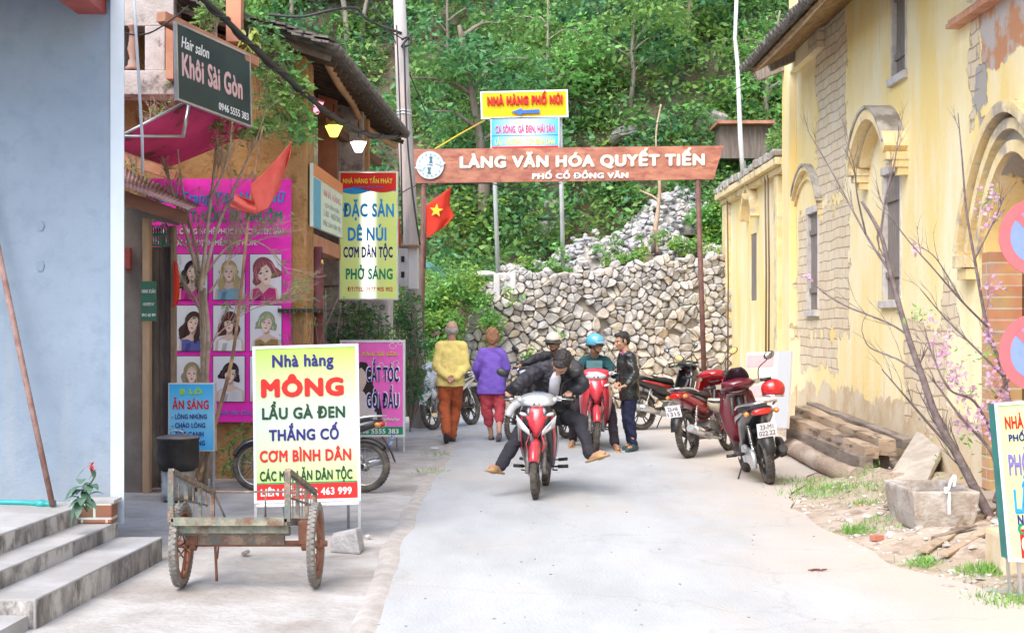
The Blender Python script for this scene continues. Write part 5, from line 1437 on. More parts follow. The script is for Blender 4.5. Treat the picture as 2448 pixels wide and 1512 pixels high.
# yellow and blue restaurant signs on two posts
b = Board(P(1150, 221, 28.6), P(1355, 216, 28.6), P(1152, 283, 28.6), (1150, 218.5, 1355, 280))
t = thing("yellow_arrow_sign", "yellow restaurant sign with red letters and a blue arrow above the arch", "sign", tuple(P(1265, 620, 28.7)))
b.panel("panel", paint("sign_yellow", (.82, .52, .01)), t, .06); b.frame("frame", M("pale_frame", (.66, .68, .70), .4), t, .035, .07)
b.t("NHÀ HÀNG PHỐ NÚI", 1254, 241, 180, 20, red_p, t, bold=.06, depth=.05)
mb = MB(); b.poly_px(mb, [(1221, 267), (1246, 259), (1246, 263.5), (1288, 262.5), (1288, 271), (1246, 271.5), (1246, 276)], .05, .04); mb.build("arrow", royal_p, t)
mb = MB()
for (xt, xb, yb) in ((1178, 1191, 668), (1339, 1346, 640)):
    mb2 = MB(); mb2.tube([P(xb, yb, 28.75), P(xt, 290, 28.75), P(xt, 232, 28.75)], .045, 10); mb2.build("post", M("galvanised_post", (.62, .66, .68), .5, c2=(.5, .53, .55), scale=3), t)
b = Board(P(1174, 284, 28.6), P(1336, 281, 28.6), P(1174, 366, 28.6), (1174, 282.5, 1336, 364))
t = thing("blue_menu_sign", "pale blue menu sign with pink letters below the yellow arrow sign", "sign", tuple(b.at(.5, .5)))
b.panel("panel", grad("blue_fade_print", [(0, (.03, .42, .78)), (.3, (.40, .66, .82)), (.5, (.66, .78, .84)), (.75, (.35, .64, .82)), (1, (.03, .42, .78))], axis=0), t, .06, d=-.0); b.frame("frame", alu, t, .03, .07)
b.t("CÁ SÔNG, GÀ ĐEN, HẢI SẢN", 1255, 309, 142, 17, paint("pink_letter", (.78, .08, .22)), t, bold=.03, depth=.012)
b.t("LẨU - NƯỚNG - CƠM BÌNH DÂN", 1255, 339, 142, 13, M("lime_yellow", (.68, .72, .10), .4), t, bold=.02, depth=.012)
b.rect_px("seam", black_p, t, 1175, 323, 1335, 324.2); b.rect_px("red_strip", red_p, t, 1175, 349, 1335, 364)
tag(MB().tube([P(1158, 288, 28.4), P(1100, 320, 27.4), P(1040, 356, 26.4)], .014, 5).build("cord", M("yellow_cord", (.75, .5, .04), .6)), "yellow cord stretched from the yellow sign down to the arch", "cord")

# utility pole, meter box, cables
t = thing("utility_pole", "tall weathered concrete utility pole at the left end of the arch", "pole", tuple(P(1000, 1030, 22.6)[:2]) + (0,))
b0 = P(1000, 1000, 22.6); MB().tube([V(b0.x, b0.y, -.05), P(982, 560, 22.6), P(966, 270, 22.6), P(952, -60, 22.6)], [.135, .125, .115, .095], 14).build("shaft", M("weathered_concrete", (.42, .39, .38), .9, c2=(.33, .30, .29), scale=3, bump=.3, stretch=(3, 3, .4), c3=(.52, .44, .40), scale3=2), t)
for y in (268, 275): MB().lathe([(.122, 0), (.122, .03)], P(966, y, 22.6), 'z', 16).build("steel_band", M("bright_steel", (.7, .7, .7), .3, metal=.6), t)
MB().tube(curve([P(960, 95, 22.45), P(978, 88, 22.42), P(982, 104, 22.42), P(960, 112, 22.45), P(985, 80, 22.42)], 5), .018, 6).build("wire_knot", M("black_cable", (.03, .028, .03), .6), t)
mcab = M("black_cable", (.03, .028, .03), .6)
t = thing("meter_box", "grey white electricity meter box fixed to the utility pole above the bush", "meter box", tuple(P(975, 640, 22.2)))
mb = MB(); pbox(mb, 948, 592, 975, 684, 21.8, .3); mb.build("cabinet", M("cabinet_grey", (.50, .49, .50), .5, c2=(.42, .41, .42), scale=4), t, bevel=.008)
mb = MB(); pbox(mb, 976, 590, 998, 690, 21.9, .3); mb.build("cabinet", M("cabinet_pale_grey", (.58, .57, .58), .5), t, bevel=.008)  # right-hand cabinet in a slightly paler grey
for y in (612, 649): mb = MB(); pbox(mb, 959, y, 967, y + 14, 21.79, .012); mb.build("window", black_p, t)
mb = MB(); pbox(mb, 945, 585, 1000, 590, 21.78, .45); mb.build("lid", M("rusty_lid", (.28, .14, .09), .8), t)
def wire(name, label, pts, r, n=8, cat="cable", group=None):
    return tag(MB().tube(curve(pts, n), r, 6).build(name, mcab), label, cat, group)
t = wire("cable_bundle", "thick twisted black cable bundle sagging past the creeper to the utility pole", [P(440, -40, 12.8), P(520, 30, 13.2), P(640, 145, 13.9), P(760, 250, 15.0), P(830, 298, 16.5), P(900, 326, 18.7), P(972, 324, 22.0)], .030)
mb = MB(); pp_ = curve([P(440, -40, 12.8), P(520, 30, 13.2), P(640, 145, 13.9), P(760, 250, 15.0), P(830, 298, 16.5), P(900, 326, 18.7), P(972, 324, 22.0)], 14)
mb.tube([p + V(.035 * math.cos(i * .8), 0, .035 * math.sin(i * .8)) for i, p in enumerate(pp_)], .014, 5); mb.build("twisted_cable", mcab, t, world=True)
GW = "thin overhead wires"
wire("overhead_wire", "black cable draped above the tiled roof to the pole top", [P(640, 35, 22), P(720, 40, 22), P(790, 25, 22), P(850, 20, 22.3), P(880, 48, 22.4), P(960, 80, 22.5)], .022)
wire("overhead_wire", "wire running down from the top centre left to the pole knot", [P(640, -20, 21), P(840, 28, 22), P(965, 95, 22.4)], .010)
wire("overhead_wire", "long wire dropping down the front of the utility pole", [P(966, 100, 22.4), P(972, 300, 22.4), P(985, 450, 22.4), P(1004, 585, 22.4)], .014)
wire("overhead_wire", "loose wire hanging down the left side of the utility pole", [P(948, 60, 22.4), P(955, 230, 22.4), P(958, 330, 22.4), P(962, 560, 22.4)], .012)
wire("overhead_wire", "thin wire sloping from the white pipe down to the arch", [P(1885, 150, 24.4), P(1600, 285, 26), P(1355, 345, 28)], .007)
wire("overhead_wire", "slack grey wire looped just under the arch board", [P(1010, 445, 24.5), P(1160, 438, 25), P(1240, 452, 26), P(1340, 438, 27)], .010)
wire("overhead_wire", "loose wire crossing the upper hillside left of the pole", [P(880, -10, 22.5), P(940, 90, 22.5), P(1010, 250, 23), P(1030, 300, 23)], .009)
wire("overhead_wire", "pale looping wire in front of the white balcony", [P(270, 60, 12.9), P(310, 82, 12.9), P(360, 78, 12.9), P(420, 40, 12.9), P(450, 15, 12.9)], .008)
wire("overhead_wire", "short wire from the light box sign to the utility pole", [P(950, 468, 18.4), P(975, 452, 20.5), P(1003, 440, 22.4)], .008)
tag(MB().tube(curve([P(1010, 612, 24), P(1025, 630, 25), P(1045, 640, 26), P(1075, 660, 26.5)], 5), .004, 4).build("net_cord", mcab), "cord holding up the torn green netting", "cord")
mb = MB(); cloth(mb, [[(1008, 618), (1030, 628), (1052, 645)], [(1012, 640), (1035, 642), (1070, 664)]], 25.2, .04); tag(mb.build("green_netting", M("green_net", (.16, .42, .36), .8, trans=.3)), "torn pale green netting beside the left arch post", "netting")
# ============================================================ MOTORBIKES
m_tyre = M("dusty_tyre", (.055, .05, .046), .9, c2=(.14, .12, .10), scale=8, bump=.5, bscale=60)
m_rim = M("brushed_rim", (.42, .42, .43), .35, metal=.8)
m_blk = M("black_plastic", (.018, .018, .02), .45, c2=(.035, .033, .032), scale=12)
m_seat = M("black_vinyl", (.022, .022, .025), .5, bump=.2, bscale=80)
m_chr = M("chrome", (.65, .65, .66), .15, metal=.95)
m_eng = M("engine_alloy", (.24, .23, .22), .55, c2=(.13, .12, .11), scale=14, metal=.4, bump=.3)
m_silv = M("silver_paint", (.50, .51, .53), .3, metal=.5)
m_lens = M("clear_lens", (.60, .64, .70), .08, coat=1.0, spec=.8)
m_tail = M("red_lens", (.45, .015, .012), .15, coat=1.0)
m_amb = M("amber_lens", (.70, .22, .03), .2, coat=1.0)
m_mir = M("mirror_glass", (.45, .47, .5), .05, metal=1.0)
m_visor = M("smoked_visor", (.05, .035, .05), .1, coat=1.0)
def gloss(name, c): return M(name, c, .28, c2=tuple(v * .8 for v in c), scale=6, coat=.8)
red_b = gloss("red_bodywork", (.40, .014, .02)); black_b = gloss("black_bodywork", (.014, .014, .018)); white_b = gloss("white_bodywork", (.70, .72, .75)); maroon_b = gloss("maroon_bodywork", (.13, .010, .022)); rose_b = gloss("pale_red_bodywork", (.60, .04, .06))

def oval(c, a, b, n=16, ax=(0, 1, 0), up=(0, 0, 1), pw=2.4):
    """super-ellipse ring"""
    c, ax, up = Vector(c), Vector(ax), Vector(up); out = []
    for k in range(n):
        t = 2 * PI * k / n; x, y = math.cos(t), math.sin(t)
        out.append(c + ax * a * math.copysign(abs(x) ** (2 / pw), x) + up * b * math.copysign(abs(y) ** (2 / pw), y))
    return out
def wheel(t, f, r, steer_m, spokes, wid, front, rim_m=None):
    w = V(f, 0, r); rm = rim_m or m_rim
    def B(mb, n, m, p=t): return mb.build(n, m, p, world=False, xf=steer_m)
    mb = MB(); mb.torus(w, r - wid, wid, 'y', 44, 12, wid * .95)
    for k in range(44):                                 # tread blocks
        a = 2 * PI * k / 44
        for sg in (-1, 1):
            c = w + V(math.cos(a + sg * .03) * (r - .002), sg * wid * .42, math.sin(a + sg * .03) * (r - .002)); mb.box(c, (.008, wid * .5, .016), Matrix.Rotation(-a, 3, 'Y'))
    wh = B(mb, "wheel", m_tyre)
    mb = MB(); rr = r - wid * 1.75; mb.lathe([(rr + .012, -wid * .5), (rr, -wid * .2), (rr, wid * .2), (rr + .012, wid * .5), (rr - .010, wid * .5), (rr - .014, 0), (rr - .010, -wid * .5), (rr + .012, -wid * .5)], w, 'y', 40, caps=False)
    mb.lathe([(.0, -.05), (.03, -.05), (.035, -.03), (.022, -.02), (.022, .02), (.035, .03), (.03, .05), (0, .05)], w, 'y', 16, caps=False)
    if spokes == 'wire':
        for k in range(28):
            a = 2 * PI * k / 28; b = a + (.5 if k % 2 else -.5); sg = 1 if (k // 2) % 2 else -1
            mb.tube([w + V(math.cos(b) * .03, sg * .03, math.sin(b) * .03), w + V(math.cos(a) * rr, 0, math.sin(a) * rr)], .0022, 4, False)
    else:
        for k in range(5):
            a = 2 * PI * k / 5 + .3
            for da in (-.16, .16):
                mb.tube([w + V(math.cos(a) * .025, 0, math.sin(a) * .025), w + V(math.cos(a + da) * rr, 0, math.sin(a + da) * rr)], [.013, .010], 6)
    mb.build("rim", rm if spokes == 'wire' else M("dark_rim", (.10, .10, .105), .4, metal=.6), wh, world=False, xf=steer_m)
    mb = MB(); sy = .05 if front else -.045; mb.lathe([(.06 if spokes == 'wire' else .1, sy - .004), (.06 if spokes == 'wire' else .1, sy + .004)], w, 'y', 24); mb.build("brake_disc", m_chr if front else m_eng, wh, world=False, xf=steer_m)
def fender(r, a0, a1, w, drop, cx, cz, n=18, gap=.03):
    rows = []
    for i in range(n + 1):
        f = i / n; a = R(lerp(a0, a1, f)); k = math.sin(PI * min(max(f * .9 + .08, 0), 1)) ** .35; row = []
        for j in range(9):
            s_ = -1 + j / 4; hw = w * (.72 + .28 * k); rr = r + gap - drop * abs(s_) ** 2.6
            row.append(V(cx + rr * math.cos(a), s_ * hw, cz + rr * math.sin(a)))
        rows.append(row)
    return rows
def mirror_pair(t, xf, m_case, x=.30, sp=.23, h=1.02, hh=.24, tilt=.12, sides=(1, -1), glass=None):
    for sg in sides:
        mb = MB(); a = V(x, sg * sp, h); b = V(x - .02, sg * (sp + .02), h + hh * .5); c = V(x - .03, sg * (sp + tilt), h + hh * .8); mb.tube(curve([a, b, c], 4), .006, 6)
        cc = V(x - .03, sg * (sp + tilt + .03), h + hh); mb.ell(cc, (.022, .066, .042), Matrix.Rotation(sg * .35, 3, 'X'))
        mo = mb.build("mirror", m_case, t, world=False, xf=xf)
        mb = MB(); mb.ell(cc + V(-.014, 0, 0), (.013, .058, .036), Matrix.Rotation(sg * .35, 3, 'X')); mb.build("glass", glass or m_mir, mo, world=False, xf=xf)
def bike(label, loc, heading, c1, c2, lean=0.0, spokes='cast', plate=None, plate_m=None, steer=0.0, scooter=False, rack=True, stand=True, group="motorbikes and scooters in the street", visor=False, top_c=None, beak=None, accent=None, tail_c=None, mir=(1, -1), mglass=None, shield_c=None, chevron=False):
    """step-through motorbike; f forward, s left, z up; origin on the ground between the wheels"""
    t = thing("scooter" if scooter else "motorbike", label, "scooter" if scooter else "motorbike", loc, group=group)
    t.rotation_euler = (Matrix.Rotation(heading, 4, 'Z') @ Matrix.Rotation(lean, 4, 'X')).to_euler()
    r = .245 if scooter else .288; wf, wr = .62, -.60
    piv = V(.44, 0, .75); S = Matrix.Translation(piv) @ Matrix.Rotation(steer, 4, Vector((-.35, 0, 1)).normalized()) @ Matrix.Translation(-piv)
    I = None
    top_c = top_c or c1; beak = beak or c1; accent = accent or c2; tail_c = tail_c or c1; shield_c = shield_c or c2
    def B(mb, n, m, p=t, xf=None, bevel=0): return mb.build(n, m, p, world=False, xf=xf, bevel=bevel)
    wheel(t, wf, r, S, spokes, .036 if not scooter else .042, True); wheel(t, wr, r, None, spokes, .042 if not scooter else .05, False)
    # fork and front fender
    for sg in (-1, 1):
        mb = MB(); a, b, c = V(wf, sg * .083, r), V(wf - .11, sg * .083, r + .28), V(.40, sg * .075, .86); mb.tube([a + V(.01, 0, -.03), a, b], [.022, .025, .023], 10); mb.tube([b, c], .015, 8); B(mb, "fork_leg", m_eng if spokes != 'wire' else m_chr, xf=S)
    mb = MB(); mb.sheet(fender(r, 22 if not scooter else 5, 125, .062, .075, wf, r), thick=.004)
    for sg in (-1, 1):
        mb.sheet([[V(wf + .05, sg * .065, r + .20), V(wf - .02, sg * .07, r + .17), V(wf - .14, sg * .07, r + .12)], [V(wf + .03, sg * .092, r + .27), V(wf - .06, sg * .1, r + .25), V(wf - .13, sg * .095, r + .2)], [V(wf - .02, sg * .06, r + .35), V(wf - .08, sg * .075, r + .34), V(wf - .14, sg * .08, r + .28)]], thick=.006)
    B(mb, "front_fender", c1 if not scooter else c1, xf=S)
    mb = MB(); mb.sheet(fender(r, 25, 140, .05, .05, wr, r, gap=.035), thick=.004); mb.sheet([[V(-.80, -.055, .62), V(-.80, .055, .62)], [V(-.90, -.06, .46), V(-.90, .06, .46)], [V(-.95, -.045, .34), V(-.95, .045, .34)]], thick=.006); B(mb, "rear_fender", m_blk)
    # frame, engine
    mb = MB(); mb.tube(curve([V(.42, 0, .86), V(.33, 0, .66), V(.14, 0, .50), V(-.12, 0, .48), V(-.32, 0, .56)], 5), .035, 8)
    mb.bar(V(-.13, .07, .33), V(wr, .07, r), .03, .045); mb.bar(V(-.13, -.07, .33), V(wr, -.07, r), .03, .045); B(mb, "frame", m_blk)
    mb = MB(); mb.lathe([(.10, -.10), (.115, -.08), (.115, .08), (.09, .11)], (-.02, 0, .32), 'y', 18); mb.lathe([(.075, -.11), (.08, .0), (.07, .115)], (.10, 0, .33), 'y', 16)
    mb.lathe([(.05, 0), (.062, .02), (.05, .03), (.062, .05), (.05, .06), (.062, .08), (.05, .09), (.062, .11), (.05, .13), (.045, .16)], (.14, 0, .36), 'x', 14); mb.box((0, 0, .25), (.28, .15, .10)); B(mb, "engine", m_eng)
    if scooter:
        mb = MB(); mb.lathe([(.03, .0), (.10, .01), (.11, .03), (.10, .06)], (-.55, .09, .27), 'y', 20); mb.lathe([(.03, .0), (.09, .01), (.1, .03), (.09, .06)], (-.20, .09, .30), 'y', 20); mb.bar(V(-.2, .12, .30), V(-.55, .12, .27), .05, .14); B(mb, "belt_cover", m_silv)
    # exhaust on the right side (s negative)
    mb = MB(); mb.tube(curve([V(.22, -.03, .34), V(.24, -.07, .20), V(.05, -.12, .19), V(-.22, -.135, .22)], 5), .017, 8); mb.tube([V(-.20, -.14, .22), V(-.26, -.145, .235), V(-.80, -.15, .36), V(-.83, -.15, .367)], [.022, .046, .052, .04], 14); eo = B(mb, "exhaust", m_silv if not scooter else m_blk)
    mb = MB(); mb.tube([V(-.35, -.155, .265), V(-.72, -.165, .35)], [.048, .053], 12); B(mb, "heat_shield", m_chr if not scooter else m_blk, eo)
    if scooter:
        mb = MB(); mb.rings([oval(V(-.35, -.2, .33), .14, .10, 16, (1, 0, .2)), oval(V(-.36, -.25, .33), .13, .09, 16, (1, 0, .2))], True); B(mb, "silencer_cover", m_blk, eo)
    for sg in (-1, 1):
        mb = MB(); a, b = V(wr + .02, sg * .105, r + .03), V(-.42, sg * .10, .66); mb.tube([a, a.lerp(b, .45)], .018, 8)
        for k in range(9): mb.torus(a.lerp(b, .42 + k * .055), .018, .005, 'z', 12, 5)
        mb.tube([a.lerp(b, .4), b], .011, 8); B(mb, "shock_absorber", m_chr)
    # pegs, stand, pedals
    mb = MB(); mb.tube([V(.03, -.27, .27), V(.03, .27, .27)], .010, 8); mb.tube([V(-.30, -.25, .31), V(-.30, .25, .31)], .008, 6)
    for sg in (-1, 1): mb.tube([V(.03, sg * .18, .27), V(.03, sg * .29, .275)], .019, 8); mb.tube([V(-.30, sg * .16, .31), V(-.30, sg * .26, .32)], .017, 8)
    mb.tube([V(.0, .13, .26), V(.18, .14, .25), V(.20, .19, .25)], .008, 6); mb.tube([V(0, -.13, .25), V(.18, -.14, .24), V(.2, -.19, .25)], .008, 6); B(mb, "footrest", m_blk)
    if stand:
        mb = MB(); zz = 0 if lean == 0 else .02 + abs(lean) * .02
        mb.tube(curve([V(-.08, .12, .24), V(-.12, .2, .10), V(-.14, .27, math.tan(abs(lean)) * .27 * (1 if lean < 0 else -1) * -1 + (0 if lean else .0))], 4), .010, 6); B(mb, "side_stand", m_blk)
    # front shield: central beak and two wings
    def wing(sg):
        rows = []
        for (z, x0, x1, y0, y1) in ((.94, .50, .36, .06, .15), (.84, .54, .34, .07, .185), (.72, .54, .30, .09, .205), (.60, .47, .27, .10, .205), (.48, .37, .24, .11, .19), (.38, .28, .20, .115, .165), (.29, .20, .12, .115, .14)):
            rows.append([V(x0, sg * y0, z), V(lerp(x0, x1, .35) + .012, sg * lerp(y0, y1, .55), z), V(lerp(x0, x1, .72), sg * lerp(y0, y1, .92), z), V(x1, sg * y1, z - .01), V(x1 - .05, sg * (y1 - .005), z - .02)])
        if sg < 0: rows = [list(reversed(q)) for q in rows]
        return rows
    if scooter:
        mb = MB(); mb.rings([oval(V(.50 - .0 * k, 0, z), w_, .05, 18, (0, 1, 0), (1, 0, 0), 2.2) for k, (z, w_) in enumerate(((.34, .12), (.5, .19), (.7, .22), (.88, .18), (.95, .12)))], True); B(mb, "leg_shield", c1)
        mb = MB(); mb.rings([oval(V(x, 0, .29), .15, .03, 16, (0, 1, 0), (0, 0, 1), 4) for x in (.45, .2, -.1, -.25)], True); B(mb, "floorboard", m_blk)
    else:
        for sg in (1, -1):
            mb = MB(); mb.sheet(wing(sg), thick=.008); so = B(mb, "leg_shield", shield_c)
            if accent is not None:
                mb = MB(); W_ = wing(sg); rows = []
                for q in W_[1:6]:
                    a, b = (q[1], q[2]) if sg > 0 else (q[3], q[2])
                    o_ = V(.006, sg * .006, 0); rows.append([a + o_, a.lerp(b, .55) + o_] if sg > 0 else [a.lerp(b, .55) + o_, a + o_])
                mb.sheet(rows, thick=.003); B(mb, "side_decal", accent, so)
                mb = MB(); rows = []
                for q in W_[2:6]:
                    a, b = (q[2], q[3]) if sg > 0 else (q[2], q[1]); o_ = V(.008, sg * .007, 0); rows.append([a + o_, a.lerp(b, .25) + o_] if sg > 0 else [a.lerp(b, .25) + o_, a + o_])
                mb.sheet(rows, thick=.003); B(mb, "stripe_decal", white_b, so)
    mb = MB(); rows = []
    for (z, w_, x, bl) in ((.95, .10, .47, .02), (.88, .135, .53, .03), (.80, .14, .57, .035), (.72, .105, .585, .035), (.65, .05, .57, .025), (.60, .012, .545, .01)):
        rows.append([V(x - .05 * (abs(k) / 3) ** 2 * 2.0, w_ * k / 3, z + .03 * (abs(k) / 3)) for k in range(-3, 4)])
    mb.sheet(rows, thick=.01); bo = B(mb, "nose_cover", beak)
    mb = MB(); mb.prism([(-.028, .012), (0, -.006), (.028, .012), (.012, .004), (0, -.004), (-.012, .004)], V(.592, 0, .78), (0, 1, 0), (0, 0, 1), .006); B(mb, "emblem", m_blk, bo)
    if chevron:
        for sg in (-1, 1):
            mb = MB(); a, b_, c_, d_ = V(.535, sg * .205, .84), V(.545, sg * .19, .72), V(.585, sg * .055, .63), V(.60, sg * .075, .69)
            q = [a, b_, c_, d_] if sg > 0 else [d_, c_, b_, a]; mb.sheet([[q[0], q[3]], [q[1], q[2]]], thick=.008); B(mb, "chevron_decal", white_b, bo)
    for sg in (-1, 1):
        mb = MB(); mb.ell(V(.50, sg * .135, .845), (.035, .045, .02), Matrix.Rotation(sg * .3, 3, 'X')); B(mb, "indicator", m_amb if scooter else m_lens, bo)
    # handlebar head with the lamp
    mb = MB(); mb.rings([oval(V(x, 0, z), a, b, 20, (0, 1, 0), (0, 0, 1), 2.2) for x, z, a, b in ((.22, 1.0, .06, .02), (.27, 1.0, .13, .05), (.34, .995, .185, .07), (.42, .985, .20, .075), (.47, .975, .17, .065), (.50, .97, .10, .04))], True)
    ho = B(mb, "handlebar_cowl", top_c, xf=S)
    mb = MB(); mb.rings([oval(V(x, 0, z), a, b, 20, (0, 1, 0), (.15, 0, 1), 1.9) for x, z, a, b in ((.43, .965, .155, .062), (.485, .962, .135, .055), (.515, .958, .09, .04), (.525, .956, .03, .015))], True); lo_ = B(mb, "headlight", m_lens, ho, xf=S)
    mb = MB(); mb.ell(V(.505, 0, .95), (.03, .045, .035)); B(mb, "bulb", m_chr, lo_, xf=S)
    for sg in (-1, 1):
        mb = MB(); mb.ell(V(.42, sg * .165, .985), (.045, .045, .03), Matrix.Rotation(sg * .5, 3, 'X')); B(mb, "indicator", m_lens, ho, xf=S)
    if visor:
        mb = MB(); rows = []
        for i in range(6):
            q = i / 5; w_ = (.15 if scooter else .11) * math.cos(q * 1.35) ** .6; rows.append([V(.44 - .12 * q - .05 * abs(k / 4) ** 2, w_ * k / 4, 1.03 + (.15 if scooter else .045) * q) for k in range(-4, 5)])
        mb.sheet(rows, thick=.004); B(mb, "windscreen", visor if not isinstance(visor, bool) else m_visor, ho, xf=S)
    mb = MB(); mb.tube(curve([V(.30, -.36, 1.0), V(.33, -.2, 1.005), V(.36, 0, .98), V(.33, .2, 1.005), V(.30, .36, 1.0)], 6), .012, 8); hb = B(mb, "handlebar", m_blk, xf=S)
    for sg in (-1, 1):
        mb = MB(); mb.tube([V(.315, sg * .245, 1.005), V(.30, sg * .365, 1.0)], .019, 12); mb.lathe([(.022, 0), (.022, .01)], V(.30, sg * .368, 1.0), 'y', 10); B(mb, "grip", m_blk, hb, xf=S)
        mb = MB(); mb.box(V(.32, sg * .215, 1.0), (.05, .06, .05)); mb.tube([V(.35, sg * .21, 1.0), V(.37, sg * .27, .995), V(.345, sg * .365, .99)], .006, 6); B(mb, "brake_lever", m_chr, hb, xf=S)
    mirror_pair(t, S, m_blk, sides=mir, glass=mglass)
    # seat and tail
    mb = MB(); mb.rings([oval(V(x, 0, z), w_, h, 18, (0, 1, 0), (0, 0, 1), 2.8) for x, z, w_, h in ((.06, .70, .05, .03), (.0, .735, .10, .045), (-.12, .755, .125, .05), (-.26, .765, .135, .05), (-.36, .79, .13, .05), (-.55, .80, .115, .045), (-.68, .80, .08, .03))], True); B(mb, "seat", m_seat)
    tw = 1.35 if scooter else 1.0
    mb = MB(); mb.rings([oval(V(x, 0, z), w_ * tw, h, 18, (0, 1, 0), (0, 0, 1), 3) for x, z, w_, h in ((.05, .60 - (.12 if scooter else 0), .06, .07), (-.08, .60 - (.12 if scooter else 0), .11, .11 + (.08 if scooter else 0)), (-.30, .65, .13, .10), (-.50, .715, .125, .075), (-.70, .765, .10, .055), (-.80, .785, .06, .035))], True); bo2 = B(mb, "tail_body", tail_c)
    for sg in (-1, 1):
        mb = MB(); mb.sheet([[V(-.05, sg * .118 * tw, .66), V(-.3, sg * .141 * tw, .71), V(-.55, sg * .13 * tw, .765)], [V(-.05, sg * .118 * tw, .60), V(-.3, sg * .141 * tw, .665), V(-.62, sg * .122 * tw, .755)]], thick=.004 * sg); B(mb, "side_decal", c2 if c2 is not tail_c else white_b, bo2)
    mb = MB(); mb.rings([oval(V(-.76, 0, .765), .085 * tw, .042, 16, (0, 1, 0), (.1, 0, 1)), oval(V(-.815, 0, .765), .075 * tw, .036, 16, (0, 1, 0), (.1, 0, 1)), oval(V(-.835, 0, .765), .05 * tw, .022, 16, (0, 1, 0), (.1, 0, 1))], True); B(mb, "tail_light", m_tail)
    for sg in (-1, 1):
        mb = MB(); mb.ell(V(-.76, sg * .115 * tw, .755), (.04, .03, .028)); B(mb, "indicator", m_amb)
    if rack:
        mb = MB(); mb.tube(curve([V(-.42, .15 * tw, .79), V(-.62, .145 * tw, .84), V(-.80, .09, .855), V(-.83, 0, .858), V(-.80, -.09, .855), V(-.62, -.145 * tw, .84), V(-.42, -.15 * tw, .79)], 5), .013, 8); B(mb, "grab_rail", m_chr)
    if plate:
        mb = MB(); rot = Matrix.Rotation(R(-14), 3, 'Y'); c = V(-.905, 0, .585); u_, v_ = V(0, -1, 0), rot @ V(0, 0, 1)
        mb.prism([(-.1, -.075), (.1, -.075), (.1, .075), (-.1, .075)], c - u_.cross(v_) * .004, u_, v_, .004)
        pm = plate_m or paint("plate_white", (.72, .74, .76)); po = B(mb, "number_plate", pm)
        tm = paint("plate_ink", (.12, .05, .05)) if plate_m is None else white_p
        for k, line in enumerate(plate):
            text(line, c + v_ * (.033 - .066 * k), u_, v_, .135 if k == 0 else .165, .048, tm, po, world=False, depth=.003, name="plate_number")
    return t
def place(front, rear):
    """position and heading from the contact pixels of the two wheels on the ground"""
    f, r_ = G(*front), G(*rear); d = (f - r_); return ((f + r_) / 2), math.atan2(d.y, d.x)

# front red motorbike ridden towards the camera
c, h = V(.285, 13.95, 0), math.atan2(-1.18, -.13)
b_front = bike("red and black motorbike ridden towards the camera by a man looking down", tuple(c), h, rose_b, black_b, stand=False, visor=M("blue_visor", (.12, .18, .28), .1, coat=1.0), top_c=silver_b if False else m_silv, beak=rose_b, accent=rose_b, tail_c=red_b, rack=False, mir=(-1, 1), chevron=True)
b_front.scale = (.93, .93, .93)
b_dark = bike("dark motorbike with a white fender ridden by the man in the white helmet", (.44, 19.95, 0), math.atan2(-.95, -.72), white_b, black_b, lean=R(-4), stand=False, tail_c=black_b, top_c=black_b, beak=black_b, mir=(-1, 1), accent=None)
b_red = bike("bright red motorbike ridden by the man in the blue helmet", (1.10, 18.95, 0), R(-91), rose_b, rose_b, stand=False, shield_c=rose_b, accent=None, mir=(-1, 1), rack=False)
b_white = bike("white motorbike mostly hidden behind the man in the yellow pullover", (-.93, 22.6, 0), R(-118), white_b, black_b, lean=R(8), shield_c=white_b, accent=None)
# parked on the right
b1 = bike("black motorbike with red decals parked nearest the stone wall", (2.52, 22.3, 0), math.atan2(.55, .95), black_b, red_b, lean=R(-7), tail_c=black_b, accent=red_b, spokes='cast', shield_c=black_b, beak=red_b)
b2 = bike("red motorbike with a white number plate parked between the black one and the maroon scooter", (2.50, 17.95, 0), math.atan2(1.0, .62), red_b, black_b, lean=R(-8), plate=("23-H6", "1315"), accent=None, shield_c=red_b, tail_c=red_b, mglass=M("yellow_mirror", (.75, .55, .22), .3))
b3 = bike("maroon scooter with a smoked windscreen parked closest to the timber beams", (2.63, 15.22, 0), math.atan2(1.0, -.03), maroon_b, m_silv, lean=R(-9), scooter=True, plate=("23-M1", "022.22"), visor=True, top_c=maroon_b, mir=(-1,), accent=None, tail_c=black_b)
b4 = bike("black motorbike with a blue number plate parked side on behind the restaurant board", (-2.0, 14.05, 0), R(176), black_b, m_silv, lean=R(4), spokes='wire', plate=("23-B1", "1459"), plate_m=paint("plate_blue", (.06, .20, .62)), tail_c=black_b, accent=None)

# helmets left on bikes
def helmet(mb, c, r=.135, rot=None):
    rot = rot or Matrix.Identity(3)
    prof = [(math.sin(a) * (1 if a < PI * .5 else .97), math.cos(a)) for a in [i * R(118) / 9 for i in range(10)]]
    rings = []
    for rr, h_ in prof:
        rings.append([Vector(c) + rot @ V(rr * r * 1.08 * math.cos(2 * PI * k / 22), rr * r * .9 * math.sin(2 * PI * k / 22), h_ * r * .95) for k in range(22)])
    mb.rings(rings, True)
t = thing("red_helmet", "shiny red helmet hanging on the right handlebar of the maroon scooter", "helmet", tuple(P(1848, 928, 15.55)))
mb = MB(); helmet(mb, P(1848, 930, 15.55), .125); mb.build("shell", gloss("helmet_red", (.62, .02, .02)), t)
mb = MB(); mb.torus(P(1848, 944, 15.55), .112, .012, 'z', 26, 6); mb.build("rim", m_chr, t)
t = thing("cream_helmet", "dusty cream helmet hanging upside down under the red motorbike seat", "helmet", tuple(P(1716, 968, 17.7)))
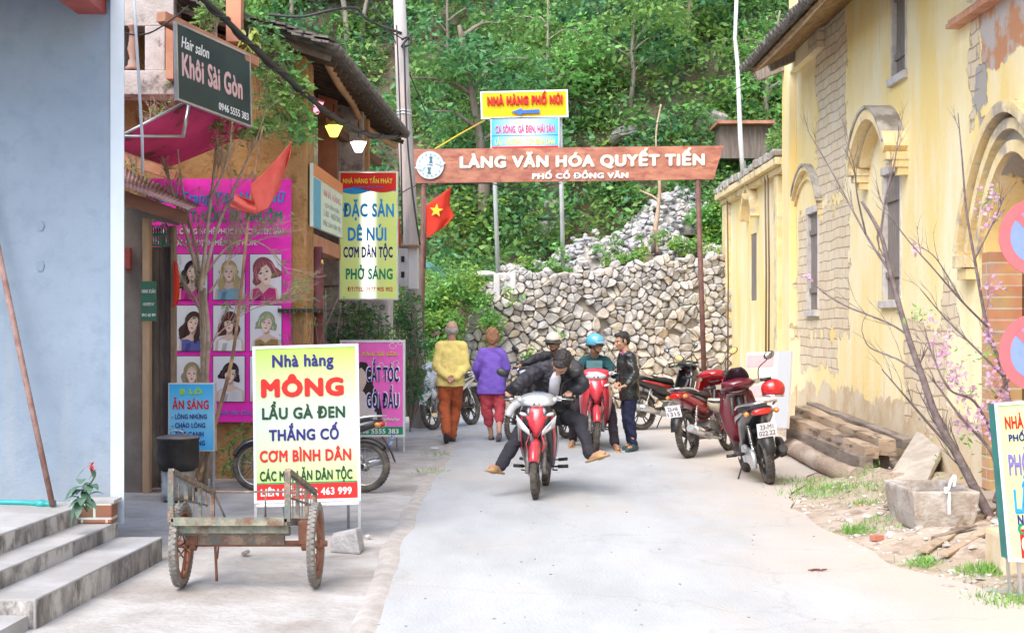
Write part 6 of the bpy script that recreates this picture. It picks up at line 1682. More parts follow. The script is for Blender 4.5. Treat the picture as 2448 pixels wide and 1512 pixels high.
mb = MB(); helmet(mb, P(1716, 962, 17.75), .13, Matrix.Rotation(PI, 3, 'X')); mb.build("shell", gloss("helmet_cream", (.50, .44, .33)), t)
mb = MB(); mb.torus(P(1716, 958, 17.75), .12, .014, 'z', 26, 6); mb.build("rim", m_blk, t)

b4.scale = (.87, .87, .87); b4.location = (P(745, 0, 13.95).x, 13.95, 0)
# ============================================================ PEOPLE
def fabric(name, c, rough=.9, sc=25): return M(name, c, rough, c2=tuple(v * .9 for v in c), scale=7, bump=.25, bscale=120)
m_skin = M("tan_skin", (.44, .25, .165), .55, c2=(.40, .215, .135), scale=14)
m_skin2 = M("fair_skin", (.50, .30, .22), .55, c2=(.46, .25, .18), scale=14)
m_hairb = M("black_hair", (.014, .011, .011), .5, c2=(.03, .025, .022), scale=40, bump=.6, bscale=90)
m_hairg = M("grey_hair", (.40, .38, .37), .7, c2=(.28, .27, .26), scale=40, bump=.6, bscale=90)
m_hairr = M("auburn_hair", (.26, .12, .06), .6, c2=(.38, .20, .11), scale=30, bump=.7, bscale=90)
m_eye = M("eye_white", (.6, .58, .55), .3); m_iris = M("dark_iris", (.02, .012, .01), .2); m_lip = M("lips", (.30, .10, .08), .5)
def cap(mb, a, b, ra, rb=None, n=12):
    rb = ra if rb is None else rb; a, b = Vector(a), Vector(b); d = (b - a)
    L = d.length; d = d.normalized() if L > 1e-6 else V(0, 0, 1)
    pts, rs = [], []
    for k in range(4):
        q = PI / 2 * k / 4; pts.append(a - d * ra * math.cos(q)); rs.append(max(ra * math.sin(q), .0015))
    pts += [a, b]; rs += [ra, rb]
    for k in range(1, 5):
        q = PI / 2 * k / 4; pts.append(b + d * rb * math.sin(q)); rs.append(max(rb * math.cos(q), .0015))
    mb.tube(pts, rs, n)
def limb(mb, pts, rs):
    for i in range(len(pts) - 1): cap(mb, pts[i], pts[i + 1], rs[i], rs[i + 1])
def fuse(mb, name, mat, parent, voxel=.008, smooth=4, wr=0.0, wscale=14, seed=0):
    """one continuous surface grown over the overlapping volumes, with soft folds"""
    o = mb.build(name, mat, parent)
    r = o.modifiers.new("r", 'REMESH'); r.mode = 'VOXEL'; r.voxel_size = voxel; r.use_smooth_shade = True
    s = o.modifiers.new("s", 'SMOOTH'); s.iterations = smooth; s.factor = .5
    apply_mods(o)
    me = o.data
    if wr:
        n = len(me.vertices); co = np.empty(n * 3); no = np.empty(n * 3)
        me.vertices.foreach_get("co", co); me.vertices.foreach_get("normal", no); co = co.reshape(-1, 3); no = no.reshape(-1, 3)
        d = np.array([noise.noise(Vector((p[0] * wscale * .6 + seed, p[1] * wscale * .6, p[2] * wscale + p[0] * 5))) * .7 + .3 * noise.noise(Vector((p[0] * wscale * 2, p[1] * wscale * 2 + seed, p[2] * wscale * 2.6))) for p in co])
        me.vertices.foreach_set("co", (co + no * (d * wr)[:, None]).ravel()); me.update()
    if not me.materials: me.materials.append(mat)
    me.polygons.foreach_set("use_smooth", [True] * len(me.polygons))
    return o
def hand_vol(mb, w, d, n, curl=.5, side=1, s=1.0):
    """palm, four unequal bent fingers and a thumb; d along the fingers, n out of the palm"""
    w, d, n = Vector(w), Vector(d).normalized(), Vector(n); n = (n - d * n.dot(d)).normalized(); l = d.cross(n) * side
    cap(mb, w, w + d * .03 * s, .024 * s, .026 * s)
    for k in (-1.4, -.5, .4, 1.3): cap(mb, w + d * .02 * s + l * k * .016 * s, w + d * .085 * s + l * k * .020 * s, .014 * s, .0125 * s, 8)
    for k, L in ((-1.4, .066), (-.5, .078), (.4, .073), (1.3, .058)):
        b = w + d * .088 * s + l * k * .021 * s; p = b; ang = .15 + curl * .9
        for q in range(3):
            v = d * math.cos(ang) + n * math.sin(ang); e = p + v * L * s * (.42, .32, .26)[q]; cap(mb, p, e, (.0092 - .0008 * q) * s, (.0086 - .0008 * q) * s, 8); p = e; ang += curl * 1.15 + .08
    b = w + d * .03 * s - l * .026 * s
    m_ = b + (-l * .7 + d * .6 + n * .35) * .038 * s; e = m_ + (d * .8 - l * .15 + n * (.3 + curl * .5)).normalized() * .032 * s
    cap(mb, b, m_, .0125 * s, .0105 * s, 8); cap(mb, m_, e, .0105 * s, .009 * s, 8)
def head_frame(fwd, up=(0, 0, 1)):
    f = Vector(fwd).normalized(); u = Vector(up); u = (u - f * u.dot(f)).normalized(); r = f.cross(u); return Matrix((r, f, u)).transposed()
def head_vol(mb, c, M_, s=1.0):
    c = Vector(c)
    def e(p, r_, rot=None): mb.ell(c + M_ @ (Vector(p) * s), tuple(x * s for x in r_), M_ @ rot if rot else M_, 16, 10)
    e((0, -.012, .028), (.077, .094, .088)); e((0, .022, -.035), (.058, .068, .078)); e((0, .05, -.078), (.034, .034, .03))
    e((0, .076, .02), (.05, .018, .016)); e((.034, .066, -.022), (.024, .02, .02)); e((-.034, .066, -.022), (.024, .02, .02))
    cap(mb, c + M_ @ (V(0, .085, .008) * s), c + M_ @ (V(0, .107, -.026) * s), .009 * s, .014 * s); e((.011, .094, -.028), (.009, .010, .008)); e((-.011, .094, -.028), (.009, .010, .008))
    e((0, .084, -.055), (.024, .012, .008))
    for sg in (-1, 1): e((sg * .079, -.005, -.008), (.010, .022, .034), Matrix.Rotation(-.2 * sg, 3, 'Z'))
def face_bits(t, c, M_, s=1.0):
    c = Vector(c); mb = MB()
    for sg in (-1, 1): mb.ell(c + M_ @ (V(sg * .031, .074, .003) * s), (.014 * s, .010 * s, .008 * s), M_)
    eo = mb.build("eyes", m_eye, t)
    mb = MB()
    for sg in (-1, 1): mb.ell(c + M_ @ (V(sg * .031, .082, .003) * s), (.007 * s, .005 * s, .007 * s), M_)
    mb.build("irises", m_iris, eo)
    mb = MB()
    for sg in (-1, 1): cap(mb, c + M_ @ (V(sg * .016, .088, .024) * s), c + M_ @ (V(sg * .048, .078, .026) * s), .005 * s, .004 * s, 6)
    mb.build("eyebrows", m_hairb, t)
    mb = MB(); cap(mb, c + M_ @ (V(-.018, .090, -.056) * s), c + M_ @ (V(.018, .090, -.056) * s), .0055 * s, .0055 * s, 6); mb.build("mouth", m_lip, t)
def hair_vol(mb, c, M_, s=1.0, kind='short'):
    c = Vector(c)
    def e(p, r_): mb.ell(c + M_ @ (Vector(p) * s), tuple(x * s for x in r_), M_, 16, 10)
    if kind == 'short':
        e((0, -.022, .048), (.083, .094, .080)); e((0, -.055, .0), (.074, .052, .070)); e((0, .045, .088), (.058, .042, .028)); e((.06, -.01, .02), (.024, .045, .045)); e((-.06, -.01, .02), (.024, .045, .045))
    elif kind == 'ring':                                # thinning on the crown
        e((0, -.055, -.015), (.080, .050, .060)); e((.066, -.015, .0), (.022, .05, .05)); e((-.066, -.015, .0), (.022, .05, .05))
    elif kind == 'bob':
        e((0, -.02, .05), (.094, .104, .088)); e((0, -.06, -.01), (.086, .06, .085)); e((.07, -.01, -.01), (.030, .06, .07)); e((-.07, -.01, -.01), (.030, .06, .07)); e((0, -.07, -.07), (.06, .035, .04))
def torso_rings(hip, neck, lat, fw, secs):
    """oval sections from hip to neck; secs = (fraction, half width, half depth, forward shift)"""
    hip, neck, lat, fw = Vector(hip), Vector(neck), Vector(lat).normalized(), Vector(fw)
    ax = (neck - hip).normalized(); fw = (fw - ax * fw.dot(ax)).normalized(); lat = (lat - ax * lat.dot(ax) - fw * lat.dot(fw)).normalized()
    return [oval(hip.lerp(neck, f) + fw * sh, w, d, 20, lat, fw, 2.3) for f, w, d, sh in secs]
def person(label, J, face, fw, skin, top, bottom, kind='short', hair=None, hat=None, up=(0, 0, 1), heavy=1.0, sleeve=.012, hands=(0.5, 0.5), palm=None, trou_len=1.0, shoes=None, top_len=.0, collar=None, seed=1, hs=1.0, wr=.026):
    g0 = V((J['anL'].x + J['anR'].x) / 2, (J['anL'].y + J['anR'].y) / 2, 0)
    t = thing("person", label, "person", tuple(g0))
    J = {k: Vector(v) for k, v in J.items()}
    mid_ = (J['shL'] + J['shR']) / 2
    for s_ in 'LR': J['sh' + s_] = mid_.lerp(J['sh' + s_], .86) - V(0, 0, .012)
    hipc = (J['hipL'] + J['hipR']) / 2; shc = (J['shL'] + J['shR']) / 2 + V(0, 0, .02); lat = (J['shR'] - J['shL']); latH = (J['hipR'] - J['hipL'])
    Mh = head_frame(face, up); hc = J['head']; fwv = Vector(fw)
    H = heavy
    # --- body
    mb = MB(); head_vol(mb, hc, Mh, hs)
    nb = shc + V(0, 0, .035); cap(mb, nb, hc + Mh @ V(0, -.02, -.07), .060, .054)
    W_ = lat.length / 2
    mb.rings(torso_rings(hipc - V(0, 0, .04), nb, lat, fwv, [(0, .15 * H, .10 * H, 0), (.3, .135 * H, .09 * H, .0), (.62, W_ * .86, .10, .0), (.85, W_ * .95, .085, 0), (1.0, .06, .055, 0)]), True)
    for s_ in 'LR':
        limb(mb, [J['sh' + s_], J['el' + s_], J['wr' + s_]], [.052, .040, .027]); limb(mb, [J['hip' + s_], J['kn' + s_], J['an' + s_]], [.080, .055, .036])
        d = (J['wr' + s_] - J['el' + s_]).normalized(); hd = J.get('hd' + s_); hd = (hd - J['wr' + s_]).normalized() if hd is not None else d
        pn = Vector(palm[s_]) if palm and s_ in palm else V(0, 0, -1)
        hand_vol(mb, J['wr' + s_], hd, pn, hands[0 if s_ == 'L' else 1], 1 if s_ == 'L' else -1, .97)
        to = J['to' + s_]; an = J['an' + s_]; cap(mb, an - V(0, 0, .02), an.lerp(to, .15) - V(0, 0, .045), .034, .032); limb(mb, [an.lerp(to, .1) - V(0, 0, .04), an.lerp(to, .75), to], [.034, .032, .020])
    fuse(mb, "body", skin, t, .0075, 3)
    if Mh @ V(0, 1, 0) and (Mh @ V(0, 1, 0)).y < .3: face_bits(t, hc, Mh, hs)
    # --- top
    mb = MB(); e_ = .018 + sleeve
    for s_ in 'LR': cap(mb, nb + V(0, 0, -.012), J['sh' + s_], .058, .062 + sleeve * .6)
    lo = -.10 - top_len
    mb.rings(torso_rings(hipc + V(0, 0, lo * .6), nb - V(0, 0, .01), lat, fwv, [(0, .182 * H, .137 * H, 0), (.25, .172 * H, .13 * H, .0), (.6, W_ * .9 + e_, .122 * (.5 + .5 * H), .0), (.82, W_ * .99 + e_ * .5, .108, 0), (.93, W_ * .66, .088, 0), (1.0, .082, .074, 0), (1.06, .068, .063, 0)]), True)
    for s_ in 'LR':
        limb(mb, [J['sh' + s_], J['el' + s_], J['wr' + s_].lerp(J['el' + s_], .08)], [.058 + sleeve, .046 + sleeve, .034 + sleeve * .8])
    to_ = fuse(mb, top[0], top[1], t, .011, 3, wr, 11, seed)
    if collar:
        mb = MB(); a = nb + V(0, 0, .0); mb.torus(a, .072, .022, 'z', 20, 8); mb.torus(a - V(0, 0, .03) - fwv * .03, .085, .025, 'z', 20, 8); fuse(mb, collar[0], collar[1], to_, .009, 3, .01)
    # --- trousers
    mb = MB()
    mb.rings(torso_rings(hipc - V(0, 0, .10), hipc + V(0, 0, .12), latH, fwv, [(0, .13 * H, .10 * H, 0), (.4, .16 * H, .118 * H, 0), (1, .145 * H, .105 * H, 0)]), True)
    for s_ in 'LR':
        end = J['kn' + s_].lerp(J['an' + s_], trou_len); limb(mb, [J['hip' + s_], J['kn' + s_], end], [.098 * H, .070 * H, bottom[2]])
    fuse(mb, bottom[0], bottom[1], t, .011, 3, .024, 13, seed + 5)
    # --- shoes
    for s_ in 'LR':
        an, to = J['an' + s_], J['to' + s_]; mb = MB()
        dn = V(0, 0, -1)
        d = (to - an); dh = V(d.x, d.y, d.z * 1.0).normalized(); heel = an + dn * .058 - dh * .045
        tip = to + dn * .012 + dh * .015
        if shoes[0] == 'slippers':
            sl = dh.cross(V(0, 0, 1)).normalized(); un = sl.cross(dh)
            mb.rings([oval(heel.lerp(tip, f) - un * .018, w, .012, 16, sl, un, 3) for f, w in ((-.02, .022), (.1, .034), (.5, .036), (.85, .046), (1.12, .040), (1.2, .02))], True)
            cap(mb, an.lerp(to, .62) - un * .026, an.lerp(to, .84) - un * .022, .043, .039)
        else:
            limb(mb, [heel, heel.lerp(tip, .6), tip], [.040, .045, .034]); cap(mb, an - V(0, 0, .03), an.lerp(to, .5) - V(0, 0, .02), .044, .042)
        fuse(mb, "shoe", shoes[1], t, .008, 3)
    # --- hair or helmet
    if kind:
        mb = MB(); hair_vol(mb, hc, Mh, hs, kind); fuse(mb, "hair", hair, t, .007, 2, .010, 45, seed)
    if hat:
        mb = MB(); Rm = Mh; cc = hc + Mh @ V(0, -.01, .035)
        helmet(mb, cc, .125, Mh @ Matrix.Rotation(PI / 2, 3, 'Z')); ho = mb.build("helmet", hat[0], t)
        mb = MB(); rows = []
        for i in range(3): rows.append([cc + Mh @ V(math.sin(a) * (.112 + .02 * i), math.cos(a) * (.128 + .035 * i), .012 - .012 * i) for a in [R(-62 + 124 * k / 12) for k in range(13)]])
        mb.sheet(rows, thick=.005); mb.build("peak", hat[1], ho)
        mb = MB()
        for sg in (-1, 1): mb.tube([cc + Mh @ V(sg * .10, .02, -.03), cc + Mh @ V(sg * .072, .045, -.11), cc + Mh @ V(0, .055, -.155)], .007, 5)
        mb.build("chin_strap", m_blk, ho)
        mb = MB(); mb.torus((0, 0, 0), .119, .009, 'z', 28, 6)
        for i in range(len(mb.v)): p = Vector(mb.v[i]); mb.v[i] = tuple(cc + Mh @ V(p.x * .92, p.y * 1.1, p.z - .045))
        mb.build("rim", m_blk, ho)
    return t
def ank(x, y, z=.085):
    g = G(x, y, 0); return V(g.x, g.y, z)
def bp(b, f, s, z): return worldmat(b) @ V(f, s, z)

# man in the yellow pullover, walking away, hands clasped behind
Y0 = 19.7
J = dict(head=P(1080, 788, Y0), shL=P(1050, 825, Y0), shR=P(1108, 825, Y0), elL=P(1044, 876, Y0 - .03), elR=P(1113, 876, Y0 - .03), wrL=P(1068, 901, Y0 - .17), wrR=P(1089, 904, Y0 - .17),
         hdL=P(1086, 911, Y0 - .2), hdR=P(1070, 912, Y0 - .19), hipL=P(1063, 912, Y0), hipR=P(1091, 912, Y0), knL=P(1063, 972, Y0 - .02), knR=P(1090, 975, Y0 + .12), anL=P(1067, 1022, Y0 - .35), anR=P(1079, 1040, Y0 + .05),
         toL=P(1067, 1046, Y0 - .30), toR=P(1084, 1040, Y0 + .22))
J['anR'].z = .09; J['toR'].z = .04; J['toL'].z = .06; J['anL'].z = .17
person("grey haired person in yellow pullover and rust trousers, walking away with hands clasped behind", J, (0, 1, -.12), (0, 1, 0), m_skin2, ("pullover", fabric("yellow_knit", (.80, .66, .22))), ("trousers", fabric("rust_cotton", (.38, .09, .03)), .066),
       'ring', m_hairg, heavy=1.12, sleeve=.022, hands=(.5, .5), palm={'L': (0, -1, .2), 'R': (0, -1, .2)}, shoes=('shoes', M("dark_shoe", (.03, .032, .045), .6)), top_len=.0, seed=3, hs=1.05, wr=.014)
# woman in purple, walking away
Y0 = 20.0
J = dict(head=P(1177, 806, Y0), shL=P(1152, 842, Y0), shR=P(1200, 842, Y0), elL=P(1139, 880, Y0 + .02), elR=P(1211, 878, Y0 + .02), wrL=P(1146, 905, Y0 + .18), wrR=P(1205, 905, Y0 + .18),
         hipL=P(1162, 925, Y0), hipR=P(1190, 925, Y0), knL=P(1163, 975, Y0), knR=P(1195, 975, Y0 - .03), anL=P(1174, 1035, Y0 + .1), anR=P(1193, 1028, Y0 - .25), toL=P(1175, 1038, Y0 + .26), toR=P(1190, 1048, Y0 - .22))
J['anL'].z = .09; J['toL'].z = .035; J['anR'].z = .15; J['toR'].z = .05
person("auburn haired person in a purple pullover and rose red cropped trousers walking away", J, (0, 1, -.1), (0, 1, 0), m_skin2, ("pullover", fabric("purple_knit", (.20, .115, .56))), ("trousers", fabric("rose_cotton", (.48, .065, .085)), .068),
       'bob', m_hairr, heavy=1.18, sleeve=.02, hands=(.4, .4), palm={'L': (0, 1, 0), 'R': (0, 1, 0)}, shoes=('slippers', M("grey_sandal", (.14, .13, .14), .6)), top_len=.06, trou_len=.55, seed=6, hs=1.03, wr=.013)
# front rider, looking down, legs splayed
gl, gr = bp(b_front, .28, .31, 1.035), bp(b_front, .28, -.31, 1.035)
J = dict(head=P(1343, 867, 13.50), shL=P(1382, 880, 13.84), shR=P(1281, 880, 13.84), elL=P(1392, 922, 13.70), elR=P(1240, 918, 13.62), wrL=gl + V(.01, .07, .02), wrR=gr + V(-.01, .07, .02), hdL=gl + V(0, -.03, .01), hdR=gr + V(0, -.03, .01),
         hipL=P(1338, 987, 14.10), hipR=P(1300, 987, 14.10), knL=P(1386, 1008, 13.80), knR=P(1247, 1030, 13.78), anL=P(1410, 1084, 13.62), anR=P(1196, 1113, 13.60), toL=P(1444, 1082, 13.50), toR=P(1172, 1117, 13.48))
m_slip = M("tan_slipper", (.42, .27, .13), .7, c2=(.36, .22, .10), scale=10)
pr = person("person in black jacket riding the front motorbike, head bowed and feet stuck out", J, (-.42, -.30, -.90), (0, -1, -.2), m_skin, ("jacket", fabric("black_jacket", (.022, .022, .03), .6)), ("trousers", fabric("charcoal_trousers", (.025, .025, .035)), .058),
       'short', m_hairb, up=(-.1, -.9, .3), wr=.04, sleeve=.024, hands=(1.0, 1.0), palm={'L': (0, -.2, -1), 'R': (0, -.2, -1)}, shoes=('slippers', m_slip), seed=9, hs=1.08)
mb = MB(); q = P(1322, 915, 13.60); mb.rings([oval(P(1330, 890, 13.70), .03, .03, 14, (1, 0, 0), (0, -1, .3)), oval(P(1328, 905, 13.69), .055, .04, 14, (1, 0, 0), (0, -1, .2)), oval(P(1322, 948, 13.80), .05, .04, 14, (1, 0, 0), (0, -1, 0))], True); mb.build("shirt", fabric("white_shirt", (.48, .49, .56)), pr)
# rider with the white helmet
g1 = bp(b_dark, .28, -.31, 1.03); g2 = bp(b_dark, .28, .31, 1.03)
J = dict(head=P(1323, 818, 19.75), shL=P(1358, 851, 19.95), shR=P(1296, 849, 20.05), elL=P(1372, 880, 19.7), elR=P(1268, 863, 19.95), wrL=g2 + V(.04, .05, .02), wrR=g1 + V(.05, .05, .02), hdL=g2, hdR=g1,
         hipL=P(1350, 925, 20.3), hipR=P(1318, 925, 20.3), knL=P(1362, 960, 19.9), knR=P(1300, 960, 19.9), anL=P(1372, 1030, 19.9), anR=P(1296, 1030, 19.9), toL=P(1372, 1044, 19.75), toR=P(1290, 1044, 19.75))
pj = person("person in a white helmet and black jacket on the dark motorbike behind the front rider", J, (-.25, -1, -.08), (-.3, -1, 0), m_skin, ("jacket", fabric("black_coat", (.02, .02, .026), .6)), ("trousers", fabric("charcoal_trousers", (.025, .025, .035)), .058),
       'short', m_hairb, hat=(gloss("helmet_ivory", (.68, .62, .52)), m_blk), sleeve=.022, hands=(1.0, 1.0), palm={'L': (0, -.2, -1), 'R': (0, -.2, -1)}, shoes=('shoes', M("dark_shoe", (.03, .032, .045), .6)), seed=12)
# rider with the blue helmet
g1 = bp(b_red, .28, -.31, 1.03); g2 = bp(b_red, .28, .31, 1.03)
J = dict(head=P(1424, 823, 19.0), shL=P(1451, 861, 19.10), shR=P(1393, 861, 19.15), elL=P(1470, 893, 18.98), elR=P(1376, 893, 19.05), wrL=g2 + V(.0, .09, .03), wrR=g1 + V(0, .09, .03), hdL=g2, hdR=g1,
         hipL=P(1437, 935, 19.3), hipR=P(1407, 935, 19.3), knL=P(1460, 975, 18.85), knR=P(1380, 975, 18.9), anL=ank(1470, 1072), anR=ank(1370, 1062), toL=ank(1478, 1079, .03), toR=ank(1364, 1070, .03))
p3 = person("person in a sky blue helmet and dark teal sweatshirt astride the bright red motorbike", J, (.85, -.62, .0), (0, -1, 0), m_skin, ("sweatshirt", fabric("teal_sweatshirt", (.012, .07, .085))), ("trousers", fabric("dark_plum_trousers", (.035, .025, .035)), .062),
       'short', m_hairb, hat=(gloss("helmet_sky", (.10, .42, .62)), M("blue_peak", (.25, .30, .36), .3)), sleeve=.016, hands=(1.0, 1.0), palm={'L': (0, -.2, -1), 'R': (0, -.2, -1)}, shoes=('slippers', m_slip), seed=15)
b = fboard(1402, 861, 1440, 880, 18.93); m_prn = paint("faded_print", (.10, .22, .24)); mb = MB(); b.poly_px(mb, [(1402, 862), (1440, 861), (1440, 880), (1402, 880)], .004)
pb = b.panel("chest_print", m_prn, p3, .006); b.t("LE CHENS", 1429, 868, 18, 4, paint("pale_print", (.30, .40, .42)), pb, depth=.006)
# standing man in the leather jacket
J = dict(head=P(1487, 815, 18.45), shL=P(1506, 852, 18.30), shR=P(1489, 850, 18.62), elL=P(1518, 895, 18.25), elR=P(1484, 893, 18.62), wrL=P(1499, 921, 18.12), wrR=P(1482, 915, 18.5), hdL=P(1488, 923, 18.1), hdR=P(1476, 917, 18.45),
         hipL=P(1508, 938, 18.42), hipR=P(1503, 938, 18.58), knL=P(1506, 1000, 18.38), knR=P(1497, 1000, 18.58), anL=ank(1517, 1077), anR=ank(1508, 1072), toL=ank(1501, 1080, .035), toR=ank(1494, 1075, .035))
p4 = person("person in black leather jacket with patterned hood and navy jeans standing beside the riders", J, (-.88, -.42, -.2), (-1, -.15, 0), m_skin, ("leather_jacket", M("black_leather", (.012, .014, .014), .35, c2=(.025, .03, .028), scale=8, bump=.3)), ("jeans", fabric("navy_denim", (.012, .016, .05)), .045),
       'short', m_hairb, sleeve=.02, hands=(.5, .5), palm={'L': (0, 0, -1), 'R': (0, 0, -1)}, shoes=('shoes', M("teal_shoe", (.03, .07, .07), .6)), top_len=.03, seed=18, heavy=.95, collar=("hood", M("patterned_hood", (.50, .47, .60), .8, c2=(.10, .05, .14), scale=45, c3=(.28, .02, .09), scale3=9, lo3=.56, hi3=.6)))
# ============================================================ HANDCART, STREET OBJECTS, SHRUBS AND TREES
m_ciron = M("rusty_cart_iron", (.18, .12, .095), .8, c2=(.12, .15, .14), scale=7, bump=.4, c3=(.30, .22, .16), scale3=16)
m_cred = M("red_rust", (.26, .12, .075), .85, c2=(.19, .08, .05), scale=9, bump=.4)
m_oldty = M("old_grey_tyre", (.17, .155, .14), .95, c2=(.25, .235, .215), scale=10, bump=.6, bscale=50)
t = thing("handcart", "rusty two wheeled iron handcart with barred sides parked in front of the lime green board", "cart", (-1.7, 9.3, 0))
xl, xr, yn, yf = -2.09, -1.375, 8.72, 9.92; zn, zf = .435, .27
def cz(y): return lerp(zn, zf, (y - yn) / (yf - yn))
mb = MB()
for x in (xl, xr): mb.bar((x, yn, zn), (x, yf, zf), .035, .04)
for y in (yn, yn + .45, yf): mb.bar((xl, y, cz(y)), (xr, y, cz(y)), .035, .045)
mb.bar((xl, yn + .1, cz(yn + .1) - .06), (xr, yn + .1, cz(yn + .1) - .06), .05, .05); mb.bar((xl + .05, yn + .2, .30), (xr - .05, yn + .2, .30), .05, .07)
for k in range(9): x = lerp(xl + .06, xr - .06, k / 8); mb.bar((x, yn, cz(yn) - .022), (x, yf, cz(yf) - .022), .014, .012)
mb.build("bed_frame", m_ciron, t, bevel=.003)
mb = MB(); mb.bar((xl + .02, yn - .024, zn + .004), (xr - .02, yn - .024, zn + .004), .012, .05); mb.bar((xl, yn + .04, cz(yn) - .05), (xr, yn + .04, cz(yn) - .05), .03, .05); mb.build("front_plate", M("peeling_green_iron", (.16, .19, .16), .75, c2=(.30, .28, .20), scale=22, c3=(.16, .09, .06), scale3=8), t)
for x in (xl, xr):
    mb = MB(); zt0, zt1 = .75, .46
    top0, top1 = V(x, yn, .745), V(x, yf, .475)
    mb.bar((x, yn, zn), top0, .035, .035, (0, 1, 0)); mb.bar(top0, top1, .035, .03); mb.bar((x, yf, zf), top1, .03, .03, (0, 1, 0))
    for k in range(1, 6):
        f = k / 6; a = V(x, lerp(yn, yf, f), lerp(zn, zf, f)); b = top0.lerp(top1, f); mb.bar(a, b, .026 if k % 2 == 0 else .008, .018 if k % 2 == 0 else .008, (0, 1, 0))
    mb.bar(V(x, yn, zn + .15), V(x, yf - .15, zf + .13), .010, .012); mb.build("side_rail", m_ciron, t)
mb = MB(); mb.tube([V(xl, yf, .475), V(-1.72, yf, .475), V(-1.72, yf, .30)], .008, 6); mb.tube([V(xl + .01, yf, .475), V(xl + .1, yf, .27)], .008, 6); mb.tube([V(-1.72, yf, .475), V(xr, yf, .475)], .008, 6); mb.build("rear_rail", m_ciron, t)
ya, za = 8.93, .268
MB().tube([(-2.13, ya, za), (-1.16, ya, za)], .019, 10).build("axle", m_cred, t)
for x in (-2.075, -1.232):
    mb = MB(); c = V(x, ya, .262); mb.torus(c, .232, .030, 'x', 52, 12, .027)
    for k in range(48):
        a = 2 * PI * k / 48
        for sg in (-1, 1):
            q = c + V(sg * .013, math.cos(a + sg * .04) * .2605, math.sin(a + sg * .04) * .2605); mb.box(q, (.018, .022, .006), Matrix.Rotation(a - PI / 2, 3, 'X'))
    wo_ = mb.build("wheel", m_oldty, t)
    mb = MB(); mb.lathe([(.212, -.022), (.200, -.012), (.200, .012), (.212, .022), (.192, .020), (.188, 0), (.192, -.020), (.212, -.022)], c, 'x', 44, caps=False)
    mb.lathe([(.0, -.05), (.022, -.05), (.034, -.03), (.034, -.024), (.02, -.02), (.02, .02), (.034, .024), (.034, .03), (.022, .05), (0, .05)], c, 'x', 16, caps=False)
    for k in range(16):
        a = 2 * PI * k / 16; b = a + (.55 if k % 2 else -.55); sg = 1 if k % 4 < 2 else -1
        mb.tube([c + V(sg * .027, math.cos(b) * .03, math.sin(b) * .03), c + V(0, math.cos(a) * .194, math.sin(a) * .194)], .0055, 5)
    mb.build("rim", m_cred, wo_)
mb = MB()
for x in (-2.0, -1.30):
    mb.box((x, ya, .34), (.07, .10, .14)); mb.lathe([(.045, -.02), (.045, .02)], (x, ya, za), 'x', 14)
mb.build("axle_bracket", m_cred, t, bevel=.006)
mb = MB(); mb.tube([(-1.88, 9.0, .30), (-1.868, 9.0, .02)], .009, 6); mb.tube([(-1.86, 9.05, .30), (-1.865, 9.0, .16)], .006, 6); mb.build("prop_stand", m_cred, t)

# cooking pot on its drum
q = G(415, 1200, 0); q = V(q.x, q.y + .18, 0)
t = thing("metal_drum", "dented grey metal drum standing under the black cooking pot", "drum", tuple(q))
MB().lathe([(.13, 0), (.155, .01), (.158, .08), (.152, .085), (.156, .16), (.15, .165), (.158, .27), (.15, .28), (.14, .28), (.135, .05)], q, 'z', 28).build("drum", M("galvanised_dirty", (.36, .36, .37), .45, c2=(.22, .21, .2), scale=7, metal=.5, bump=.3), t)
MB().tube(curve([q + V(.05, -.158, .17), q + V(.05, -.175, .14), q + V(.05, -.175, .22), q + V(.1, -.14, .22), q + V(.1, -.14, .15)], 4), .006, 5).build("handle", m_chr, t)
c = q + V(0, 0, .285)
t = thing("cooking_pot", "big soot blackened cooking pot with a dull lid on the metal drum", "pot", tuple(c))
MB().lathe([(.155, 0), (.185, .02), (.193, .08), (.19, .27), (.198, .285), (.198, .295), (.18, .295), (.18, .25)], c, 'z', 32).build("pot", M("soot_black", (.018, .016, .015), .6, c2=(.035, .03, .028), scale=8, bump=.2), t)
MB().lathe([(.196, .296), (.19, .306), (.10, .325), (.02, .33), (.001, .33)], c, 'z', 32).build("lid", M("dull_aluminium", (.30, .29, .28), .45, metal=.6, c2=(.18, .17, .16), scale=6), t)
MB().tube(curve([c + V(-.05, -.05, .32), c + V(-.05, -.06, .36), c + V(.05, -.06, .36), c + V(.05, -.05, .32)], 5), .007, 6).build("lid_handle", m_chr, t)
# concrete lump by the board leg
t = MB(); t.hexa([P(788, 1318, 10.3), P(862, 1298, 10.2), P(872, 1280, 10.45), P(800, 1290, 10.5), P(790, 1285, 10.3), P(850, 1262, 10.2), P(866, 1258, 10.45), P(795, 1272, 10.5)])
for i in range(len(t.v)):
    if i < 4: t.v[i] = (t.v[i][0], t.v[i][1], -.01)
tag(t.build("concrete_block", M("grey_lump", (.40, .40, .41), .9, c2=(.32, .31, .31), scale=6, bump=.5), bevel=.02), "wedge shaped lump of grey concrete beside the lime green board leg", "concrete block")
def rk(name, label, g, s, seed, tint, flat=.6, mat=None):
    mb = MB(); rock(mb, (g[0], g[1], s * .35 + vz(g[0], g[1]) * (g[0] > 2.3)), s, seed, tint, flat, 2); return tag(mb.build(name, mat or m_stone), label, "stone")
rk("stone", "small dark stone just right of the concrete lump", G(880, 1285), .035, 5, (.6, .5, .45)); rk("stone", "flat dark stone under the handcart bed", G(588, 1325), .05, 6, (.45, .38, .35), .35)
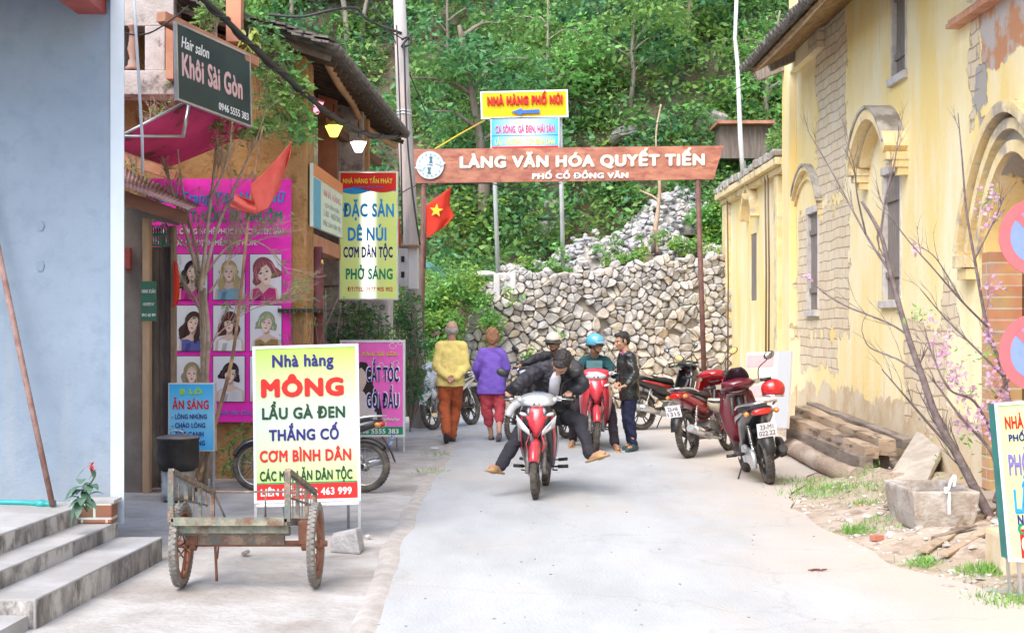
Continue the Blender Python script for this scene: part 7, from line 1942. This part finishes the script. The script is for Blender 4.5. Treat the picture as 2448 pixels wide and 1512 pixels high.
# right side: leaning board, timbers, slab, trough
b = Board(P(1788, 842, 18.5), P(1899, 838, 17.4), P(1778, 1030, 18.2), (1788, 840, 1899, 1030))
b = Board(P(1785, 842, 18.3), P(1893, 838, 17.6), P(1773, 1020, 18.0), (1788, 840, 1899, 1030))
t = thing("leaning_board", "faded pink and cream sign board leaning behind the maroon scooter", "sign", tuple(b.at(.5, 1)))
b.panel("panel", M("faded_cream_board", (.60, .56, .52), .6, c2=(.66, .60, .56), scale=3), t, .03)
frac_rect(b, .02, .04, .62, .2).build("pink_band", paint("faded_pink", (.66, .42, .42)), t); frac_rect(b, .02, .45, .62, .60).build("pink_band", paint("faded_pink", (.66, .42, .42)), t); frac_rect(b, .72, 0, 1, 1).build("grey_margin", M("grey_margin", (.44, .46, .48), .6), t)
frac_rect(b, .04, .22, .3, .43).build("cream_patch", paint("faded_yellow", (.66, .60, .38)), t)
m_beam = M("sawn_timber", (.33, .245, .17), .85, c2=(.44, .345, .255), scale=3, bump=.5, stretch=(1.2, .5, 3), c3=(.13, .095, .07), scale3=5, lo3=.52, hi3=.62)
m_beam2 = M("grey_timber", (.19, .155, .13), .85, c2=(.28, .235, .20), scale=3, bump=.5, stretch=(1.2, .5, 3), c3=(.12, .09, .07), scale3=5)
def beam(label, a, b, w, h, mat, notches=3, seed=0):
    rn = random.Random(seed); mb = MB(); n = 10; rows = []
    a, b = Vector(a), Vector(b); d = (b - a).normalized(); s = d.cross(V(0, 0, 1)).normalized(); u = s.cross(d)
    rings = []
    for i in range(n + 1):
        p = a.lerp(b, i / n); j = lambda: rn.uniform(-.012, .012)
        rings.append([p + s * (sx * w / 2 + j()) + u * (sz * h / 2 + j()) for sx, sz in ((-1, -1), (1, -1), (1, 1), (-1, 1))])
    mb.rings(rings, True, False)
    o = mb.build("timber_beam", mat, None, bevel=.008)
    tag(o, label, "timber beam", "old timber beams stacked by the yellow wall")
    return o
GB = "old timber beams stacked by the yellow wall"
beam("lowest grey squared beam at the front of the timber stack", P(1893, 1032, 18.2), P(2072, 1112, 14.75), .14, .17, m_beam2, seed=1)
beam("grey beam lying hidden at the back bottom of the timber stack", P(1925, 1038, 18.4), P(2110, 1105, 15.2), .16, .15, m_beam2, seed=2)
beam("pale squared beam in the second layer at the front of the stack", P(1893, 1006, 18.3), P(2085, 1082, 14.85), .16, .15, m_beam, seed=3)
beam("long pale beam with mortise holes lying on top in the middle", P(1915, 984, 18.5), P(2122, 1070, 15.0), .18, .17, m_beam, seed=4)
beam("dark notched beam lying highest at the back of the stack", P(1940, 972, 18.7), P(2170, 1062, 15.2), .13, .12, m_beam2, seed=5)
mb = MB(); a, b_ = P(2030, 1055, 15.75), P(2064, 1044, 15.35); mb.bar(a + V(-.12, 0, .03), a + V(.18, .1, .03), .16, .09); tag(mb.build("wood_block", m_beam2, bevel=.008), "short offcut block sitting on the pale beams", "wood block")
mb = MB(); pth = curve([P(1893, 1062, 17.9) - V(0, 0, .02), P(1950, 1098, 16.2), P(2010, 1128, 15.0), P(2052, 1140, 14.6)], 6); mb.tube(pth, [.11, .115, .11, .105, .11, .10, .105, .10, .10, .105, .10, .10, .105, .10, .10, .10, .10, .10, .105], 14)
tag(mb.build("log", M("peeled_log", (.34, .27, .21), .85, c2=(.24, .18, .14), scale=5, bump=.5, stretch=(1, .4, 1), c3=(.45, .38, .32), scale3=3)), "round peeled log lying lowest, in front of the timber stack", "log")
mb = MB(); A_ = G(2105, 1185, .0); bq = [P(2098, 1180, 13.9), P(2195, 1200, 13.3), P(2262, 1045, 14.9), P(2190, 1030, 15.4)]
mb.hexa([bq[0], bq[1], bq[1] + V(.05, .22, -.02), bq[0] + V(.05, .22, -.02), bq[3], bq[2], bq[2] + V(.09, .12, -.06), bq[3] + V(.09, .12, -.06)])
tag(mb.build("stone_slab", M("pale_slab", (.48, .44, .38), .9, c2=(.36, .32, .27), scale=4, bump=.5), bevel=.02), "pale cement slab leaning on the wall between the timbers and the trough", "slab")
# trough
x0, x1, yA, yB, zt = 3.06, 3.58, 10.86, 11.72, .365
t = thing("stone_trough", "worn rectangular stone trough with a white ribbon tied on its rim", "trough", (3.28, 11.1, 0))
rings = []
for z, gx in ((.03, -.09), (.05, -.05), (zt * .5, -.02), (zt, 0)): rings.append([V(x0 - gx, yA - gx, z), V(x1 + gx, yA - gx, z), V(x1 + gx, yB + gx, z), V(x0 - gx, yB + gx, z)])
for z, gx in ((zt, .055), (zt * .5, .07), (.10, .10)): rings.append([V(x0 + gx, yA + gx, z), V(x1 - gx, yA + gx, z), V(x1 - gx, yB - gx, z), V(x0 + gx, yB - gx, z)])
to_ = MB().rings(rings, True, False).build("basin", M("worn_stone", (.41, .375, .34), .9, c2=(.27, .21, .165), scale=3.5, bump=.5, c3=(.50, .47, .44), scale3=6, lo3=.5, hi3=.65), t, bevel=.018)
mb = MB(); mb.box(((x0 + x1) / 2, (yA + yB) / 2, zt - .09), (x1 - x0 - .13, yB - yA - .13, .01)); mb.build("dark_soil", M("dark_soil", (.035, .028, .022), .9), t)
t = thing("white_ribbon", "white ribbon knotted over the front rim of the stone trough", "ribbon", (3.33, yA, zt)); mb = MB()
for pts in ([(3.33, yA - .012, zt + .02), (3.35, yA - .02, zt + .09), (3.38, yA - .01, zt + .12), (3.37, yA - .02, zt + .04)], [(3.33, yA - .015, zt + .01), (3.30, yA - .03, zt + .03), (3.31, yA - .03, zt - .01)], [(3.335, yA - .018, zt), (3.33, yA - .028, zt - .10), (3.335, yA - .02, zt - .17)], [(3.33, yA - .01, zt + .01), (3.33, yA + .05, zt + .012), (3.33, yA + .08, zt - .05)]):
    mb.tube(curve(pts, 5), .013, 7)
mb.build("cloth", M("white_cloth", (.72, .73, .76), .8), t)
# stub of wall behind the right hand sign
mb = MB(); mb.box((3.46, 9.35, .12), (.60, .34, .34)); tag(mb.build("wall_stub", m_yel, bevel=.03), "low ochre plastered stub of wall behind the right edge sign", "wall")
# splintered planks
for i, (a, b_, w_, lb) in enumerate([((2205, 1335), (2370, 1262), .09, "long splintered grey plank lying in front of the trough"), ((2232, 1312), (2330, 1300), .05, "thin pale splinter of wood beside the trough foot"), ((2255, 1345), (2372, 1310), .07, "broken plank with a peeling red edge near the right edge sign"), ((2118, 1240), (2190, 1225), .05, "short pale stick in the rubble left of the trough"),
                                 ((1900, 1085), (2020, 1125), .06, "narrow batten lying on the ground beside the log")]):
    A_, B_ = G(*a), G(*b_); A_.z = vz(A_.x, A_.y) + .035; B_.z = vz(B_.x, B_.y) + .05
    mb = MB(); mb.bar(A_, B_, w_, .02); tag(mb.build("plank", m_beam2 if i % 2 else m_beam, bevel=.004), lb, "plank", "loose planks on the verge")
# brick scraps and litter
rn = random.Random(31); mb = MB()
for i in range(620):
    x = rn.uniform(1880, 2440); y = rn.uniform(1150, 1440)
    g_ = G(x, y)
    lim = 2.62 if g_.y < 13 else lerp(2.62, 3.6, (g_.y - 13.1) / 3.9)
    if g_.x < lim - .12 or g_.x > 4.2 or g_.y < 8.6: continue
    s = rn.choice([.012, .018, .025, .04]) * rn.uniform(.7, 1.2); tn = rn.choice([(1.1, 1.05, .98), (.7, .6, .52), (.9, .5, .38), (.5, .42, .36), (1.2, 1.18, 1.15)])
    rock(mb, (g_.x, g_.y, vz(g_.x, g_.y) + s * .2), s, i, tn, .55)
tag(mb.build("rubble_litter", m_stone), "scattered stones, chips and brick crumbs along the foot of the yellow wall", "rubble", kind="stuff")
mb = MB()
for i in range(60):
    g_ = G(rn.uniform(900, 2000), rn.uniform(1100, 1500)); rock(mb, (g_.x, g_.y, .004), rn.uniform(.006, .013), i, (.5, .42, .36), .5)
tag(mb.build("grit", m_stone), "bits of grit scattered over the road", "grit", kind="stuff")
for (x, y, s, tn, nm, lb) in ((2465 - 165, 1410, .0, None, None, None),) if False else ():
    pass
def slab_bit(name, label, px, size, mat, rz, cat):
    g_ = G(*px); mb = MB(); z = vz(g_.x, g_.y) if g_.x > 2.3 else 0
    mb.box((g_.x, g_.y, z + size[2] / 2 + .004), size, rz); return tag(mb.build(name, mat, bevel=.003), label, cat)
slab_bit("brick_piece", "broken red brick piece on the verge below the timber stack", (2466 * .85, 1522 * .85), (.09, .06, .04), M("brick_red", (.42, .16, .11), .9), .4, "brick")
slab_bit("matchbox", "tiny squashed white packet on the dusty road edge", (2426 * .85, 1546 * .85), (.06, .03, .02), M("packet_white", (.6, .62, .65), .6), .1, "litter")
mb = MB(); g_ = G(1950, 1364)
for k in range(7): mb.bar(g_ + V(-.05 + k * .016, rn.uniform(-.01, .01), .006), g_ + V(-.02 + k * .016, rn.uniform(-.02, .02), .012), .012, .006)
tag(mb.build("dry_leaf_scrap", M("dark_red_scrap", (.16, .05, .04), .9)), "dark red shred of bark lying on the pale road", "litter")
slab_bit("paper_scrap", "crumpled white paper at the road edge near the man in yellow", (1222 * .85, 1262 * .85), (.10, .05, .02), M("paper", (.62, .64, .7), .8), .2, "litter")
# grass tufts on the verge
pts, cols, dirs = [], [], []
rg3 = np.random.default_rng(4)
for (x, y, n, sp) in ((1905, 1150, 260, .16), (1935, 1180, 260, .18), (1985, 1180, 200, .16), (2060, 1158, 160, .12), (2030, 1195, 260, .22), (2065, 1218, 130, .08), (2045, 1270, 330, .07), (1960, 1165, 150, .15), (2105, 1205, 160, .15), (2208, 1350, 240, .05), (2365, 1378, 200, .05), (2320, 1375, 140, .06), (2400, 1435, 260, .10), (2110, 1262, 120, .12), (1050, 1090, 60, .1), (1030, 1130, 50, .1)):
    g_ = G(x, y)
    for k in range(n):
        X, Y = g_.x + rg3.normal() * sp, g_.y + rg3.normal() * sp * 1.3; pts.append((X, Y, (vz(X, Y) if X > 2.3 else 0) + .002)); dirs.append((rg3.normal() * .35, rg3.normal() * .35, 1.0)); cols.append(GREENS[rg3.choice([1, 3, 5])] * 1.2)
tag(leaves("grass_tufts", LEAF, pts, .055, cols=np.array(cols), aspect=.12, dirs=np.array(dirs)), "small green grass tufts scattered over the rubbly verge", "grass", kind="stuff")

# right edge sign and round signs
b = Board(V(2.875, 8.55, 1.18), V(3.55, 8.20, 1.17), V(2.93, 8.45, .235))
b = Board(P(2385, 966, 8.6), P(2530, 955, 8.25), P(2418, 1337, 8.5), (2385, 966, 2530, 1335))
t = thing("restaurant_stand_sign", "tall lime restaurant sign with a green side, cut off by the right edge", "sign", tuple(b.at(.2, 1))[:2] + (0,))
b.panel("face", M("lime_cream_print", (.58, .72, .28), .4, c2=(.62, .76, .38), scale=2), t, .02, d=.012); b.frame("frame", M("pale_frame", (.66, .68, .70), .4), t, .02, .035, .02)
mb = MB(); a, c_ = b.at(0, 0), b.at(0, 1); mb.hexa([c_, c_ + b.u * .01, c_ + V(-.02, .12, 0) + b.u * .01, c_ + V(-.02, .12, 0), a, a + b.u * .01, a + V(-.018, .12, 0) + b.u * .01, a + V(-.018, .12, 0)]); mb.build("side_panel", M("dark_green_tin", (.02, .13, .12), .5, c2=(.03, .17, .15), scale=4), t)
b.rect_px("phone_band", red_p, t, 2415, 1262, 2530, 1330, .016)
kk = b.U.length / 145
for s_, y, cap_, w_, m_, fx in (("NHÀ HÀNG", 1012, 26, 110, red_p, 18), ("PHỐ NÚI", 1048, 14, 80, navy, 24), ("PHỞ SÁNG", 1112, 42, 130, M("violet_print", (.20, .14, .42), .4), 18), ("LẨU GÀ", 1198, 48, 120, sky_p, 24), ("CƠM", 1262, 24, 90, green_p, 26), ("NƯỚNG", 1300, 0, 0, navy, 0)):
    if w_: text(s_, b.at(0, 0, .014) + b.u * fx * kk + b.D * ((y - 966) / 369), b.u, b.up, w_ * kk, cap_ * kk, m_, t, bold=.03, align='l')
text("0946", b.at(0, 0, .018) + b.u * 34 * kk + b.D * .90, b.u, b.up, 90 * kk, 30 * kk, white_p, t, bold=.03, align='l')
text("NƯỚNG", b.at(0, 0, .014) + b.u * 28 * kk + b.D * .745, b.u, b.up, 80 * kk, 20 * kk, navy, t, bold=.03, align='l')
mb = MB()
for q in (b.at(.04, 1, -.01), b.at(.0, 1, -.01) + V(-.01, .12, 0)): mb.bar(q + V(0, 0, .3), V(q.x + .03, q.y - .02, 0), .018, .018, (0, 1, 0))
mb.bar(b.at(.0, 1) + V(-.07, .25, -.26 + .04), b.at(0, 1) + V(.5, -.25, -.22), .02, .02); mb.build("legs", alu, t)
m_pole = M("sign_pole_grey", (.4, .4, .42), .5)
t = thing("parking_sign_post", "post with two round red and blue parking signs at the right edge", "sign post", (3.95, 10.9, 0))
MB().tube([(3.985, 10.95, 0), (3.985, 10.95, 3.0)], .035, 10).build("post", m_pole, t)
for y in (566, 842):
    c_ = P(2482, y, 10.9); mb = MB(); mb.lathe([(.30, 0), (.30, .012)], c_, 'y', 40); so = mb.build("round_sign", paint("paled_red_ring", (.72, .16, .20)), t)  # red and blue paled to imitate the view whitening at its edge
    mb = MB(); mb.lathe([(.215, -.004), (.215, 0)], c_, 'y', 36); mb.build("blue_disc", paint("paled_blue_disc", (.22, .32, .62)), so)
    mb = MB(); mb.bar(c_ + V(-.16, -.008, .16), c_ + V(.16, -.008, -.16), .004, .06, (0, 0, 1)) if False else mb.box(c_ + V(0, -.007, 0), (.45, .004, .055), Matrix.Rotation(R(45), 3, 'Y')); mb.build("slash", paint("paled_red_ring", (.72, .16, .20)), so)

# ------------------------------------------------------------ shrubs, creepers, trees
def shrub(name, label, cents, per, size, cols, seed, stem=None, asp=.5, cat="shrub", mat=LEAF, mstem=None):
    rg_ = np.random.default_rng(seed); c0 = cents[0][0]
    t = thing(name, label, cat, (c0.x, c0.y, 0 if stem is None else stem[0][0].z))
    p_, c_ = crown_clumps([tuple(c) for c, r in cents], [r for c, r in cents], per, rg_, cols)
    leaves("foliage", mat, p_, size, t, cols=c_, aspect=asp)
    mb = MB(); rn = random.Random(seed)
    st_ = stem or [[V(c0.x, c0.y, 0), c0]]
    for s in st_: mb.tube(curve(s, 4), .012 if cat == 'shrub' else .005, 6)
    base = Vector(st_[0][0])
    for c, r in cents: mb.tube(curve([base.lerp(c, .15), base.lerp(c, .6) + V(rn.uniform(-.1, .1), 0, rn.uniform(-.05, .1)), c], 4), .007 if cat == 'shrub' else .003, 5)
    mb.build("stems", mstem or m_bark2, t); return t
rn = random.Random(77)
def cl(pts, Y, r, n=1, sp=12):
    out = []
    for (x, y) in pts:
        for _ in range(n): out.append((P(x + rn.uniform(-sp, sp), y + rn.uniform(-sp, sp), Y + rn.uniform(-.2, .2)), r * rn.uniform(.7, 1.25)))
    return out
shrub("bush", "fine leaved green bush in front of the whitewashed wall, below the light box sign", cl([(800, 800), (830, 790), (860, 780), (880, 760), (820, 750), (860, 800), (900, 790), (910, 750), (790, 780), (925, 800), (850, 740)], 18.9, .17, 3, 16), 1300, .07, GREENS[[0, 2, 1]], 1, stem=[[V(-1.95, 18.9, 0), P(850, 800, 18.9)]], asp=.35)
shrub("bush", "tall bush massed at the foot of the concrete utility pole", cl([(960, 740), (985, 760), (970, 800), (990, 840), (975, 880), (985, 920), (1000, 880), (945, 760), (1005, 800), (990, 950), (980, 720), (950, 720)], 21.6, .2, 4, 14), 1100, .075, GREENS[[4, 1, 0, 2]] * .95, 2, stem=[[V(-1.55, 21.6, 0), P(985, 850, 21.6)]], asp=.35)
shrub("bush", "low green weeds growing behind the blue breakfast board and motorbike", cl([(560, 1070), (580, 1100), (600, 1060), (545, 1120), (575, 1030)], 14.7, .12, 2, 12), 1800, .05, GREENS[[1, 5]], 3, stem=[[V(-2.8, 14.7, 0), P(570, 1100, 14.7)]])
shrub("creeper", "leafy green creeper hanging over the earth wall and the salon sign corner", cl([(640, 115), (665, 140), (690, 165), (680, 205), (705, 210), (715, 245), (660, 230), (640, 175), (730, 275), (700, 285), (650, 95), (620, 60), (680, 120), (640, 250), (625, 300), (715, 170), (735, 210), (665, 280), (615, 140), (735, 310), (710, 330)], 14.75, .125, 3, 16), 1700, .075, GREENS[[0, 1, 5, 6]] * 1.05, 4, stem=[[P(600, 60, 14.8), P(700, 200, 14.8)]], asp=.42, cat="creeper")
shrub("climber", "thin vine trailing beside the shelf on the earth wall", cl([(690, 800), (715, 770), (740, 720), (700, 740), (760, 760), (780, 700), (820, 720)], 15.0, .09, 2, 12), 1100, .05, GREENS[[0, 4]], 5, stem=[[P(740, 1100, 15.0), P(720, 760, 15.0)]], asp=.3, cat="climber")
t = thing("yellow_leaved_vine", "cluster of big yellow green leaves beside the orange column", "vine", tuple(P(597, 100, 14.4))); mb = MB(); r2 = random.Random(6)
for i in range(22): bigleaf(mb, P(597 + r2.uniform(-18, 22), 88 + r2.uniform(-22, 22), 14.4), (r2.uniform(-1, 1), -.5, r2.uniform(-1.1, .2)), r2.uniform(.09, .14), .055, .4)
mb.build("foliage", M("yellow_green_leaf", (.42, .48, .10), .5, c2=(.26, .36, .07), scale=8, trans=.3), t); MB().tube([P(590, 130, 14.4), P(597, 70, 14.42)], .008, 5).build("stem", m_bark2, t)

def twigs(mb, pts, r, rn, depth, tips, spread=.55, dens=5, up=.15, ln=.45, flat=.6):
    """recursive side shoots along a limb"""
    pts = [Vector(p) for p in pts]
    L = sum((pts[i + 1] - pts[i]).length for i in range(len(pts) - 1))
    for k in range(dens):
        f = rn.uniform(.15, 1.0); i = min(int(f * (len(pts) - 1)), len(pts) - 2); p = pts[i].lerp(pts[i + 1], rn.random()); d = (pts[i + 1] - pts[i]).normalized()
        v = (d + V(rn.uniform(-1, 1), rn.uniform(-1, 1) * flat, rn.uniform(-.6, 1) + up) * spread).normalized(); l_ = ln * rn.uniform(.4, 1.1) * (1 - .4 * f)
        e = p + v * l_; m_ = p.lerp(e, .5) + V(rn.uniform(-1, 1), 0, rn.uniform(-.5, 1)) * l_ * .08; q = curve([p, m_, e], 3)
        mb.tube(q, [lerp(r * .55, r * .22, j / (len(q) - 1)) for j in range(len(q))], 4); tips.append(q)
        if depth > 0: twigs(mb, q, r * .5, rn, depth - 1, tips, spread, max(dens - 2, 2), up, ln * .55, flat)
# bare shrub before the magenta banner
t = thing("bare_shrub", "nearly leafless many stemmed shrub in front of the magenta hair banner", "shrub", tuple(G(500, 1160)))
rn = random.Random(12); mb = MB(); tips = []; YS = 14.4
stems = [([(498, 1150), (492, 1000), (487, 900), (484, 770), (480, 690)], .036, .027), ([(512, 1150), (500, 1000), (494, 900), (498, 800), (488, 690)], .026, .02), ([(480, 695), (490, 600), (505, 470), (518, 350), (528, 230), (522, 120), (515, 90)], .022, .005),
         ([(480, 690), (455, 590), (420, 480), (395, 400), (368, 320)], .022, .005), ([(482, 690), (470, 600), (440, 470), (425, 360), (420, 260)], .018, .004), ([(485, 680), (515, 560), (560, 450), (610, 340), (640, 250)], .022, .004),
         ([(486, 660), (545, 590), (600, 575), (650, 600), (690, 655)], .014, .004), ([(505, 470), (545, 380), (560, 260), (590, 150)], .014, .004), ([(500, 700), (540, 640), (560, 560), (575, 480)], .013, .004), ([(484, 780), (470, 720), (430, 660), (400, 600)], .012, .004), ([(470, 620), (400, 540), (330, 430), (300, 330)], .012, .003), ([(492, 860), (520, 800), (600, 740), (680, 720)], .010, .003)]
for k, (s, r0, r1) in enumerate(stems):
    pt = curve([P(x, y, YS + .15 * math.sin(k * 2 + y * .01)) if y < 1100 else V(G(x, y).x, YS, -.02) for x, y in s], 6); mb.tube(pt, [lerp(r0, r1, i / (len(pt) - 1)) for i in range(len(pt))], 7)
    if k > 1: twigs(mb, pt, max(r1, .006) * 1.25, rn, 2, tips, .55, 10, .25, .45)
mb.build("branches", M("pale_twig_bark", (.46, .37, .28), .85, c2=(.33, .25, .18), scale=10), t)
lp = [q[-1] + V(rn.uniform(-.03, .03), rn.uniform(-.03, .03), rn.uniform(-.03, .03)) for q in tips if (pix(q[-1])[1] < 330 and 420 < pix(q[-1])[0] < 680 and rn.random() < .5) or rn.random() < .04 for _ in range(3)]
leaves("foliage", LEAF, [tuple(p) for p in lp], .065, t, cols=np.tile(np.array([1.5, 1.35, 1.1]), (len(lp), 1)), aspect=.28)
# coral red flag on its bamboo
t = thing("coral_flag", "faded coral red flag drooping from a leaning bamboo pole before the hair banner", "flag", tuple(G(515, 1130)))
YF = 14.0; mb = MB(); pt = curve([V(G(512, 1150).x, YF, 0), P(540, 920, YF), P(565, 790, YF), P(592, 540, YF), P(600, 470, YF), P(628, 302, YF)], 6); mb.tube(pt, [lerp(.020, .011, i / (len(pt) - 1)) for i in range(len(pt))], 8)
mb.build("pole", M("bamboo", (.38, .22, .12), .6, c2=(.16, .09, .06), scale=2.2, stretch=(1, 1, 1.5), c3=(.55, .36, .18), scale3=3), t)
m_coral = M("coral_cloth", (.78, .16, .13), .8, c2=(.72, .12, .09), scale=5, trans=.3)
mb = MB(); cloth(mb, [[(599, 441), (632, 412), (664, 377), (697, 337)], [(600, 462), (635, 440), (670, 410), (697, 347)], [(606, 482), (640, 470), (672, 425), (696, 358)], [(612, 512), (640, 500), (668, 450), (694, 372)]], YF - .03, .07, 7); mb.build("cloth", m_coral, t)
mb = MB(); cloth(mb, [[(548, 492), (558, 478), (562, 462)], [(565, 500), (577, 484), (585, 472)], [(585, 507), (594, 490), (600, 478)], [(614, 512), (612, 490), (606, 472)]], YF - .05, .05, 7, 1.5); mb.build("cloth", m_coral, t)
t = thing("red_garment", "bright red cloth hanging at the door edge beside the hair banner", "cloth", tuple(P(424, 680, 14.0))); mb = MB()
cloth(mb, [[(415, 622), (422, 625)], [(414, 660), (428, 662)], [(415, 700), (430, 695)], [(413, 735), (426, 725)]], 13.9, .03, 6); mb.build("cloth", m_flag, t)
# flowering peach tree on the right
t = thing("peach_tree", "slender peach tree with lilac pink blossom and few leaves in front of the yellow building", "tree", tuple(G(2375, 1262)))
rn = random.Random(21); mb = MB(); tips = []; b1_, b2_ = [], []
m_pbark = M("peach_bark", (.13, .10, .105), .75, c2=(.22, .18, .18), scale=14, bump=.4)
YT = 11.2
limbs = [([(2378, 1268), (2340, 1185), (2290, 1090), (2240, 1000), (2205, 900), (2170, 800), (2128, 650), (2105, 560), (2060, 480)], .042, .012, 8), ([(2128, 650), (2070, 560), (2000, 430), (1930, 310)], .012, .003, 7), ([(2105, 560), (2120, 460), (2140, 380), (2150, 300)], .010, .003, 6), ([(2070, 560), (2050, 470), (2040, 390), (2020, 330)], .008, .003, 6),
         ([(2170, 800), (2120, 770), (2000, 720), (1920, 655)], .010, .004, 5), ([(2205, 900), (2150, 860), (2080, 830), (2060, 790)], .010, .003, 4), ([(2290, 1090), (2210, 1000), (2150, 930), (2108, 882)], .014, .004, 5),
         ([(2378, 1268), (2385, 1160), (2370, 1080), (2300, 1000), (2240, 920)], .022, .008, 6), ([(2378, 1200), (2420, 1050), (2400, 900), (2360, 780), (2330, 620), (2310, 500), (2300, 380), (2290, 270)], .022, .004, 8), ([(2400, 900), (2330, 830), (2260, 760), (2200, 690)], .012, .004, 6),
         ([(2360, 780), (2300, 720), (2230, 640), (2160, 560), (2100, 470)], .010, .003, 6), ([(2330, 620), (2380, 520), (2400, 470)], .008, .003, 5), ([(2380, 950), (2440, 860), (2470, 760)], .012, .004, 5), ([(2300, 720), (2240, 620), (2200, 590)], .007, .003, 3), ([(2385, 1060), (2330, 960), (2270, 930), (2230, 850), (2210, 780)], .013, .004, 6)]
for k, (s, r0, r1, dn) in enumerate(limbs):
    Yk = YT + (.35 * math.sin(k * 1.7) if k else 0)
    pt = curve([P(x, y, lerp(YT, Yk, min(i / 2, 1))) if y < 1250 else V(G(x, y).x, YT, -.02) for i, (x, y) in enumerate(s)], 6); mb.tube(pt, [lerp(r0, r1, i / (len(pt) - 1)) for i in range(len(pt))], 7)
    n0 = len(tips); twigs(mb, pt, max(r1, .0045) * 1.15, rn, 1, tips, .55, dn, .25, .34, .5)
mb.build("trunk", m_pbark, t)
zones = [(2365, 505, 28, 34), (2375, 480, 22, 22), (2200, 597, 24, 12), (1935, 662, 18, 8), (2250, 840, 30, 35), (2285, 900, 35, 30), (2320, 950, 38, 32), (2260, 800, 18, 18), (2370, 800, 25, 30), (2350, 1020, 40, 32), (2380, 900, 30, 40), (2300, 1010, 30, 22), (2400, 950, 28, 40), (2225, 760, 14, 14), (2375, 690, 25, 25), (2410, 1000, 22, 26)]
fp, fc = [], []
rg4 = np.random.default_rng(9)
mb2 = MB()
for (x, y, sx, sy) in zones:
    for k in range(int(sx * sy / 42)):
        cc_ = P(x + rg4.normal() * sx * .5, y + rg4.normal() * sy * .5, YT + rg4.normal() * .12)
        for q in range(2):
            c1 = np.array(cc_) + rg4.normal(size=3) * .016; n_ = 5; tnt = (rg4.uniform(.9, 1.1), rg4.uniform(.8, 1.1), rg4.uniform(.95, 1.1))
            ax = Vector(rg4.normal(size=3)).normalized(); u_ = ax.orthogonal().normalized(); v_ = ax.cross(u_)
            mb2.tint = tnt
            for j in range(n_):
                a = 2 * PI * j / n_; d1 = u_ * math.cos(a) + v_ * math.sin(a); d2 = u_ * math.cos(a + .55) + v_ * math.sin(a + .55); d3 = u_ * math.cos(a - .55) + v_ * math.sin(a - .55); c3 = Vector(c1)
                mb2.add([c3, c3 + d3 * .014 + ax * .004, c3 + d1 * .020 + ax * .007, c3 + d2 * .014 + ax * .004], [(0, 1, 2, 3)], False)
mb2.build("blossom", M("peach_blossom", (.66, .46, .60), .6, attr=True, trans=.35), t)
lp = []
for (x, y, sx, sy) in [(2365, 480, 30, 30), (2350, 950, 60, 60), (2280, 1120, 60, 60), (2390, 1100, 30, 60), (2190, 750, 40, 15), (2320, 1040, 70, 20), (2330, 850, 60, 30)]:
    for k in range(26): lp.append(tuple(P(x + rg4.normal() * sx * .5, y + rg4.normal() * sy * .5, YT + rg4.normal() * .1)))
leaves("foliage", LEAF, lp, .05, t, cols=np.tile(np.array([1.5, 1.7, .9]), (len(lp), 1)), aspect=.3)
q = W(1768, 895, XW)
shrub("wall_weed", "small dark weed rooted in the low building wall above the parked scooters", [(V(XW - .15, W(1768, 0, XW).y, q.z), .16), (V(XW - .15, W(1770, 0, XW).y - .3, q.z - .15), .13)], 900, .1, GREENS[[4, 2]], 6, stem=[[V(XW, q.y, q.z - .2), V(XW - .1, q.y, q.z)]], asp=.3)
